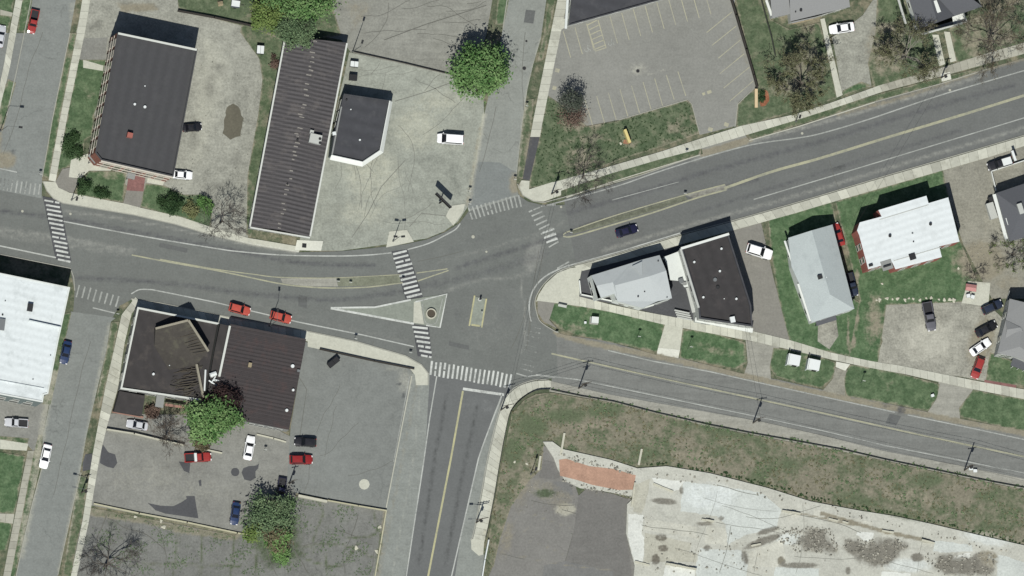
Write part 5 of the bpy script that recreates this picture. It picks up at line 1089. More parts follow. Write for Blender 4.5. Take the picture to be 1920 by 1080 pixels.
c = P(1910, 683, 2.6); b.part(MB().box((c.x + .6, c.y, 2.5), (4.2, 2.0, .16), math.radians(-20)), 'porch_roof', 'shingle_slate'); m = MB()
for k in (-1.2, 0, 1.2): m.box((c.x + k, c.y - .8 - .3 * k, 1.2), (.12, .12, 2.4))
b.part(m, 'porch_post', 'trim_white')
m = MB()
for a_, c_ in (((1868, 665), (1888, 565)), ((1888, 565), (1893, 545))):
    u, v = P(*a_, .9), P(*c_, .9); m.box(((u.x + v.x) / 2, (u.y + v.y) / 2, .5), ((v - u).length, .08, 1.0), math.atan2(v.y - u.y, v.x - u.x))
tag(m.build('board_fence', M['wall_pale']), 'narrow pale fence between the parked cars and the gabled house', 'fence')
# --- white roofed store at the left
OUT = [(-60, 494), (0, 512), (131, 539), (128, 553), (113, 622), (109, 640), (90, 738), (82, 740), (80, 754), (-60, 728)]
b = Building('white_store', 'large flat white roofed store on the corner of the side street', 'building', OUT, 8.0, 'wall_teal', 'roof_white', .12, .25, 'wall_white')
for i in range(len(OUT)):
    p, q = b.edge(i); L = (Vector(q) - Vector(p)).length
    if L > 6: b.win(i, .7, 2.7, int(L / 3), wid=1.7); b.win(i, 3.8, 5.0, int(L / 3), wid=1.2)
b.box(57, 576, 7.9, (1.1, 1.6, .8), math.radians(-10), 'metal_dark', 'air_unit')
m = MB(); u, v = P(54, 601, 8.0), P(114, 614, 8.0); m.box(((u.x + v.x) / 2, (u.y + v.y) / 2, 8.15), ((v - u).length, .12, .9), math.atan2(v.y - u.y, v.x - u.x)); u, v = P(0, 713, 8.0), P(82, 728, 8.0); m.box(((u.x + v.x) / 2, (u.y + v.y) / 2, 8.0), ((v - u).length, .12, .3), math.atan2(v.y - u.y, v.x - u.x)); b.part(m, 'roof_divider', 'roof_white')
b.vent(5, 590, 7.9, .2, .3, 'metal_dark'); b.box(4, 608, 7.9, (1.2, 2.4, .5), -.15, 'metal', 'roof_unit'); b.vent(62, 711, 7.9, .12, .3, 'metal_dark'); b.vent(10, 564, 7.9, .12, .3, 'metal_dark'); b.vent(95, 666, 7.9, .1, .3, 'metal_dark')
# --- derelict block with a sagging roof, and the rusty roofed block beside it
b = Building('derelict_building', 'derelict building with pale parapet and a tilted sagging roof corner', 'building', [(258, 576), (411, 606), (384, 752), (226, 729)], 3.6, 'wall_grey', 'roof_brown', .4, .32, 'coping')
for e_ in b.root.children:
    if e_.name.startswith('parapet'):          # the east parapet has fallen
        bm = bmesh.new(); bm.from_mesh(e_.data); bmesh.ops.delete(bm, geom=[f for f in bm.faces if (lambda c: (c - Vector(P(393, 700, 3.6)).to_3d()).length < 5.2)(f.calc_center_median())], context='FACES'); bm.to_mesh(e_.data); bm.free()
Q = lambda x, y, h: (200 + x / 4.8, 560 + y / 4.8, h)
v = [P(*q) for q in (Q(440, 270, 4.9), Q(735, 195, 7.6), Q(915, 475, 6.4), Q(800, 600, 3.9), Q(560, 640, 3.25), Q(430, 430, 3.3))]; m = MB()
m.add([tuple(q) for q in v] + [(q.x, q.y, 3.1) for q in v], [(0, 5, 4, 3, 2, 1) if True else 0] + [(i, (i + 1) % 6, 6 + (i + 1) % 6, 6 + i) for i in range(6)])
b.part(m, 'tilted_roof', 'roof_worn')
m = MB(); random.seed(5)
for (a_, c_) in ((v[0], v[1]), (v[1], v[2])): m.box(((a_.x + c_.x) / 2, (a_.y + c_.y) / 2, (a_.z + c_.z) / 2 + .1), ((c_ - a_).length, .45, .3), math.atan2(c_.y - a_.y, c_.x - a_.x), tilt=Matrix.Rotation(-math.asin((c_.z - a_.z) / (c_ - a_).length), 3, 'Y'))
b.part(m, 'tilted_parapet', 'old_board')
for k in range(15):               # bare roof ribs where the covering has gone
    x0 = 600 + random.uniform(0, 110); y0 = 580 + 20 * k + random.uniform(-8, 8); a_ = P(*Q(x0, y0 + 16, 3.28)); mid = P(*Q(x0 + 60, y0 + random.uniform(-4, 14), 3.5)); c_ = P(*Q(800 + random.uniform(-40, 25), y0 - 8, 3.9)); b.part(MB().tube(a_, mid, .05, .1, n=4).tube(mid, c_, .1, .07, n=4), 'rafter', 'wood_dark')
for k in range(9):
    x0 = 640 + 20 * k + random.uniform(-40, 20); a_ = P(*Q(x0, 300 + 26 * k, 5.2 + .1 * k)); c_ = P(*Q(765 + 16 * k, 262 + 26 * k, 7.3 - .12 * k)); b.part(MB().tube(a_, c_, .05, .09, n=4), 'rafter', 'wood_dark')

m = MB()
for k in range(60): # loose battens and torn felt lying on the roof
    x, y = random.uniform(600, 830), random.uniform(560, 880); p = P(*Q(x, y, 3.3)); m.box((p.x, p.y, 3.28 + random.uniform(0, .2)), (random.uniform(.4, 1.8), random.uniform(.08, .3), .06), random.uniform(-.2, .7), tilt=Matrix.Rotation(random.uniform(-.25, .25), 3, 'Y'))
o_ = b.part(m, 'torn_felt', 'roof_worn'); o_['kind'] = 'stuff'
b.part(MB().prism(ccw([xy(P(x, y, 3.0)) for x, y in ((413, 607), (431, 611), (412, 690), (398, 772), (386, 754), (402, 660))]), 0, 3.0), 'link_roof', 'roof_brown')
u, w_ = P(*Q(810, 590, 4.2)), P(*Q(870, 890, 4.0)); m = MB().box(((u.x + w_.x) / 2, (u.y + w_.y) / 2, 3.8), ((w_ - u).length, .45, .8), math.atan2(w_.y - u.y, w_.x - u.x)); b.part(m, 'broken_parapet', 'old_board')
b.vent(288, 701, 3.2, .3, .7); b.vent(318, 700 - 15, 3.2, .12, .3)
for i in (0, 3): b.win(i, 1.0, 2.4, 4, wid=1.4)
u, w_ = P(227, 740, 2.6), P(290, 752, 2.6)
b.part(MB().prism(ccw([xy(P(x, y, 2.4)) for x, y in ((224, 733), (272, 742), (266, 779), (214, 770))]), 0, 2.4), 'rear_annex', 'roof_brown')
c = P(300, 752, 2.2); b.part(MB().box((c.x, c.y, 2.1), (1.7, 2.6, .15), math.radians(-10)), 'rear_canopy', 'wall_grey'); c = P(328, 761, 2.2); b.part(MB().box((c.x, c.y, 1.9), (4.0, .5, .3), math.radians(-8)), 'rear_parapet', 'brick_pink')
b = Building('rusty_roofed_building', 'building with dark rusty ribbed metal roof beside the grey parking lot', 'building', [(431, 608), (574, 636), (542, 806), (459, 790), (397, 775), (410, 700)], 3.6, 'wall_grey', 'roof_rust')
m = MB()
for i in range(26):
    t = (i + .5) / 26; a_ = P(431 + (397 - 431) * t, 610 + 165 * t, 3.63); c_ = P(574 + (542 - 574) * t, 637 + 168 * t, 3.63); m.tube(a_, c_, .05, n=4)
b.part(m, 'roof_rib', 'roof_rust')
u, w_ = P(431, 611, 3.8), P(411, 706, 3.8); b.part(MB().box(((u.x + w_.x) / 2, (u.y + w_.y) / 2, 3.75), ((w_ - u).length, .45, .35), math.atan2(w_.y - u.y, w_.x - u.x)), 'parapet', 'coping')
u, w_ = P(432, 609, 3.7), P(573, 637, 3.7); b.part(MB().box(((u.x + w_.x) / 2, (u.y + w_.y) / 2, 3.68), ((w_ - u).length, .3, .22), math.atan2(w_.y - u.y, w_.x - u.x)), 'front_trim', 'roof_rust')
b.vent(549, 686, 3.6, .42, .6, 'metal_white'); b.vent(550, 731, 3.6, .3, .6); b.vent(538, 769, 3.6, .36, .6); b.box(469, 684, 3.6, (.7, .9, .8), -.2, 'wood', 'roof_unit'); b.box(560, 695, 3.6, (.6, .5, .5), -.2, 'metal')
for i in range(6): b.win(i, .9, 2.3, 4)
# gap between them: white duct work and boards
g = empty('duct_work', P(398, 708, 0), 'tangle of white ducts between the derelict block and the rusty roof', 'duct'); m = MB()
for a_, c_, r in (((890, 640), (880, 830), .2), ((930, 690), (985, 670), .5), ((920, 735), (985, 780), .16), ((960, 730), (1010, 740), .25), ((940, 760), (980, 700), .14)):
    m.tube(P(*Q(*a_, 3.4)), P(*Q(*c_, 3.4)), r, n=8)
m.tube(P(*Q(950, 700, 0)), P(*Q(950, 700, 3.4)), .2, n=6); rel(g, m.build('duct', M['metal_white'], g))
# ------------------------------------------------------------------ vehicles: one of each kind is modelled, the others are copies with paint of their own
def paint(name, col, rough=.35):
    n = NB(name); n.b.inputs['Coat Weight'].default_value = .4; n.b.inputs['Coat Roughness'].default_value = .12
    v = n.noise(n.obj(), 2.0, 3)
    M[name] = n.done(n.gain(col, n.math('MULTIPLY_ADD', n.math('SUBTRACT', v, .5), .25, 1.0)), rough, spec=.4); return M[name]
paint('car_white', (.72, .73, .72)); paint('car_silver', (.42, .43, .44), .3); paint('car_black', (.012, .012, .014)); paint('car_red', A(166, 58, 54, 1)); paint('car_orange', A(196, 86, 72, 1))
paint('car_blue', A(38, 58, 98, 1)); paint('car_navy', A(34, 34, 62, 1)); paint('car_grey', (.09, .09, .10)); paint('car_maroon', A(150, 40, 40, 1)); paint('car_slate', A(44, 52, 70, 1)); paint('car_cream', (.62, .61, .56))
M['tyre'] = plain('tyre_rubber', (.015, .015, .015), .9); M['rim'] = plain('wheel_rim', (.4, .4, .42), .4, .7)
M['lamp'] = plain('lamp_glass', (.7, .7, .68), .15, spec=.6); M['tail'] = plain('tail_lamp', (.35, .02, .02), .3); M['bed'] = plain('bed_liner', (.02, .02, .022), .8, var=.3)
M['car_glass'] = plain('car_glass', (.008, .009, .012), .15, spec=.5)
def loft(mb, secs, mi=0):
    """secs: (x, half width, low z, shoulder z, crown z)"""
    rings = []
    for x, w, zb, zs, zt in secs:
        rings.append([(x, -w * .86, zb), (x, -w, zb + .16), (x, -w, (zb + zs) / 2 + .08), (x, -w * .96, zs), (x, -w * .55, zt), (x, 0, zt + .012), (x, w * .55, zt), (x, w * .96, zs), (x, w, (zb + zs) / 2 + .08), (x, w, zb + .16), (x, w * .86, zb)])
    n = len(rings[0]); vs = [p for r in rings for p in r]; fs = []
    for i in range(len(rings) - 1):
        for j in range(n): fs.append((i * n + j, i * n + (j + 1) % n, (i + 1) * n + (j + 1) % n, (i + 1) * n + j))
    fs += [tuple(range(n - 1, -1, -1)), tuple(range((len(rings) - 1) * n, len(rings) * n))]
    mb.add(vs, [f[::-1] for f in fs], mi)
def quad_on(a, b, c, d, k=.9, out=.012):
    """a pane lying on the quad a b c d, smaller by k"""
    q = [Vector(p) for p in (a, b, c, d)]; m_ = sum(q, Vector()) / 4; nn = (q[1] - q[0]).cross(q[3] - q[0]).normalized()
    if nn.dot(m_ - Vector((-.2, 0, .9))) < 0: nn = -nn
    o = [m_ + (p - m_) * k + nn * out for p in q]; return MB().add(o + [p - nn * .02 for p in o], [(0, 1, 2, 3), (7, 6, 5, 4), (0, 4, 5, 1), (1, 5, 6, 2), (2, 6, 7, 3), (3, 7, 4, 0)])
KINDS = {  # body sections; cabin base back, roof back, roof front, base front; heights; half widths
    'sedan': dict(secs=[(-2.36, .66, .42, .80, .84), (-2.22, .84, .30, .90, .95), (-1.6, .89, .26, .95, .99), (-.4, .90, .24, .97, 1.0), (.9, .90, .24, .93, .96), (1.6, .88, .26, .84, .88), (2.15, .80, .30, .72, .76), (2.36, .58, .38, .60, .63)], cab=(-1.75, -1.05, .25, 1.05), z=(.95, 1.42), w=(.80, .60), wheels=1.38, r=.32),
    'suv': dict(secs=[(-2.3, .74, .45, .95, .98), (-2.2, .88, .34, 1.06, 1.08), (-1.4, .93, .30, 1.08, 1.10), (.6, .93, .30, 1.06, 1.09), (1.4, .92, .30, 1.0, 1.05), (2.1, .86, .34, .90, .95), (2.32, .66, .42, .78, .82)], cab=(-2.16, -1.85, .15, .95), z=(1.06, 1.72), w=(.85, .68), wheels=1.42, r=.37),
    'van': dict(secs=[(-2.55, .82, .45, 1.1, 1.12), (-2.45, .95, .32, 1.2, 1.22), (-1, .98, .3, 1.2, 1.22), (1.2, .98, .3, 1.16, 1.2), (2.0, .94, .32, 1.0, 1.05), (2.42, .86, .36, .86, .9), (2.56, .66, .42, .72, .74)], cab=(-2.46, -2.36, .95, 1.75), z=(1.18, 1.98), w=(.92, .78), wheels=1.6, r=.35),
    'pickup': dict(secs=[(-.55, .92, .36, 1.02, 1.04), (.2, .93, .36, 1.04, 1.07), (1.2, .93, .36, 1.04, 1.08), (2.2, .90, .38, .98, 1.02), (2.55, .80, .42, .86, .9), (2.68, .64, .46, .74, .78)], cab=(-.5, -.32, .55, 1.15), z=(1.04, 1.74), w=(.84, .68), wheels=1.68, r=.38)}
def model(kind):
    d = KINDS[kind]; parts = []; B = MB(); loft(B, d['secs'])
    xb0, xr0, xr1, xb1 = d['cab']; zb, zt = d['z']; wb, wt = d['w']
    base = [(xb0, -wb, zb - .06), (xb1, -wb, zb - .08), (xb1, wb, zb - .08), (xb0, wb, zb - .06)]; top = [(xr0, -wt, zt - .05), (xr1, -wt, zt - .05), (xr1, wt, zt - .05), (xr0, wt, zt - .05)]
    B.add(base + top, [(0, 1, 5, 4), (1, 2, 6, 5), (2, 3, 7, 6), (3, 0, 4, 7), (4, 5, 6, 7)])
    if kind == 'pickup':
        for y in (-.86, .86): B.box((-1.65, y, .74), (2.2, .16, .62))
        B.box((-2.70, 0, .74), (.1, 1.84, .60)); B.box((-1.65, 0, .56), (2.1, 1.6, .1))
        parts.append(('bed_liner', MB().box((-1.65, 0, .63), (2.04, 1.54, .03)), 'bed'))
    parts.insert(0, ('body', B, None))
    tr = [(xr0 + .0, -wt * .99, zt), (xr1, -wt * .99, zt), (xr1, wt * .99, zt), (xr0, wt * .99, zt)]
    R = MB(); c = ((xr0 + xr1) / 2, 0, zt + .03)
    R.add([(p[0], p[1], zt - .05) for p in tr] + [(c[0] + (p[0] - c[0]) * .93, p[1] * .93, zt) for p in tr] + [c], [(0, 1, 5, 4), (1, 2, 6, 5), (2, 3, 7, 6), (3, 0, 4, 7), (4, 5, 8), (5, 6, 8), (6, 7, 8), (7, 4, 8)]); parts.append(('roof', R, None))
    parts.append(('windshield', quad_on(base[1], base[2], top[2], top[1], .93), 'car_glass')); parts.append(('rear_window', quad_on(base[3], base[0], top[0], top[3], .9), 'car_glass'))
    for i, j in ((0, 1), (3, 2)): parts.append(('side_window', quad_on(base[i], base[j], top[j], top[i], .86), 'car_glass'))
    r = d['r']
    for sx in (-1, 1):
        for sy in (-1, 1):
            x = d['wheels'] * sx; y = .86 * sy
            parts.append(('wheel', MB().tube((x, y - .11, r), (x, y + .11, r), r, n=14), 'tyre', ('rim', MB().tube((x, y - .115 if sy < 0 else y + .10, r), (x, y - .10 if sy < 0 else y + .115, r), r * .62, n=10), 'rim')))
    f = d['secs'][-2]; rr = d['secs'][1] if kind != 'pickup' else (-2.74, .9, .4, .9, .9)
    for sy in (-1, 1):
        parts.append(('headlight', MB().box((f[0] + .08, f[1] * .72 * sy, f[3] - .06), (.2, .34, .13)), 'lamp'))
        parts.append(('tail_light', MB().box((rr[0] - .05, rr[1] * .78 * sy, rr[3] - .12), (.12, .26, .16)), 'tail'))
        parts.append(('wing_mirror', MB().box((xb1 - .25, (wb + .14) * sy, zb + .06), (.12, .2, .13)), None))
    if kind == 'van': parts.append(('ladder', MB().box((-2.3, 0, 2.02), (.08, 1.3, .05)), 'metal_dark'))
    return parts
MODELS = {}
def vehicle(kind, name, label, px, py, ang, col, cat, length=None, z=.03, group=None, roof=None):
    """ang: which way the front points, in photograph degrees (0 right, 90 up)"""
    a = math.radians(ang); p = P(px, py, z + .6); p.z = z
    e = P(px + math.cos(a) * 10, py - math.sin(a) * 10, z + .6); rz = math.atan2(e.y - p.y, e.x - p.x)
    root = empty(name, p, label, cat, group, rz)
    if kind not in MODELS:
        MODELS[kind] = []
        for q in model(kind):
            me = q[1].build(q[0], M[q[2]] if q[2] else M[col], smooth=False); bpy.context.scene.collection.objects.unlink(me); sub = None
            if len(q) > 3: sub = q[3][1].build(q[3][0], M[q[3][2]]); COL.objects.unlink(sub)
            MODELS[kind].append((me, q[2], sub))
    for me, mt, sub in MODELS[kind]:
        o = me.copy(); COL.objects.link(o); o.parent = root
        if mt is None: o.material_slots[0].link = 'OBJECT'; o.material_slots[0].material = M[roof if roof and me.name.startswith('roof') else col]
        if sub: s_ = sub.copy(); COL.objects.link(s_); s_.parent = o
    nat = {'sedan': 4.72, 'suv': 4.62, 'van': 5.12, 'pickup': 5.4}[kind]
    if length: k = length * PXM / nat; root.scale = (k, (k + 1) / 2 if k < 1 else k, (k + 1) / 2 if k < 1 else k)
    return root
CARS = [
    ('pickup', 'pickup_truck', 'red pickup truck parked at the kerb of the wide north west street', 62, 41, 258, 'car_red', 'pickup truck', 45),
    ('sedan', 'parked_car', 'light car parked beyond the sidewalk, beside the cut off yard lawn', 1, 68, 80, 'car_silver', 'car', 42),
    ('sedan', 'parked_car', 'black car parked against the east wall of the brick building', 360, 239, 5, 'car_black', 'car', 37),
    ('sedan', 'parked_car', 'white sedan parked at the corner of the brick building beside the lawn', 341, 328, 355, 'car_white', 'car', 40),
    ('van', 'parked_van', 'white van standing alone on the pale service station forecourt', 844, 261, 176, 'car_white', 'van', 50),
    ('sedan', 'moving_car', 'dark navy car driving on the avenue south of the long grass median', 1175, 433, 17, 'car_navy', 'car', 43),
    ('suv', 'parked_car', 'white wagon parked on the driveway beside the tall shop', 1423, 472, 343, 'car_white', 'car', 50),
    ('sedan', 'parked_car', 'white sedan on the gravel drive below the grey house', 1578, 53, 188, 'car_white', 'car', 48),
    ('sedan', 'parked_car', 'red car parked beside the north end of the pale shingled house', 1571, 440, 108, 'car_red', 'car', 44),
    ('pickup', 'pickup_truck', 'dark slate pickup tucked against the south east side of the shingled house', 1597, 534, 286, 'car_slate', 'pickup truck', 44),
    ('pickup', 'pickup_truck', 'black and silver pickup parked alone in the gravel lot', 1742, 594, 281, 'car_grey', 'pickup truck', 54),
    ('suv', 'parked_car', 'dark blue car nosing at the concrete pad, first of the row by the gabled house', 1860, 576, 24, 'car_slate', 'car', 41),
    ('sedan', 'parked_car', 'black car in the row beside the gabled house', 1849, 617, 28, 'car_black', 'car', 44),
    ('sedan', 'parked_car', 'white car parked between the black car and the maroon car', 1838, 651, 34, 'car_white', 'car', 44),
    ('suv', 'parked_car', 'maroon car at the sidewalk end of the row by the gabled house', 1833, 690, 250, 'car_red', 'car', 42),
    ('suv', 'parked_car', 'orange red car parked at the kerb before the rusty roofed building, nearer the derelict block', 449, 580, 345, 'car_orange', 'car', 41),
    ('suv', 'parked_car', 'orange red car parked at the kerb, further east near the plain sidewalk pad', 526, 595, 345, 'car_orange', 'car', 41),
    ('sedan', 'parked_car', 'dark blue car parked beside the white roofed store', 123, 661, 258, 'car_blue', 'car', 44),
    ('pickup', 'pickup_truck', 'silver pickup with a white bed cover in the yard south of the white store', 30, 793, 176, 'car_silver', 'pickup truck', 44),
    ('sedan', 'parked_car', 'white car parked on the side street beside the lawns', 85, 856, 258, 'car_white', 'car', 46),
    ('sedan', 'parked_car', 'silver car beneath the bare tree behind the derelict block', 257, 797, 170, 'car_silver', 'car', 41),
    ('sedan', 'parked_car', 'white sedan with black windows in the lot below the rusty roof', 467, 840, 80, 'car_white', 'car', 46),
    ('suv', 'parked_car', 'black car at the edge of the grey lot above the red one', 572, 829, 176, 'car_black', 'car', 42),
    ('suv', 'parked_car', 'deep red car at the edge of the grey lot under the black one', 564, 862, 0, 'car_maroon', 'car', 44),
    ('sedan', 'parked_car', 'blue car standing by the yellow topped wall', 441, 963, 262, 'car_blue', 'car', 43),
    ('pickup', 'pickup_truck', 'dark blue pickup half hidden by the reddish green tree', 527, 918, 262, 'car_navy', 'pickup truck', 44),
    ('pickup', 'pickup_truck', 'bright red pickup with a white bed box beside the green tree', 371, 858, 3, 'car_red', 'pickup truck', 50),
]
for k_, n_, l_, x_, y_, a_, c_, cat_, len_ in CARS:
    vehicle(k_, n_, l_, x_, y_, a_, c_, cat_, len_, group='parked cars' if n_ == 'parked_car' else None)
# ------------------------------------------------------------------ trees and shrubs
def leafmat(name, a, b, var=.5):
    n = NB(name); t = n.attr('tone').outputs['Fac']; c = n.mix(t, a, b)
    v = n.noise(n.pos, .5, 3); c = n.gain(c, n.math('MULTIPLY_ADD', n.math('SUBTRACT', v, .5), var, 1.0))
    n.b.inputs['Roughness'].default_value = .7
    M[name] = n.done(c, .75, spec=.15)
leafmat('leaf_bright', A(70, 110, 56, 1), A(134, 160, 106, 1)); leafmat('leaf_mid', A(76, 116, 58, 1), A(130, 160, 100, 1)); leafmat('leaf_olive', A(86, 110, 56, 1), A(134, 150, 88, 1)); leafmat('leaf_dark', A(42, 66, 38, 1), A(70, 92, 58, 1))
leafmat('leaf_conifer', A(60, 66, 58, 1), A(92, 98, 86, 1)); leafmat('leaf_red', A(92, 74, 66, 1), A(138, 116, 104, 1)); leafmat('leaf_bluegreen', A(84, 106, 76, 1), A(128, 146, 108, 1)); leafmat('leaf_brown', A(98, 90, 68, 1), A(126, 118, 94, 1)); leafmat('leaf_haze', A(104, 108, 78, 1), A(136, 134, 104, 1)); leafmat('leaf_straw', A(104, 104, 76, 1), A(140, 134, 108, 1)); leafmat('leaf_yellow', A(108, 112, 74, 1), A(138, 138, 100, 1)); leafmat('leaf_darkred', A(40, 32, 34, 1), A(70, 52, 50, 1))
M['bark'] = plain('bark', A(104, 94, 84), .95, var=.25, scale=3); M['bark_pale'] = plain('bark_pale', A(142, 134, 122), .95, var=.25, scale=3); M['twig'] = plain('twig', A(112, 98, 86), .95, var=.2); M['twig_dark'] = plain('twig_dark', A(84, 76, 72), .95, var=.2)
def leaves(rng, n, R, H, cz, leaf=.34, shape='dome', clumps=None, gap=0.0, squash=(1, 1), fill=.55):
    """leaf faces gathered in clumps through the crown's volume"""
    K = clumps or max(10, int(R * R * 3.4)); vs = []; fs = []; tone = []
    th = rng.uniform(0, 2 * np.pi, K); u = rng.uniform(0, 1, K) ** .5; ph = rng.uniform(-.35, 1, K)
    cr = R * (.05 + .86 * u) * np.sqrt(np.clip(1 - np.clip(ph, 0, 1) ** 2 * .8, .12, 1)); lump = 1 + .13 * np.sin(2 * th + rng.uniform(0, 6)) + .12 * np.sin(5 * th + rng.uniform(0, 6)) + rng.normal(0, .07, K)
    cx, cy, cz_ = cr * np.cos(th) * lump * squash[0], cr * np.sin(th) * lump * squash[1], ph * H * .5
    ct = rng.uniform(0, 1, K); csz = R * rng.uniform(.10, .22, K) + .2
    pick = rng.integers(0, K, n); q = rng.normal(0, 1, (n, 3)) * csz[pick][:, None] * np.array([.8, .8, .6])
    C = np.stack([cx[pick], cy[pick], cz_[pick]], 1) + q
    nrm = rng.normal(0, 1, (n, 3)) * .55 + np.array([0, 0, .95]) + np.stack([cx[pick], cy[pick], cz_[pick]], 1) / R * .5; nrm /= np.linalg.norm(nrm, axis=1)[:, None]
    t = np.cross(nrm, rng.normal(0, 1, (n, 3))); t /= np.linalg.norm(t, axis=1)[:, None]; b = np.cross(nrm, t); s = leaf * rng.uniform(.4, 1.6, n)[:, None]
    V = np.stack([C + t * s * .6, C + b * s * .36, C - t * s * .6, C - b * s * .36], 1).reshape(-1, 3); V[:, 2] += cz
    return V, np.clip(ct[pick] * .75 + rng.uniform(0, .25, n), 0, 1)
def leafmesh(name, V, tone, mat, parent):
    n = len(V) // 4; me = bpy.data.meshes.new(name); me.vertices.add(4 * n); me.vertices.foreach_set('co', V.ravel()); me.loops.add(4 * n); me.loops.foreach_set('vertex_index', np.arange(4 * n)); me.polygons.add(n); me.polygons.foreach_set('loop_start', np.arange(n) * 4)
    me.update(calc_edges=True); me.materials.append(M[mat]); at = me.attributes.new('tone', 'FLOAT', 'FACE'); at.data.foreach_set('value', tone.astype(np.float32))
    o = bpy.data.objects.new(name, me); COL.objects.link(o); o.parent = parent; return o
def limbs(rng, mb, twigs, p, d, ln, r, depth, spread=.6, rise=.25, tw=None):
    """a limb that bends, tapers and forks"""
    n = 3; pts = [Vector(p)]; d = Vector(d).normalized()
    for i in range(n):
        d = (d + Vector(rng.normal(0, .13, 3)) + Vector((0, 0, rise * .12))).normalized(); pts.append(pts[-1] + d * (ln / n))
    tgt = mb if depth > 1 else twigs
    for i in range(n): tgt.tube(pts[i], pts[i + 1], r * (1 - .2 * i), r * (1 - .2 * (i + 1)), n=6 if depth > 2 else 3, cap=False)
    if depth <= 0: return
    for k in range(int(rng.integers(2, 4)) + (1 if depth < 3 else 0)):
        t = rng.uniform(.35, 1.0); i = min(n - 1, int(t * n)); q = pts[i].lerp(pts[i + 1], t * n - i)
        side = d.orthogonal().normalized(); side.rotate(Matrix.Rotation(rng.uniform(0, 6.28), 3, d)); nd = (d + side * rng.uniform(.5, 1.0) * spread * 1.5).normalized()
        if nd.z < -.1: nd.z *= .3
        limbs(rng, mb, twigs, q, nd, ln * rng.uniform(.62, .86), max(r * .58, .022), depth - 1, spread, rise)
def tree(name, label, px, py, R, h, seed, leaf=None, n=9000, H=None, base=None, bark='bark', lf=.34, trunk_r=.22, cat='tree', group=None, squash=(1, 1), clumps=None, extra=()):
    """px, py: the middle of the crown in the photograph; R crown radius; h the height of the crown's middle"""
    rng = np.random.default_rng(seed); c = P(px, py, h); root = empty(name, (c.x, c.y, 0), label, cat, group); H = H or R * 1.3
    mb = MB(); tw = MB(); top = Vector((rng.uniform(-.2, .2), rng.uniform(-.2, .2), h * .75)); mb.tube((0, 0, -.1), top * .5, trunk_r * 1.2, trunk_r * .9, n=8); mb.tube(top * .5, top, trunk_r * .9, trunk_r * .65, n=8)
    for k in range(6):
        a = k * 1.05 + rng.uniform(-.3, .3); limbs(rng, mb, mb, top * rng.uniform(.6, 1), (math.cos(a), math.sin(a), .7), R * .6, trunk_r * .5, 2, .6)
    mb.build('trunk', M[bark], root)
    V, t = leaves(rng, n, R, H, h, lf, squash=squash, clumps=clumps); leafmesh('crown', V, t, leaf, root)
    for lf2, n2, R2, dx, dy in extra:
        V, t = leaves(rng, n2, R2, R2, h + .1, lf); V[:, 0] += dx; V[:, 1] += dy; leafmesh('crown', V, t, lf2, root)
    return root
def bare(name, label, bx, by, h, spread, seed, depth=5, bark='bark', twig='twig', r=.2, n0=6, cat='tree', group=None, buds=None, reach=1.0, lean=(0, 0), rise=.25):
    """a leafless tree; bx, by: its foot in the photograph"""
    rng = np.random.default_rng(seed); c = P(bx, by, 0); root = empty(name, c, label, cat, group); mb = MB(); tw = MB()
    th = h * .3; top = Vector((lean[0] * .3, lean[1] * .3, th)); mb.tube((0, 0, -.1), top, r * 1.2, r * .85, n=8)
    for k in range(n0):
        a = 2 * math.pi * (k + rng.uniform(-.3, .3)) / n0; limbs(rng, mb, tw, top, (math.cos(a) * spread + lean[0] / h, math.sin(a) * spread + lean[1] / h, .75), h * .36 * reach * rng.uniform(.85, 1.15), r * .5, depth, .62, rise)
    mb.build('trunk', M[bark], root); tw.build('twigs', M[twig], root)
    if buds:
        lfm, n, sz = buds; tv = np.array(tw.v); idx = rng.integers(0, len(tv), n); C = tv[idx] + rng.normal(0, .12, (n, 3)); t = rng.normal(0, 1, (n, 3)); t /= np.linalg.norm(t, axis=1)[:, None]; b = np.cross(t, rng.normal(0, 1, (n, 3))); b /= np.linalg.norm(b, axis=1)[:, None]
        s = sz * rng.uniform(.6, 1.3, n)[:, None]; leafmesh('crown', np.stack([C + t * s * .6, C + b * s * .4, C - t * s * .6, C - b * s * .4], 1).reshape(-1, 3), rng.uniform(0, 1, n), lfm, root)
    return root
tree('leafy_tree', 'round bright green tree in full leaf at the edge of the north street', 900, 130, 5.5, 5.2, 1, 'leaf_bright', 15000, H=7.5, lf=.4, trunk_r=.28)
tree('leafy_tree', 'bright green tree cut by the top edge behind the long shed', 556, -12, 6.4, 4.2, 2, 'leaf_bright', 14000, H=5.5, lf=.38, squash=(1.1, .9))
tree('ivy_covered_tree', 'dull olive tree leaning over the north west corner of the long shed', 556, 58, 3.6, 4.7, 3, 'leaf_bluegreen', 6500, H=3.0, lf=.3, squash=(1.25, .8))
tree('leafy_tree', 'olive green bushy tree by the grass strip north of the long shed', 500, 28, 3.6, 2.8, 4, 'leaf_olive', 5500, H=3.6, lf=.32)
tree('leafy_tree', 'green tree in full leaf in front of the rusty roofed building', 399, 788, 5.0, 4.4, 5, 'leaf_bright', 9000, H=5.6, lf=.42, trunk_r=.26, squash=(1.08, .9))
tree('red_leaved_tree', 'dark red leaved tree between the green tree and the derelict block', 418, 748, 3.4, 4.0, 6, 'leaf_darkred', 4500, H=4.4, lf=.32, squash=(1.2, .7))
tree('mixed_tree', 'broad dull green and brown tree between the paved lots', 504, 970, 5.3, 4.0, 7, 'leaf_bluegreen', 4600, H=6.0, lf=.34, trunk_r=.28, clumps=70, extra=(('leaf_brown', 1700, 3.2, .9, -3.6), ('leaf_mid', 1500, 2.6, 2.4, -4.4), ('leaf_olive', 900, 2.2, -3.4, -3.0)))
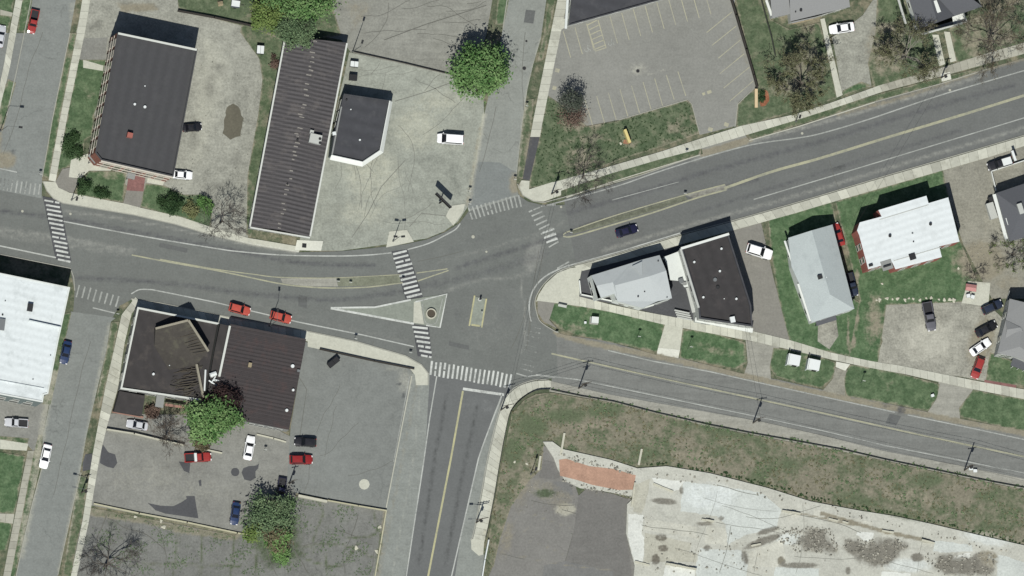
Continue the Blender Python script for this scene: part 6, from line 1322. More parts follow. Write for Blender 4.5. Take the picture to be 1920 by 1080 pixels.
tree('leafy_shrub', 'bright green bush under the mixed tree by the cracked paving', 527, 1040, 2.0, 1.2, 8, 'leaf_mid', 1800, H=2.2, lf=.26, cat='shrub', trunk_r=.08)
tree('dark_tree', 'dark grey green conifer beside the stall lot, next to the north sidewalk', 1072, 190, 2.6, 4.2, 9, 'leaf_conifer', 2000, H=6.0, lf=.2, clumps=44)
tree('red_leaved_tree', 'reddish budding shrub tree just below the dark conifer', 1072, 218, 3.0, 2.4, 10, 'leaf_red', 1500, H=3.2, lf=.2, clumps=60)
bare('bare_tree', 'bare tree at the corner lawn beside the traffic signal pole', 1092, 334, 9.2, .85, 11, 5, 'bark', 'twig_dark', .16, 5, lean=(-.6, 1.0))
bare('bare_tree', 'leafless tree by the sidewalk in front of the brick building drive', 412, 418, 8.4, .9, 12, 5, 'bark', 'twig_dark', .17, 6)
bare('budding_tree', 'wide tree with sparse olive budding foliage on the shabby lawn below the grey house', 1498, 160, 9.6, 1.05, 13, 5, 'bark', 'twig', .24, 7, buds=('leaf_haze', 16000, .19))
bare('budding_tree', 'big barely leafing tree between the gravel drive and the slate house', 1692, 108, 10.0, 1.0, 14, 5, 'bark_pale', 'twig', .3, 8, buds=('leaf_haze', 11000, .18))
bare('bare_tree', 'bare brown tree beyond the slate house at the edge of the avenue', 1852, 80, 10.5, .95, 15, 5, 'bark', 'twig', .28, 8, buds=('leaf_brown', 4000, .16))
bare('bare_tree', 'leafless tree in the cracked paving beside the side street sidewalk', 196, 1062, 8.8, .95, 16, 5, 'bark', 'twig_dark', .26, 7, lean=(.6, .4))
bare('bare_tree', 'fan shaped bare tree with upright pale twigs behind the derelict block', 308, 824, 8.0, .75, 17, 5, 'bark', 'twig', .2, 7, rise=.6)
bare('bare_tree', 'scraggy dark tree at the frontage of the dark house', 1898, 478, 6.0, .9, 18, 5, 'bark', 'twig_dark', .16, 6, buds=('leaf_olive', 1200, .2))
bare('bare_tree', 'thin leafless sapling at the driveway of the gravel lot', 1826, 515, 3.6, .7, 19, 4, 'bark', 'twig_dark', .08, 4)
def shrub(name, label, px, py, R, h, seed, leaf, n, squash=(1, 1), rot=0.0, lf=.24, cat='shrub', group=None):
    rng = np.random.default_rng(seed); c = P(px, py, h * .5); root = empty(name, (c.x, c.y, .05), label, cat, group, rot); m = MB()
    for k in range(5): a = k * 1.3; m.tube((0, 0, 0), (math.cos(a) * R * .4, math.sin(a) * R * .4, h * .7), .04, .02, n=5)
    m.build('stem', M['bark'], root); V, t = leaves(rng, n, R, h * 1.2, h * .45, lf, squash=squash); leafmesh('foliage', V, t, leaf, root); return root
shrub('shrub', 'round dark bush at the street corner of the front lawn', 156, 351, 1.5, 2.0, 31, 'leaf_dark', 1800)
shrub('hedge', 'oblong clipped hedge on the front lawn beside the sidewalk', 190, 363, 1.1, 1.2, 32, 'leaf_dark', 1800, (1.7, .8), math.radians(-8), cat='hedge')
shrub('shrub', 'dark rounded bush east of the red brick walk', 320, 384, 2.2, 2.4, 33, 'leaf_dark', 3200)
shrub('shrub', 'yellowish bush between the dark bush and the bare tree', 356, 392, 1.6, 1.6, 34, 'leaf_yellow', 1500)
shrub('shrub', 'mid green bush on the lawn end under the bare tree', 385, 385, 1.9, 1.8, 35, 'leaf_mid', 2000)
shrub('ground_ivy', 'low dark green ivy patch beside the west wall of the brick building', 136, 272, 2.3, .9, 36, 'leaf_dark', 4200, (.95, 1.45), 0.0, cat='ivy')
shrub('shrub', 'reddish brown shrub at the rear of the derelict block', 287, 770, 1.6, 1.6, 38, 'leaf_red', 1300)
shrub('shrub', 'brown bush at the foot of the green tree, above the red pickup', 377, 833, 1.6, 1.2, 39, 'leaf_brown', 1300)
shrub('flower_bed', 'pinkish flowering shrub against the west wall of the long shed', 516, 118, 1.0, .9, 40, 'leaf_red', 900, (.8, 1.6), -.15, cat='flower bed')
shrub('shrub', 'weedy bush by the wall corner behind the dark blue pickup', 545, 945, 1.0, 1.0, 41, 'leaf_mid', 700)
for k, (x, y) in enumerate(((1429, 174), (1429, 186))): shrub('shrub', ('small round dark shrub in the mulch bed, nearer the stall lot wall', 'small round dark shrub in the mulch bed, nearer the avenue')[k], x, y, .55, .7, 42 + k, 'leaf_dark', 500, lf=.16)
# weeds and tufts: nobody could count them
def tufts(name, poly, n, seed, mat, size=(.12, .4), z=.07, dens=None):
    rng = np.random.default_rng(seed); a = np.array(poly, float); lo, hi = a.min(0), a.max(0); q = rng.uniform(lo, hi, (n * 4, 2)); q = q[inside(q, a)]
    if dens is not None: q = q[dens(q, rng)]
    q = q[:n]; n = len(q); w = PN(q, z); V = []; T = []
    for k in range(6):
        C = w + np.c_[rng.normal(0, .10, (n, 2)), rng.uniform(.02, .16, n)]; s = rng.uniform(*size, n)[:, None]
        t = rng.normal(0, 1, (n, 3)); t[:, 2] *= .4; t /= np.linalg.norm(t, axis=1)[:, None]; b = np.cross(t, np.array([0, 0, 1.]) + rng.normal(0, .5, (n, 3))); b /= np.linalg.norm(b, axis=1)[:, None]
        V.append(np.stack([C + t * s * .6, C + b * s * .3, C - t * s * .6, C - b * s * .3], 1)); T.append(rng.uniform(0, 1, n))
    o = leafmesh(name, np.concatenate(V).reshape(-1, 3), np.concatenate(T), mat, None); tag(o, kind='stuff'); return o
def clump(f, lo): # patchy growth
    return lambda q, rng: (np.sin(q[:, 0] * f + 1.3 * np.sin(q[:, 1] * f * .7)) * np.cos(q[:, 1] * f * 1.3 + np.sin(q[:, 0] * f * .5)) + rng.uniform(-.5, .5, len(q))) > lo
tufts('field_weeds', FIELD, 1300, 51, 'leaf_bluegreen', (.15, .4), .08, clump(.05, .25))
tufts('field_grass', FIELD, 1600, 52, 'leaf_straw', (.12, .34), .08, clump(.07, .1))
tufts('lot_weeds', [(165, 955), (440, 1004), (560, 935), (720, 958), (695, 1078), (130, 1078)], 1500, 53, 'leaf_bluegreen', (.08, .24), .03, clump(.06, .35))
tufts('fence_weeds', [(1033, 728), (1150, 748), (1330, 792), (1411, 808), (1578, 838), (1703, 866), (1862, 900), (1960, 918), (1960, 928), (1862, 910), (1703, 878), (1578, 850), (1411, 818), (1330, 803), (1150, 758), (1030, 736)], 700, 54, 'leaf_bluegreen', (.2, .5), .1)
tufts('slab_edge_weeds', [(1190, 872), (1250, 872), (1330, 885), (1440, 913), (1520, 938), (1610, 955), (1680, 966), (1745, 980), (1830, 1000), (1960, 1032), (1960, 1024), (1830, 994), (1745, 974), (1610, 948), (1440, 906), (1330, 878), (1250, 866)], 900, 55, 'leaf_dark', (.2, .5), .1)
tufts('lawn_weeds', [(1025, 178), (1100, 237), (1160, 226), (1290, 190), (1312, 250), (1160, 300), (1000, 350)], 500, 56, 'leaf_dark', (.1, .25), .08)
# ------------------------------------------------------------------ poles, lamps, signs
M['pole_wood'] = plain('pole_wood', A(96, 86, 76), .95, var=.2, scale=4); M['steel'] = plain('galvanised', A(128, 130, 130), .5, .4, var=.1)
def aim(px, py, dx, dy):          # a photograph direction as a direction on the ground
    p, q = P(px, py), P(px + dx, py + dy); v = Vector((q.x - p.x, q.y - p.y, 0)); return v.normalized()
def utility_pole(px, py, h, label, arms=((0.5, 2.2),), adir=(1, -.2), lamp=None, transformer=True, r=.15):
    root = empty('utility_pole', P(px, py), label, 'utility pole'); a = aim(px, py, *adir)
    MB().tube((0, 0, -.1), (0, 0, h), r, r * .7, n=10).build('pole', M['pole_wood'], root)
    for dz, ln in arms:
        z = h - dz; c = MB().tube(-a * (ln / 2) + Vector((0, 0, z)), a * (ln / 2) + Vector((0, 0, z)), .08, n=4).build('crossarm', M['pole_wood'], root)
        for t in (-.45, -.22, .22, .45): MB().tube(a * (ln * t) + Vector((0, 0, z + .05)), a * (ln * t) + Vector((0, 0, z + .3)), .06, .04, n=6).build('insulator', M['metal_dark'], c)
    if transformer: MB().tube(a.cross(Vector((0, 0, 1))) * .35 + Vector((0, 0, h - 2.4)), a.cross(Vector((0, 0, 1))) * .35 + Vector((0, 0, h - 1.5)), .26, n=12).build('transformer', M['metal_dark'], root)
    if lamp:
        d = aim(px, py, *lamp[:2]); ln = lamp[2]; b_ = MB().tube((0, 0, h - 1.4), d * ln + Vector((0, 0, h - 1.0)), .05, n=6).build('lamp_arm', M['steel'], root)
        e = d * (ln + .25) + Vector((0, 0, h - 1.0)); MB().box(e, (.75, .34, .2), math.atan2(d.y, d.x)).build('lamp_head', M['steel'], b_)
    return root
POLES = {}
for key, px, py, h, lab, kw in (
    ('a', 1085, 728, 9.8, 'wooden utility pole with a transformer at the west end of the lower road fence', dict(arms=((.5, 2.2), (2.2, 1.6)))),
    ('b', 1412, 793, 9.0, 'wooden utility pole halfway along the lower road beside the fence', dict()),
    ('c', 1808, 882, 9.8, 'wooden utility pole with two white boxes at its foot by the field fence', dict(arms=((2.0, 1.8),))),
    ('d', 939, 769, 9.2, 'wooden utility pole on the curved sidewalk at the south street corner', dict(arms=((.4, 2.4),))),
    ('e', 893, 980, 7.6, 'utility pole with twin crossarms and lamp beside the south street', dict(arms=((.3, 2.6), (.9, 2.6)), lamp=(-1, 0, 2.2))),
    ('f', 153, 924, 6.8, 'utility pole with a lamp arm over the south west side street', dict(arms=((.5, 1.4),), lamp=(-1, -.2, 2.4))),
    ('g', 1765, 146, 7.0, 'utility pole on the verge below the twin front walks', dict(arms=((.4, 1.4),))),
    ('h', 542, 907, 6.4, 'short utility pole at the edge of the grey lot below the deep red car', dict(arms=((.5, 1.4),))),
    ('i', 1034, 364, 8.2, 'utility pole with signal gear on the corner pad of the north street', dict(arms=((.5, 1.8),)))):
    POLES[key] = (utility_pole(px, py, h, lab, **kw), h)
def street_lamp(px, py, h, label, arms, r=.1):
    root = empty('street_lamp', P(px, py), label, 'street lamp'); MB().tube((0, 0, 0), (0, 0, h), r, r * .6, n=10).build('pole', M['steel'], root); MB().tube((0, 0, 0), (0, 0, .5), r * 2.2, r * 1.6, n=10).build('base', M['steel'], root)
    for dx, dy, ln in arms:
        d = aim(px, py, dx, dy); b_ = MB().tube((0, 0, h - .1), d * ln + Vector((0, 0, h + .15)), .045, n=6).build('lamp_arm', M['steel'], root); e = d * (ln + .3) + Vector((0, 0, h + .12)); MB().box(e, (.8, .42, .2), math.atan2(d.y, d.x)).build('lamp_head', M['metal_dark'], b_)
street_lamp(134, 375, 7.4, 'street lamp on the corner sidewalk below the brick building', ((-.3, 1, .4),))
street_lamp(737, 452, 7.2, 'twin headed lamp on a concrete pad at the forecourt kerb', ((-1, -.1, .5), (1, -.1, .5)))
street_lamp(505, 611, 9.2, 'street lamp at the kerb between the two orange red cars', ((.05, -1, 1.9),))
street_lamp(661, 97, 10.0, 'tall lot lamp at the corner where the two paved lots meet', ((.3, -1, .6),))
street_lamp(0, 246, 9.0, 'street lamp on the west verge of the north west street', ((1, .1, 2.4),))
street_lamp(995, 889, 5.4, 'short lamp post with a white foot on the weedy corner of the field', ((.3, -1, .2),))
street_lamp(1492, 228, 4.0, 'small lamp post on the avenue verge below the wide budding tree', ((.3, -1, .3),))
M['sign_white'] = plain('sign_white', A(226, 226, 220), .5, var=.05); M['sign_cream'] = plain('sign_cream', A(226, 206, 140, 1), .6, var=.1); M['sign_tan'] = plain('sign_tan', A(222, 196, 158, 1), .6, var=.1); M['sign_dark'] = plain('sign_dark', A(44, 42, 42), .95, var=.1, spec=.05)
def sign_post(px, py, h, label, w=.6, hh=.7, d=(1, .2), mat='sign_white', name='street_sign', z=.05):
    root = empty(name, P(px, py), label, 'street sign'); MB().tube((0, 0, -.1), (0, 0, h), .04, n=6).build('post', M['steel'], root); a = aim(px, py, *d)
    MB().box(a.cross(Vector((0, 0, 1))) * .05 + Vector((0, 0, h - hh / 2)), (w, .03, hh), math.atan2(a.y, a.x)).build('panel', M[mat], root)
for a_ in ((1194, 634, 3.6, 'thin sign post on the corner lawn west of the wide front walk'), (1289, 655, 5.0, 'tall thin post on the lawn just east of the wide front walk'), (1614, 718, 4.4, 'thin post on the verge lawn east of the small bright pad'),
           (878, 360, 2.4, 'sign post at the north street mouth, upper of the pair by the forecourt'), (878, 384, 2.2, 'sign post at the north street mouth, lower of the pair by the forecourt'), (963, 338, 2.2, 'sign post at the dirt edge west of the dark sidewalk strip'),
           (73, 328, 2.2, 'sign post by the faded crosswalk of the north west street'), (1283, 364, 1.6, 'low sign at the dusty end of the long median'), (1069, 437, 1.6, 'low sign at the pointed western tip of the long median'), (656, 530, 1.3, 'low sign in the short grass median, nearer its west end'),
           (633, 528, 1.3, 'low sign where the short median turns to grass'), (754, 524, 1.6, 'sign at the crosswalk end of the short grass median'), (495, 845, 2.2, 'thin sign beside the white sedan in the lower lot'), (1286, 285, 1.6, 'low sign on the sidewalk edge near the stall lot drive'), (664, 637, 2.4, 'sign post on the broad sidewalk by the rusty roofed building'),
           (154, 373, 2.4, 'sign post on the corner sidewalk below the round dark bush'), (768, 662, 1.6, 'small sign at the sidewalk corner above the grey lot'), (218, 590, 2.2, 'sign post on the sidewalk bend beside the derelict block'), (1043, 623, 1.2, 'low marker at the dirt corner of the east lawn'), (985, 200, 2.2, 'sign on the brown verge of the north street')):
    sign_post(*a_)
# pole sign of the forecourt
root = empty('pole_sign', P(824, 381), 'wide dark panel sign on a pole at the forecourt corner', 'sign'); a = aim(824, 381, 1, .98)
MB().tube((0, 0, 0), (0, 0, 4.6), .13, n=10).build('pole', M['sign_dark'], root); o = MB().box((0, 0, 4.5), (4.3, .3, 1.5), math.atan2(a.y, a.x)).build('panel', M['sign_dark'], root); MB().box((0, 0, 5.28), (4.4, .36, .08), math.atan2(a.y, a.x)).build('cap', M['metal_dark'], o)
MB().box((0, 0, 1.4), (.8, .16, .5), math.atan2(a.y, a.x) + 1.2).build('small_panel', M['sign_dark'], root)
def slab_thing(name, label, cat, a_, b_, w, h, mat, cap=None, z=0.0):
    u, v = P(*a_, h), P(*b_, h); c = (u + v) / 2; root = empty(name, (c.x, c.y, z), label, cat, rz=math.atan2(v.y - u.y, v.x - u.x)); MB().box((0, 0, h / 2), ((v - u).length, w, h)).build('panel' if cap is None else 'body', M[mat], root)
    if cap: MB().box((0, 0, h + .04), ((v - u).length + .12, w + .1, .08)).build('cap', M[cap], root)
    return root
slab_thing('monument_sign', 'long cream sign slab standing in orange mulch on the corner lawn', 'sign', (1172, 243), (1181, 267), .45, 1.5, 'sign_cream', 'sign_cream')
slab_thing('monument_sign', 'cream sign wall beside the mulch bed by the stall lot exit', 'sign', (1418, 167), (1418, 201), .5, .9, 'sign_tan', 'sign_tan')
M['mulch'] = ground_mat('orange_mulch', A(160, 104, 78, 1), a=(.1, .25, .3), samt=0)
blob = lambda cx, cy, rx, ry, s: [(cx + rx * math.cos(t) * (1 + .18 * math.sin(3 * t + s) + .1 * math.sin(7 * t)), cy + ry * math.sin(t) * (1 + .18 * math.sin(2 * t + s))) for t in np.linspace(0, 6.28, 25)[:-1]]
sheet('mulch_bed', blob(1175, 266, 7, 5, 1), .09, M['mulch'], 3); sheet('mulch_bed', blob(1432, 184, 9, 18, 2), .09, M['mulch'], 3)
sheet('concrete_pad', [(1764, 139), (1781, 135), (1784, 149), (1766, 153)], .13, M['pad_white'], skirt=.15)
sheet('brick_edging', [(1846, 712), (1905, 722), (1906, 730), (1900, 736), (1845, 722)], .085, M['pad_red'], 4)
# ------------------------------------------------------------------ walls and fences
def wall_run(name, label, pts, w, h, mat, cap=None, cat='wall', z=0.0, posts=0, postmat=None):
    root = empty(name, P(*pts[0]), label, cat); o0 = Vector(root.location); m = MB(); c_ = MB()
    for i in range(len(pts) - 1):
        u, v = P(*pts[i], 0), P(*pts[i + 1], 0); mid = (u + v) / 2 - o0; L = (v - u).length; rz = math.atan2(v.y - u.y, v.x - u.x)
        m.box((mid.x, mid.y, z + h / 2), (L + (w if i < len(pts) - 2 else 0), w, h), rz)
        if cap: c_.box((mid.x, mid.y, z + h + .03), (L + w, w + .08, .06), rz)
        if posts:
            n = max(1, int(L / posts))
            for k in range(n + 1):
                q = u.lerp(v, k / n) - o0; MB().tube((q.x, q.y, z), (q.x, q.y, z + h + .12), .05, n=6).build('post', M[postmat or 'metal_dark'], root)
    m.build('panel' if posts else 'body', M[mat], root)
    if cap: c_.build('cap', M[cap], root)
    return root
M['board_dark'] = plain('dark_boards', A(62, 56, 50), .9, var=.25, scale=3); M['fence_mesh'] = plain('fence_fabric', A(74, 76, 68), .95, var=.3); M['wall_concrete'] = plain('wall_concrete', A(204, 198, 176), .9, var=.18, dirt=A(140, 134, 116)); M['wall_yellow'] = plain('wall_yellowed', A(196, 188, 152), .9, var=.2, scale=2)
wall_run('retaining_wall', 'dark low retaining wall along the grass north of the gravel yard', [(334, 21), (400, 33), (477, 50)], .3, .9, 'board_dark')
wall_run('low_fence', 'thin dark rail fence between the service forecourt and the back lot', [(661, 97), (760, 119), (842, 139)], .1, .55, 'board_dark', cat='fence', posts=3)
wall_run('board_fence', 'dark board fence along the east side of the stall lot', [(1364, -20), (1379, 28), (1398, 92), (1412, 140), (1419, 166)], .28, 1.1, 'board_dark', cat='fence', posts=3)
wall_run('wire_fence', 'thin dark fence between the grass strip and the grey house lawn', [(1424, -10), (1438, 42), (1446, 70), (1453, 106)], .08, .8, 'fence_mesh', cat='fence', posts=2.5)
wall_run('parapet_wall', 'low dark wall between the broad sidewalk and the grey lot', [(600, 655), (700, 677), (776, 692)], .25, .7, 'board_dark')
wall_run('block_wall', 'thick pale block wall at the top of the abandoned lot', [(558, 930), (612, 941)], .5, .9, 'wall_concrete', cat='wall')
wall_run('block_wall', 'thin pale wall along the south edge of the grey lot', [(614, 939), (670, 949), (724, 958)], .22, .8, 'wall_yellow', cat='wall')
wall_run('block_wall', 'yellowish wall running down the east side of the abandoned lot', [(723, 960), (713, 1020), (702, 1082)], .25, .6, 'wall_yellow', cat='wall')
wall_run('block_wall', 'long yellow topped wall between the dirty lot and the abandoned lot', [(176, 945), (260, 963), (350, 980), (444, 1000), (470, 1004)], .22, .5, 'wall_yellow', 'wall_yellow')
wall_run('block_wall', 'brownish low wall behind the rear annex of the derelict block', [(210, 772), (268, 783)], .35, .5, 'brick_pink', cat='wall')
wall_run('retaining_wall', 'pale capped retaining wall beneath the silver car', [(200, 806), (250, 814), (300, 826), (345, 836)], .25, 1.1, 'wall_concrete', cat='wall')
wall_run('block_wall', 'short pale wall beside the green tree, above the red pickup', [(383, 843), (416, 850)], .3, .5, 'wall_concrete', cat='wall')
wall_run('block_wall', 'broken pale kerb wall below the rusty roofed building', [(482, 815), (512, 822), (536, 829)], .3, .35, 'wall_concrete', cat='wall')
wall_run('barrier_wall', 'white barrier wall at the asphalt lot entrance on the south street', [(915, 1014), (908, 1050), (903, 1082)], .22, 1.0, 'metal_white', cat='wall')
FP = [(1033, 731), (1090, 743), (1150, 753), (1230, 774), (1330, 797), (1411, 813), (1490, 827), (1578, 843), (1660, 862), (1703, 871), (1780, 887), (1862, 904), (1960, 922)]
wall_run('field_fence', 'long dark wire fence between the lower road and the rough field', FP, .08, .55, 'fence_mesh', cat='fence', posts=3)
wall_run('field_fence', 'dark wire fence curving along the corner sidewalk beside the field', smooth([(1031, 730), (1006, 732), (982, 745), (962, 765), (953, 785), (945, 822), (937, 866), (927, 926), (917, 980), (910, 1008)], 3), .1, .7, 'fence_mesh', cat='fence', posts=3)
# ------------------------------------------------------------------ cabinets, bins, kiosks
def thing_at(px, py, z0, name, label, cat, rz=0.0, group=None):
    p = P(px, py, z0 + .3); return empty(name, (p.x, p.y, z0), label, cat, group, rz)
def dumpster(px, py, label, rz, size=(1.7, 1.3, 1.2), body='metal_dark', lid='metal_white'):
    r = thing_at(px, py, .03, 'dumpster', label, 'dumpster', rz); x, y, h = size
    m = MB(); b_ = [(-x / 2 * .9, -y / 2 * .9, .12), (x / 2 * .9, -y / 2 * .9, .12), (x / 2 * .9, y / 2 * .9, .12), (-x / 2 * .9, y / 2 * .9, .12)]; t = [(-x / 2, -y / 2, h), (x / 2, -y / 2, h), (x / 2, y / 2, h), (-x / 2, y / 2, h)]
    m.add(b_ + t, [(3, 2, 1, 0), (0, 1, 5, 4), (1, 2, 6, 5), (2, 3, 7, 6), (3, 0, 4, 7), (4, 5, 6, 7)]); m.build('body', M[body], r)
    for s in (-1, 1): MB().box((s * x / 4, 0, h + .05), (x / 2 - .06, y * .86, .07)).build('lid', M[lid], r)
    for sx in (-1, 1):
        for sy in (-1, 1): MB().tube((sx * x * .38, sy * y * .36 - .04, .1), (sx * x * .38, sy * y * .36 + .04, .1), .1, n=8).build('wheel', M['tyre'], r)
dumpster(663, 121, 'white lidded dumpster by the north end of the service station', -.1); dumpster(661, 146, 'black lidded dumpster next to the station wall', -.1, lid='black'); dumpster(487, 94, 'pale lidded dumpster on the gravel yard edge', -.1, (1.5, 1.9, 1.2)); dumpster(624, 680, 'dark dumpster standing askew in the grey parking lot', math.radians(38), (2.6, 1.2, 1.3), 'black', 'black')
def trailer(px, py, label, rz, size, mat):
    r = thing_at(px, py, .05, 'utility_trailer', label, 'trailer', rz); x, y = size; MB().box((0, 0, .62), (x, y, .14)).build('deck', M[mat], r)
    m = MB()
    for s in (-1, 1): m.box((0, s * y / 2, .84), (x, .06, .36))
    m.box((-x / 2, 0, .84), (.06, y, .36)); m.build('side_rail', M['metal'], r); MB().tube((x / 2, 0, .5), (x / 2 + .9, 0, .45), .05, n=6).build('tow_bar', M['metal_dark'], r)
    for s in (-1, 1): MB().tube((0, s * (y / 2 + .06) - .08, .3), (0, s * (y / 2 + .06) + .08, .3), .3, n=12).build('wheel', M['tyre'], r)
trailer(441, 8, 'white decked utility trailer on the grass by the top edge', -.15, (1.8, 1.5), 'metal_white')
r = thing_at(413, 6, .07, 'woodpile', 'heap of split pale logs beside the utility trailer', 'woodpile', .2)
for k in range(3):
    m = MB(); random.seed(k)
    for j in range(5 - k): m.tube((-.5, (j - (4 - k) / 2) * .24, .12 + .21 * k), (.5, (j - (4 - k) / 2) * .24, .12 + .21 * k), .11, n=8)
    m.build('log_row', M['wood'], r)
r = thing_at(1820, 540, .12, 'covered_trailer', 'small trailer under a faded pink tarpaulin on the concrete pad', 'trailer', math.radians(-8)); MB().box((0, 0, .55), (2.2, 1.3, .5)).build('body', M['metal_dark'], r)
m = MB(); m.add([(-1.15, -.7, .8), (1.15, -.7, .8), (1.15, .7, .8), (-1.15, .7, .8), (-1.0, 0, 1.12), (1.0, 0, 1.12)], [(0, 1, 5, 4), (2, 3, 4, 5), (1, 2, 5), (3, 0, 4)]); m.build('tarpaulin', plain('pink_tarp', A(196, 140, 136, 1), .8, var=.2, scale=3), r)
for s in (-1, 1): MB().tube((0, s * .68 - .06, .28), (0, s * .68 + .06, .28), .28, n=12).build('wheel', M['tyre'], r)
for k, (x, y) in enumerate(((1815, 555), (1823, 557))):
    r = thing_at(x, y, .12, 'appliance', ('white discarded appliance on the pad, nearer the gravel lot corner', 'white discarded appliance on the pad, nearer the dark blue car')[k], 'appliance', .2 - .5 * k); MB().box((0, 0, .45), (.75, .7, .9)).build('cabinet', M['metal_white'], r); MB().box((0, -.37, .45), (.5, .05, .6)).build('door', M['wall_pale'], r)
for k, (x, y) in enumerate(((1486, 677), (1523, 686))):
    r = thing_at(x, y, .08, 'kiosk', ('white square kiosk on the verge lawn, nearer the paved drive', 'white square kiosk on the verge lawn, nearer the bright pad')[k], 'kiosk', math.radians(-12)); S_ = 2.2
    MB().box((.12, .05, 1.05), (S_, S_ * .92, 2.1)).build('wall', M['wall_white'], r); MB().box((.12, .05, 2.16), (S_ + .1, S_, .12)).build('roof', M['metal_white'], r)
    MB().box((-1.25, -.05, 1.3), (.22, S_ * 1.05, 2.6)).build('side_panel', M['metal_white'], r); MB().box((.4, -1.05, 1.0), (.9, .08, 1.9)).build('door', M['metal_dark'], r)
r = thing_at(1114, 601, .08, 'equipment_cabinet', 'white equipment cabinet standing alone on the corner lawn', 'cabinet', math.radians(-5)); MB().box((0, 0, .75), (1.35, 1.2, 1.5)).build('body', M['metal_white'], r); MB().box((0, 0, 1.53), (1.45, 1.3, .08)).build('lid', M['wall_white'], r); MB().box((0, -.62, .75), (1.1, .05, 1.2)).build('door', M['wall_pale'], r); MB().box((0, 0, .04), (1.8, 1.6, .1)).build('plinth', M['kerb'], r)
r = thing_at(1097, 605, .08, 'junction_box', 'small white junction box beside the equipment cabinet', 'box'); MB().box((0, 0, .3), (.4, .4, .6)).build('body', M['metal_white'], r); MB().box((0, 0, .62), (.46, .46, .05)).build('lid', M['metal_white'], r)
for k, (x, y) in enumerate(((1820, 879), (1828, 883))):
    r = thing_at(x, y, .06, 'junction_box', ('white utility box at the pole foot, nearer the pole', 'white utility box at the pole foot, farther from the pole')[k], 'box'); MB().box((0, 0, .35), (.7, .55, .7)).build('body', M['metal_white'], r); MB().box((0, 0, .72), (.78, .62, .05)).build('lid', M['metal_white'], r)
r = thing_at(1748, 742, .08, 'equipment_cabinet', 'small white cabinet on the lawn tip by the paved drive', 'cabinet', .3); MB().box((0, 0, .4), (.55, .5, .8)).build('body', M['metal_white'], r); MB().box((0, 0, .82), (.62, .56, .05)).build('lid', M['metal_white'], r)
r = thing_at(1120 + 0, 575, .08, 'bench', 'pale bench at the edge of the sidewalk above the corner lawn', 'bench', math.radians(-12)); p = P(1054, 574, .3); r.location = (p.x, p.y, .08)
MB().box((0, 0, .45), (1.8, .45, .06)).build('seat', M['wall_pale'], r); MB().box((0, .22, .75), (1.8, .06, .4)).build('backrest', M['wall_pale'], r)
for s in (-1, 1): MB().box((s * .75, 0, .21), (.08, .42, .42)).build('leg', M['metal_dark'], r)
r = thing_at(1898, 294, .05, 'sign_board', 'white slanting board beside the black pickup by the yard wall', 'sign', math.radians(-72)); MB().box((0, 0, 2.2), (2.2, .5, .18)).build('panel', M['metal_white'], r)
for s in (-.8, .8): MB().tube((s, 0, 0), (s, 0, 2.1), .07, n=6).build('post', M['metal_dark'], r)
v_ = vehicle('pickup', 'pickup_truck', 'black pickup with a white bed cover behind the yard wall', 1874, 307, 197, 'car_black', 'pickup truck', 48); m = MB().box((-1.6, 0, 1.12), (2.0, 1.5, .1)); o = m.build('bed_cover', M['metal_white'], v_)
r = [o for o in bpy.data.objects if o.get('label', '').startswith('bright red pickup')][0]; MB().box((-.62, 0, 1.2), (.5, 1.7, .7)).build('tool_box', M['metal_white'], r)
# round planter, bollards, grates
c = P(808.5, 588, .6); r = empty('round_planter', (c.x, c.y, .13), 'round pale stone planter on the triangular traffic island', 'planter'); m = MB(); n = 32
for k in range(n):
    t0, t1 = 2 * math.pi * k / n, 2 * math.pi * (k + 1) / n; q = lambda t, rr, z: (rr * math.cos(t), rr * math.sin(t), z)
    m.add([q(t0, 1.12, 0), q(t1, 1.12, 0), q(t1, 1.08, .6), q(t0, 1.08, .6), q(t1, .86, .6), q(t0, .86, .6), q(t1, .86, .1), q(t0, .86, .1)], [(0, 1, 2, 3), (3, 2, 4, 5), (5, 4, 6, 7)])
m.build('ring', M['wall_concrete'], r, smooth=False); m = MB().add([(.86 * math.cos(t), .86 * math.sin(t), .3) for t in np.linspace(0, 2 * math.pi, 33)[:-1]], [tuple(range(32))]); m.build('soil', M['wood_dark'], r)
r = thing_at(900, 561, .1, 'signal_post', 'dark signal post at the north end of the small yellow edged island', 'signal'); MB().tube((0, 0, 0), (0, 0, 1.1), .16, n=10).build('post', M['black'], r); MB().tube((0, 0, 0), (0, 0, .12), .4, n=14).build('base', M['wall_pale'], r); MB().tube((0, 0, 1.1), (0, 0, 1.35), .24, .2, n=10).build('cap', M['black'], r)
sign_post(902, 586, 1.2, 'low sign in the middle of the small yellow edged island', .4, .4)
def disc(name, label, px, py, rad, mat, z, cat):
    c = P(px, py, z); r = empty(name, (c.x, c.y, z), label, cat); MB().tube((0, 0, -.02), (0, 0, .012), rad, n=18).build('lid', M[mat], r); m = MB()
    for k in range(18):
        t0, t1 = 2 * math.pi * k / 18, 2 * math.pi * (k + 1) / 18; m.add([(rad * math.cos(t0), rad * math.sin(t0), .016), (rad * math.cos(t1), rad * math.sin(t1), .016), (rad * 1.22 * math.cos(t1), rad * 1.22 * math.sin(t1), .016), (rad * 1.22 * math.cos(t0), rad * 1.22 * math.sin(t0), .016)], [(0, 1, 2, 3)])
    m.build('rim', M['kerb_grey'], r)
disc('drain_cover', 'black drain in the middle of the stall lot', 1196, 133, .34, 'black', .04, 'drain'); disc('manhole_cover', 'dark manhole cover in the north street beside the round green tree', 983, 128, .36, 'metal_dark', .03, 'manhole')
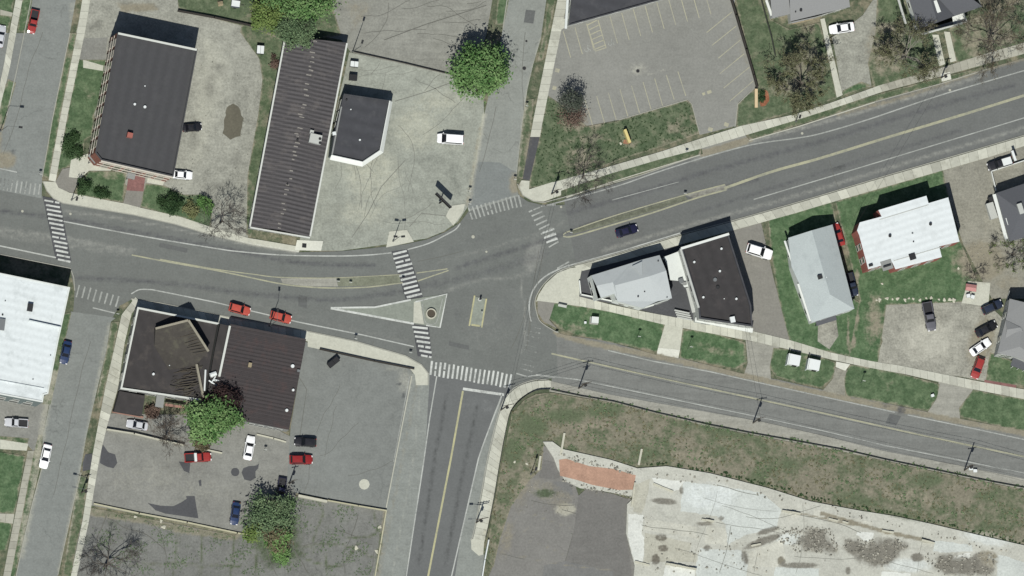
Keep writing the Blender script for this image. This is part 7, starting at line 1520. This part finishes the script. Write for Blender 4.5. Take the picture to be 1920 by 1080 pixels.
disc('manhole_cover', 'pale manhole cover at the centre of the intersection north lane', 887, 444, .34, 'kerb_pale', .02, 'manhole'); disc('manhole_cover', 'small pale cover in the middle of the intersection', 912, 472, .22, 'kerb_pale', .02, 'manhole'); disc('manhole_cover', 'small dark cover in the upper north street', 987, 77, .22, 'metal_dark', .03, 'manhole')
disc('manhole_cover', 'pale cover on the avenue just right of the barred west crosswalk', 132, 401, .26, 'kerb_pale', .02, 'manhole'); disc('manhole_cover', 'pale cover on the avenue left of the barred west crosswalk', 42, 396, .26, 'kerb_pale', .02, 'manhole')
disc('manhole_cover', 'pale cover in the stall lot side lane of the avenue near the dashed line', 1052, 388, .24, 'kerb_pale', .02, 'manhole'); disc('manhole_cover', 'pale cover by the white line where the avenue widens', 1504, 250, .26, 'kerb_pale', .02, 'manhole'); disc('manhole_cover', 'pale cover in the avenue lane below the bright pad', 1781, 169, .26, 'kerb_pale', .02, 'manhole')
r = thing_at(571, 460, .13, 'grate', 'square black grate on the bright pad south of the long shed', 'grate', -.1); m = MB().box((0, 0, .02), (.9, .9, .04)); m.build('frame', M['black'], r)
for k in (-1, 0, 1): MB().box((k * .22, 0, .05), (.05, .8, .03)).build('bar', M['metal_dark'], r)
# stones and rubble
def stone(seed, s):
    rng = np.random.default_rng(seed); bm = bmesh.new(); bmesh.ops.create_icosphere(bm, subdivisions=2, radius=s)
    for v in bm.verts: k = 1 + .35 * math.sin(3 * v.co.x / s + seed) * math.cos(2.6 * v.co.y / s + seed * 2) + rng.uniform(-.1, .1); v.co = Vector((v.co.x * k * 1.2, v.co.y * k * .9, v.co.z * k * .6))
    me = bpy.data.meshes.new('stone'); bm.to_mesh(me); bm.free(); me.materials.append(M['wall_concrete']); return me
ST = [stone(k, .5) for k in range(4)]
def rock(px, py, s, label, group, k, z=.05, name='stone'):
    p = P(px, py, z); o = bpy.data.objects.new(name, ST[k % 4]); COL.objects.link(o); o.location = (p.x, p.y, z + .1 * s); o.rotation_euler = (0, 0, k * 1.7); o.scale = (s, s, s * .8); tag(o, label, 'stone', group)
for k in range(15): rock(1641 + k * 10.6 + random.uniform(-3, 3), 560.5 + random.uniform(-2.5, 2.5), random.uniform(.4, .8), 'pale stone in the row edging the gravel lot', 'stones edging the gravel lot', k)
for k, (x, y, s, l) in enumerate(((254, 969, .6, 'pale stone under the yellow topped wall, nearest the side street'), (302, 977, .6, 'pale stone under the middle of the yellow topped wall'), (307, 988, .8, 'largest pale stone below the yellow topped wall'), (668, 1027, .9, 'pinkish boulder in the abandoned lot crack'), (542, 965, .7, 'white stone beside the mixed tree'), (706, 1034, .7, 'stone at the foot of the yellowish side wall, lower'), (712, 988, .7, 'stone at the foot of the yellowish side wall, upper'), (1164, 269, .6, 'white stone left of the mulched cream sign'), (965, 866, .5, 'white stone on the field edge by the south sidewalk'), (988, 870, .5, 'white stone beside the short lamp post'), (909, 997, .6, 'pale stone at the end of the corner sidewalk'), (1654, 532, .5, 'white lump on the lawn below the white roofed building'), (1797, 503, .5, 'pale lump on the lawn end by the gravel drive'))): rock(x, y, s, l, None, k)
def broken_wall(a_, b_, h, label, w=.35):
    u, v = P(*a_, .45), P(*b_, .45); c = (u + v) / 2; m = MB(); n = max(2, int((v - u).length / .8)); d = (v - u).normalized(); L = (v - u).length; rz = math.atan2(d.y, d.x)
    for k in range(n): q = -d * (L / 2) + d * (L * (k + .5) / n); hh = h * random.uniform(.7, 1.1); m.box((q.x, q.y, hh / 2), (L / n - .002, w * random.uniform(.8, 1.15), hh), rz)
    r = empty('broken_wall', (c.x, c.y, .45), label, 'broken wall'); m.build('body', M['wall_concrete'], r)
random.seed(21)
for a_, b_, h, l in (((1248, 1057), (1305, 1068), .9, 'broken wall stub beside the pale floor panel, longest of the slab'), ((1315, 974), (1338, 978), .6, 'short broken wall stub near the middle of the slab'), ((1466, 958), (1500, 964), .8, 'broken wall stub near the top edge of the slab'), ((1553, 973), (1570, 977), .5, 'tiny wall stub west of the dark earth mounds, left'), ((1579, 978), (1590, 981), .5, 'tiny wall stub just above the large earth mound'), ((1653, 995), (1675, 999), .5, 'low wall stub above the brown earth mound'), ((1727, 1013), (1752, 1019), .8, 'thick wall stub at the end of the brown trench'), ((1190, 905), (1184, 950), .5, 'narrow wall stub beside the orange floor'), ((1408, 1024), (1426, 1020), .5, 'slanted wall stub in the southern slab'), ((1190, 1053), (1218, 1060), .4, 'wall stub at the slab corner beside the asphalt'), ((1225, 907), (1262, 922), .35, 'wavy wall stub near the orange floor')): broken_wall(a_, b_, h, l)
for a_, b_, l in (((1058, 812), (1051, 853), 'long white concrete beam lying at the orange floor corner'), ((1203, 842), (1197, 872), 'white concrete beam lying at the top slab edge'), ((1013, 855), (1009, 882), 'thin pale beam lying beside the weedy asphalt')):
    u, v = P(*a_, .2), P(*b_, .2); c = (u + v) / 2; r = empty('concrete_beam', (c.x, c.y, .08), l, 'beam', rz=math.atan2(v.y - u.y, v.x - u.x)); MB().box((0, 0, .22), ((v - u).length, .42, .44)).build('beam', M['wall_concrete'], r)
def rubble(name, polys, n, seed, z, size=(.08, .4)):
    rng = np.random.default_rng(seed); m = MB()
    for poly, k in polys:
        a = np.array(poly, float); lo, hi = a.min(0), a.max(0); q = rng.uniform(lo, hi, (int(n * k) * 3, 2)); q = q[inside(q, a)][:int(n * k)]
        for x, y in q:
            s = rng.uniform(*size) ** 1.0; p = P(x, y, z); m.box((p.x, p.y, z + s * .25), (s, s * rng.uniform(.5, 1), s * .6), rng.uniform(0, 3), col=rng.uniform(0, 1), tilt=Matrix.Rotation(rng.uniform(-.5, .5), 3, 'X'))
    o = m.build(name, plain(name, A(152, 146, 132), .95, var=.2, tone=.5)); tag(o, kind='stuff')
rubble('rubble', [(Z(1140, 855, [(1500, 640), (1920, 640), (1920, 860), (1700, 860), (1520, 760)]), 1.0), (Z(1520, 855, [(0, 640), (180, 660), (260, 830), (220, 900), (0, 860)]), .8), (Z(1520, 855, [(280, 760), (800, 740), (880, 820), (640, 1000), (300, 850)]), 1.2), (Z(1520, 855, [(880, 870), (1650, 880), (1650, 1080), (1200, 1080)]), 1.0), ([(1190, 885), (1330, 890), (1610, 962), (1900, 1030), (1900, 1042), (1600, 975), (1320, 905), (1190, 900)], 1.2), ([(1040, 845), (1190, 880), (1185, 890), (1045, 858)], .5), ([(1050, 900), (1190, 925), (1185, 940), (1060, 912)], .4), ([(1200, 960), (1450, 1010), (1440, 1075), (1200, 1075)], .5)], 170, 61, .45)
rubble('gravel_scatter', [([(340, 60), (470, 90), (490, 200), (455, 420), (345, 330), (345, 200)], .5), ([(170, 950), (440, 1000), (440, 1012), (170, 962)], .6), ([(1000, 890), (1080, 930), (1060, 970), (970, 960)], .5), ([(1800, 400), (1850, 480), (1830, 530), (1800, 470)], .4)], 140, 62, .05, (.05, .2))
# overhead wires
def wire(name, label, a_, b_, sag=.5, off=0.0, r=.025):
    a_, b_ = Vector(a_), Vector(b_); m = MB(); n = 14; pr = None
    for k in range(n + 1):
        t = k / n; q = a_.lerp(b_, t) - Vector((0, 0, sag * 4 * t * (1 - t)))
        if pr is not None: m.tube(pr, q, r, n=4, cap=False)
        pr = q
    tag(m.build(name, M['black']), label, 'cable', 'overhead cables along the lower road' if name == 'power_cable' else None)
def ptop(k, dz=.3, off=0.0): o, h = POLES[k]; return Vector(o.location) + Vector((off * .2, off, h - dz))
far = P(2150, 950, 9); seq = [('a', 'b'), ('b', 'c')]
for j, off in enumerate((-.7, 0, .7)):
    for u_, v_ in seq: wire('power_cable', 'thin black cable strung between the utility poles of the lower road', ptop(u_, .1, off), ptop(v_, .1, off), .5)
    wire('power_cable', 'thin black cable strung between the utility poles of the lower road', ptop('c', .1, off), (far.x, far.y + off, 9), .5)
    wire('power_cable', 'thin black cable strung between the utility poles of the lower road', ptop('d', .1, off), ptop('a', .1, off), .3)
wire('service_cable', 'thin cable crossing from the halfway pole toward the tall shop', ptop('b', .2), P(1395, 600, 6.5), .3); wire('service_cable', 'thin cable crossing the avenue from the corner pole toward the south corner pole', ptop('i', .3), ptop('d', .3), .8); wire('service_cable', 'thin cable over the avenue from the verge pole toward the white roofed building', ptop('g', .3), P(1600, 430, 5.5), .5)
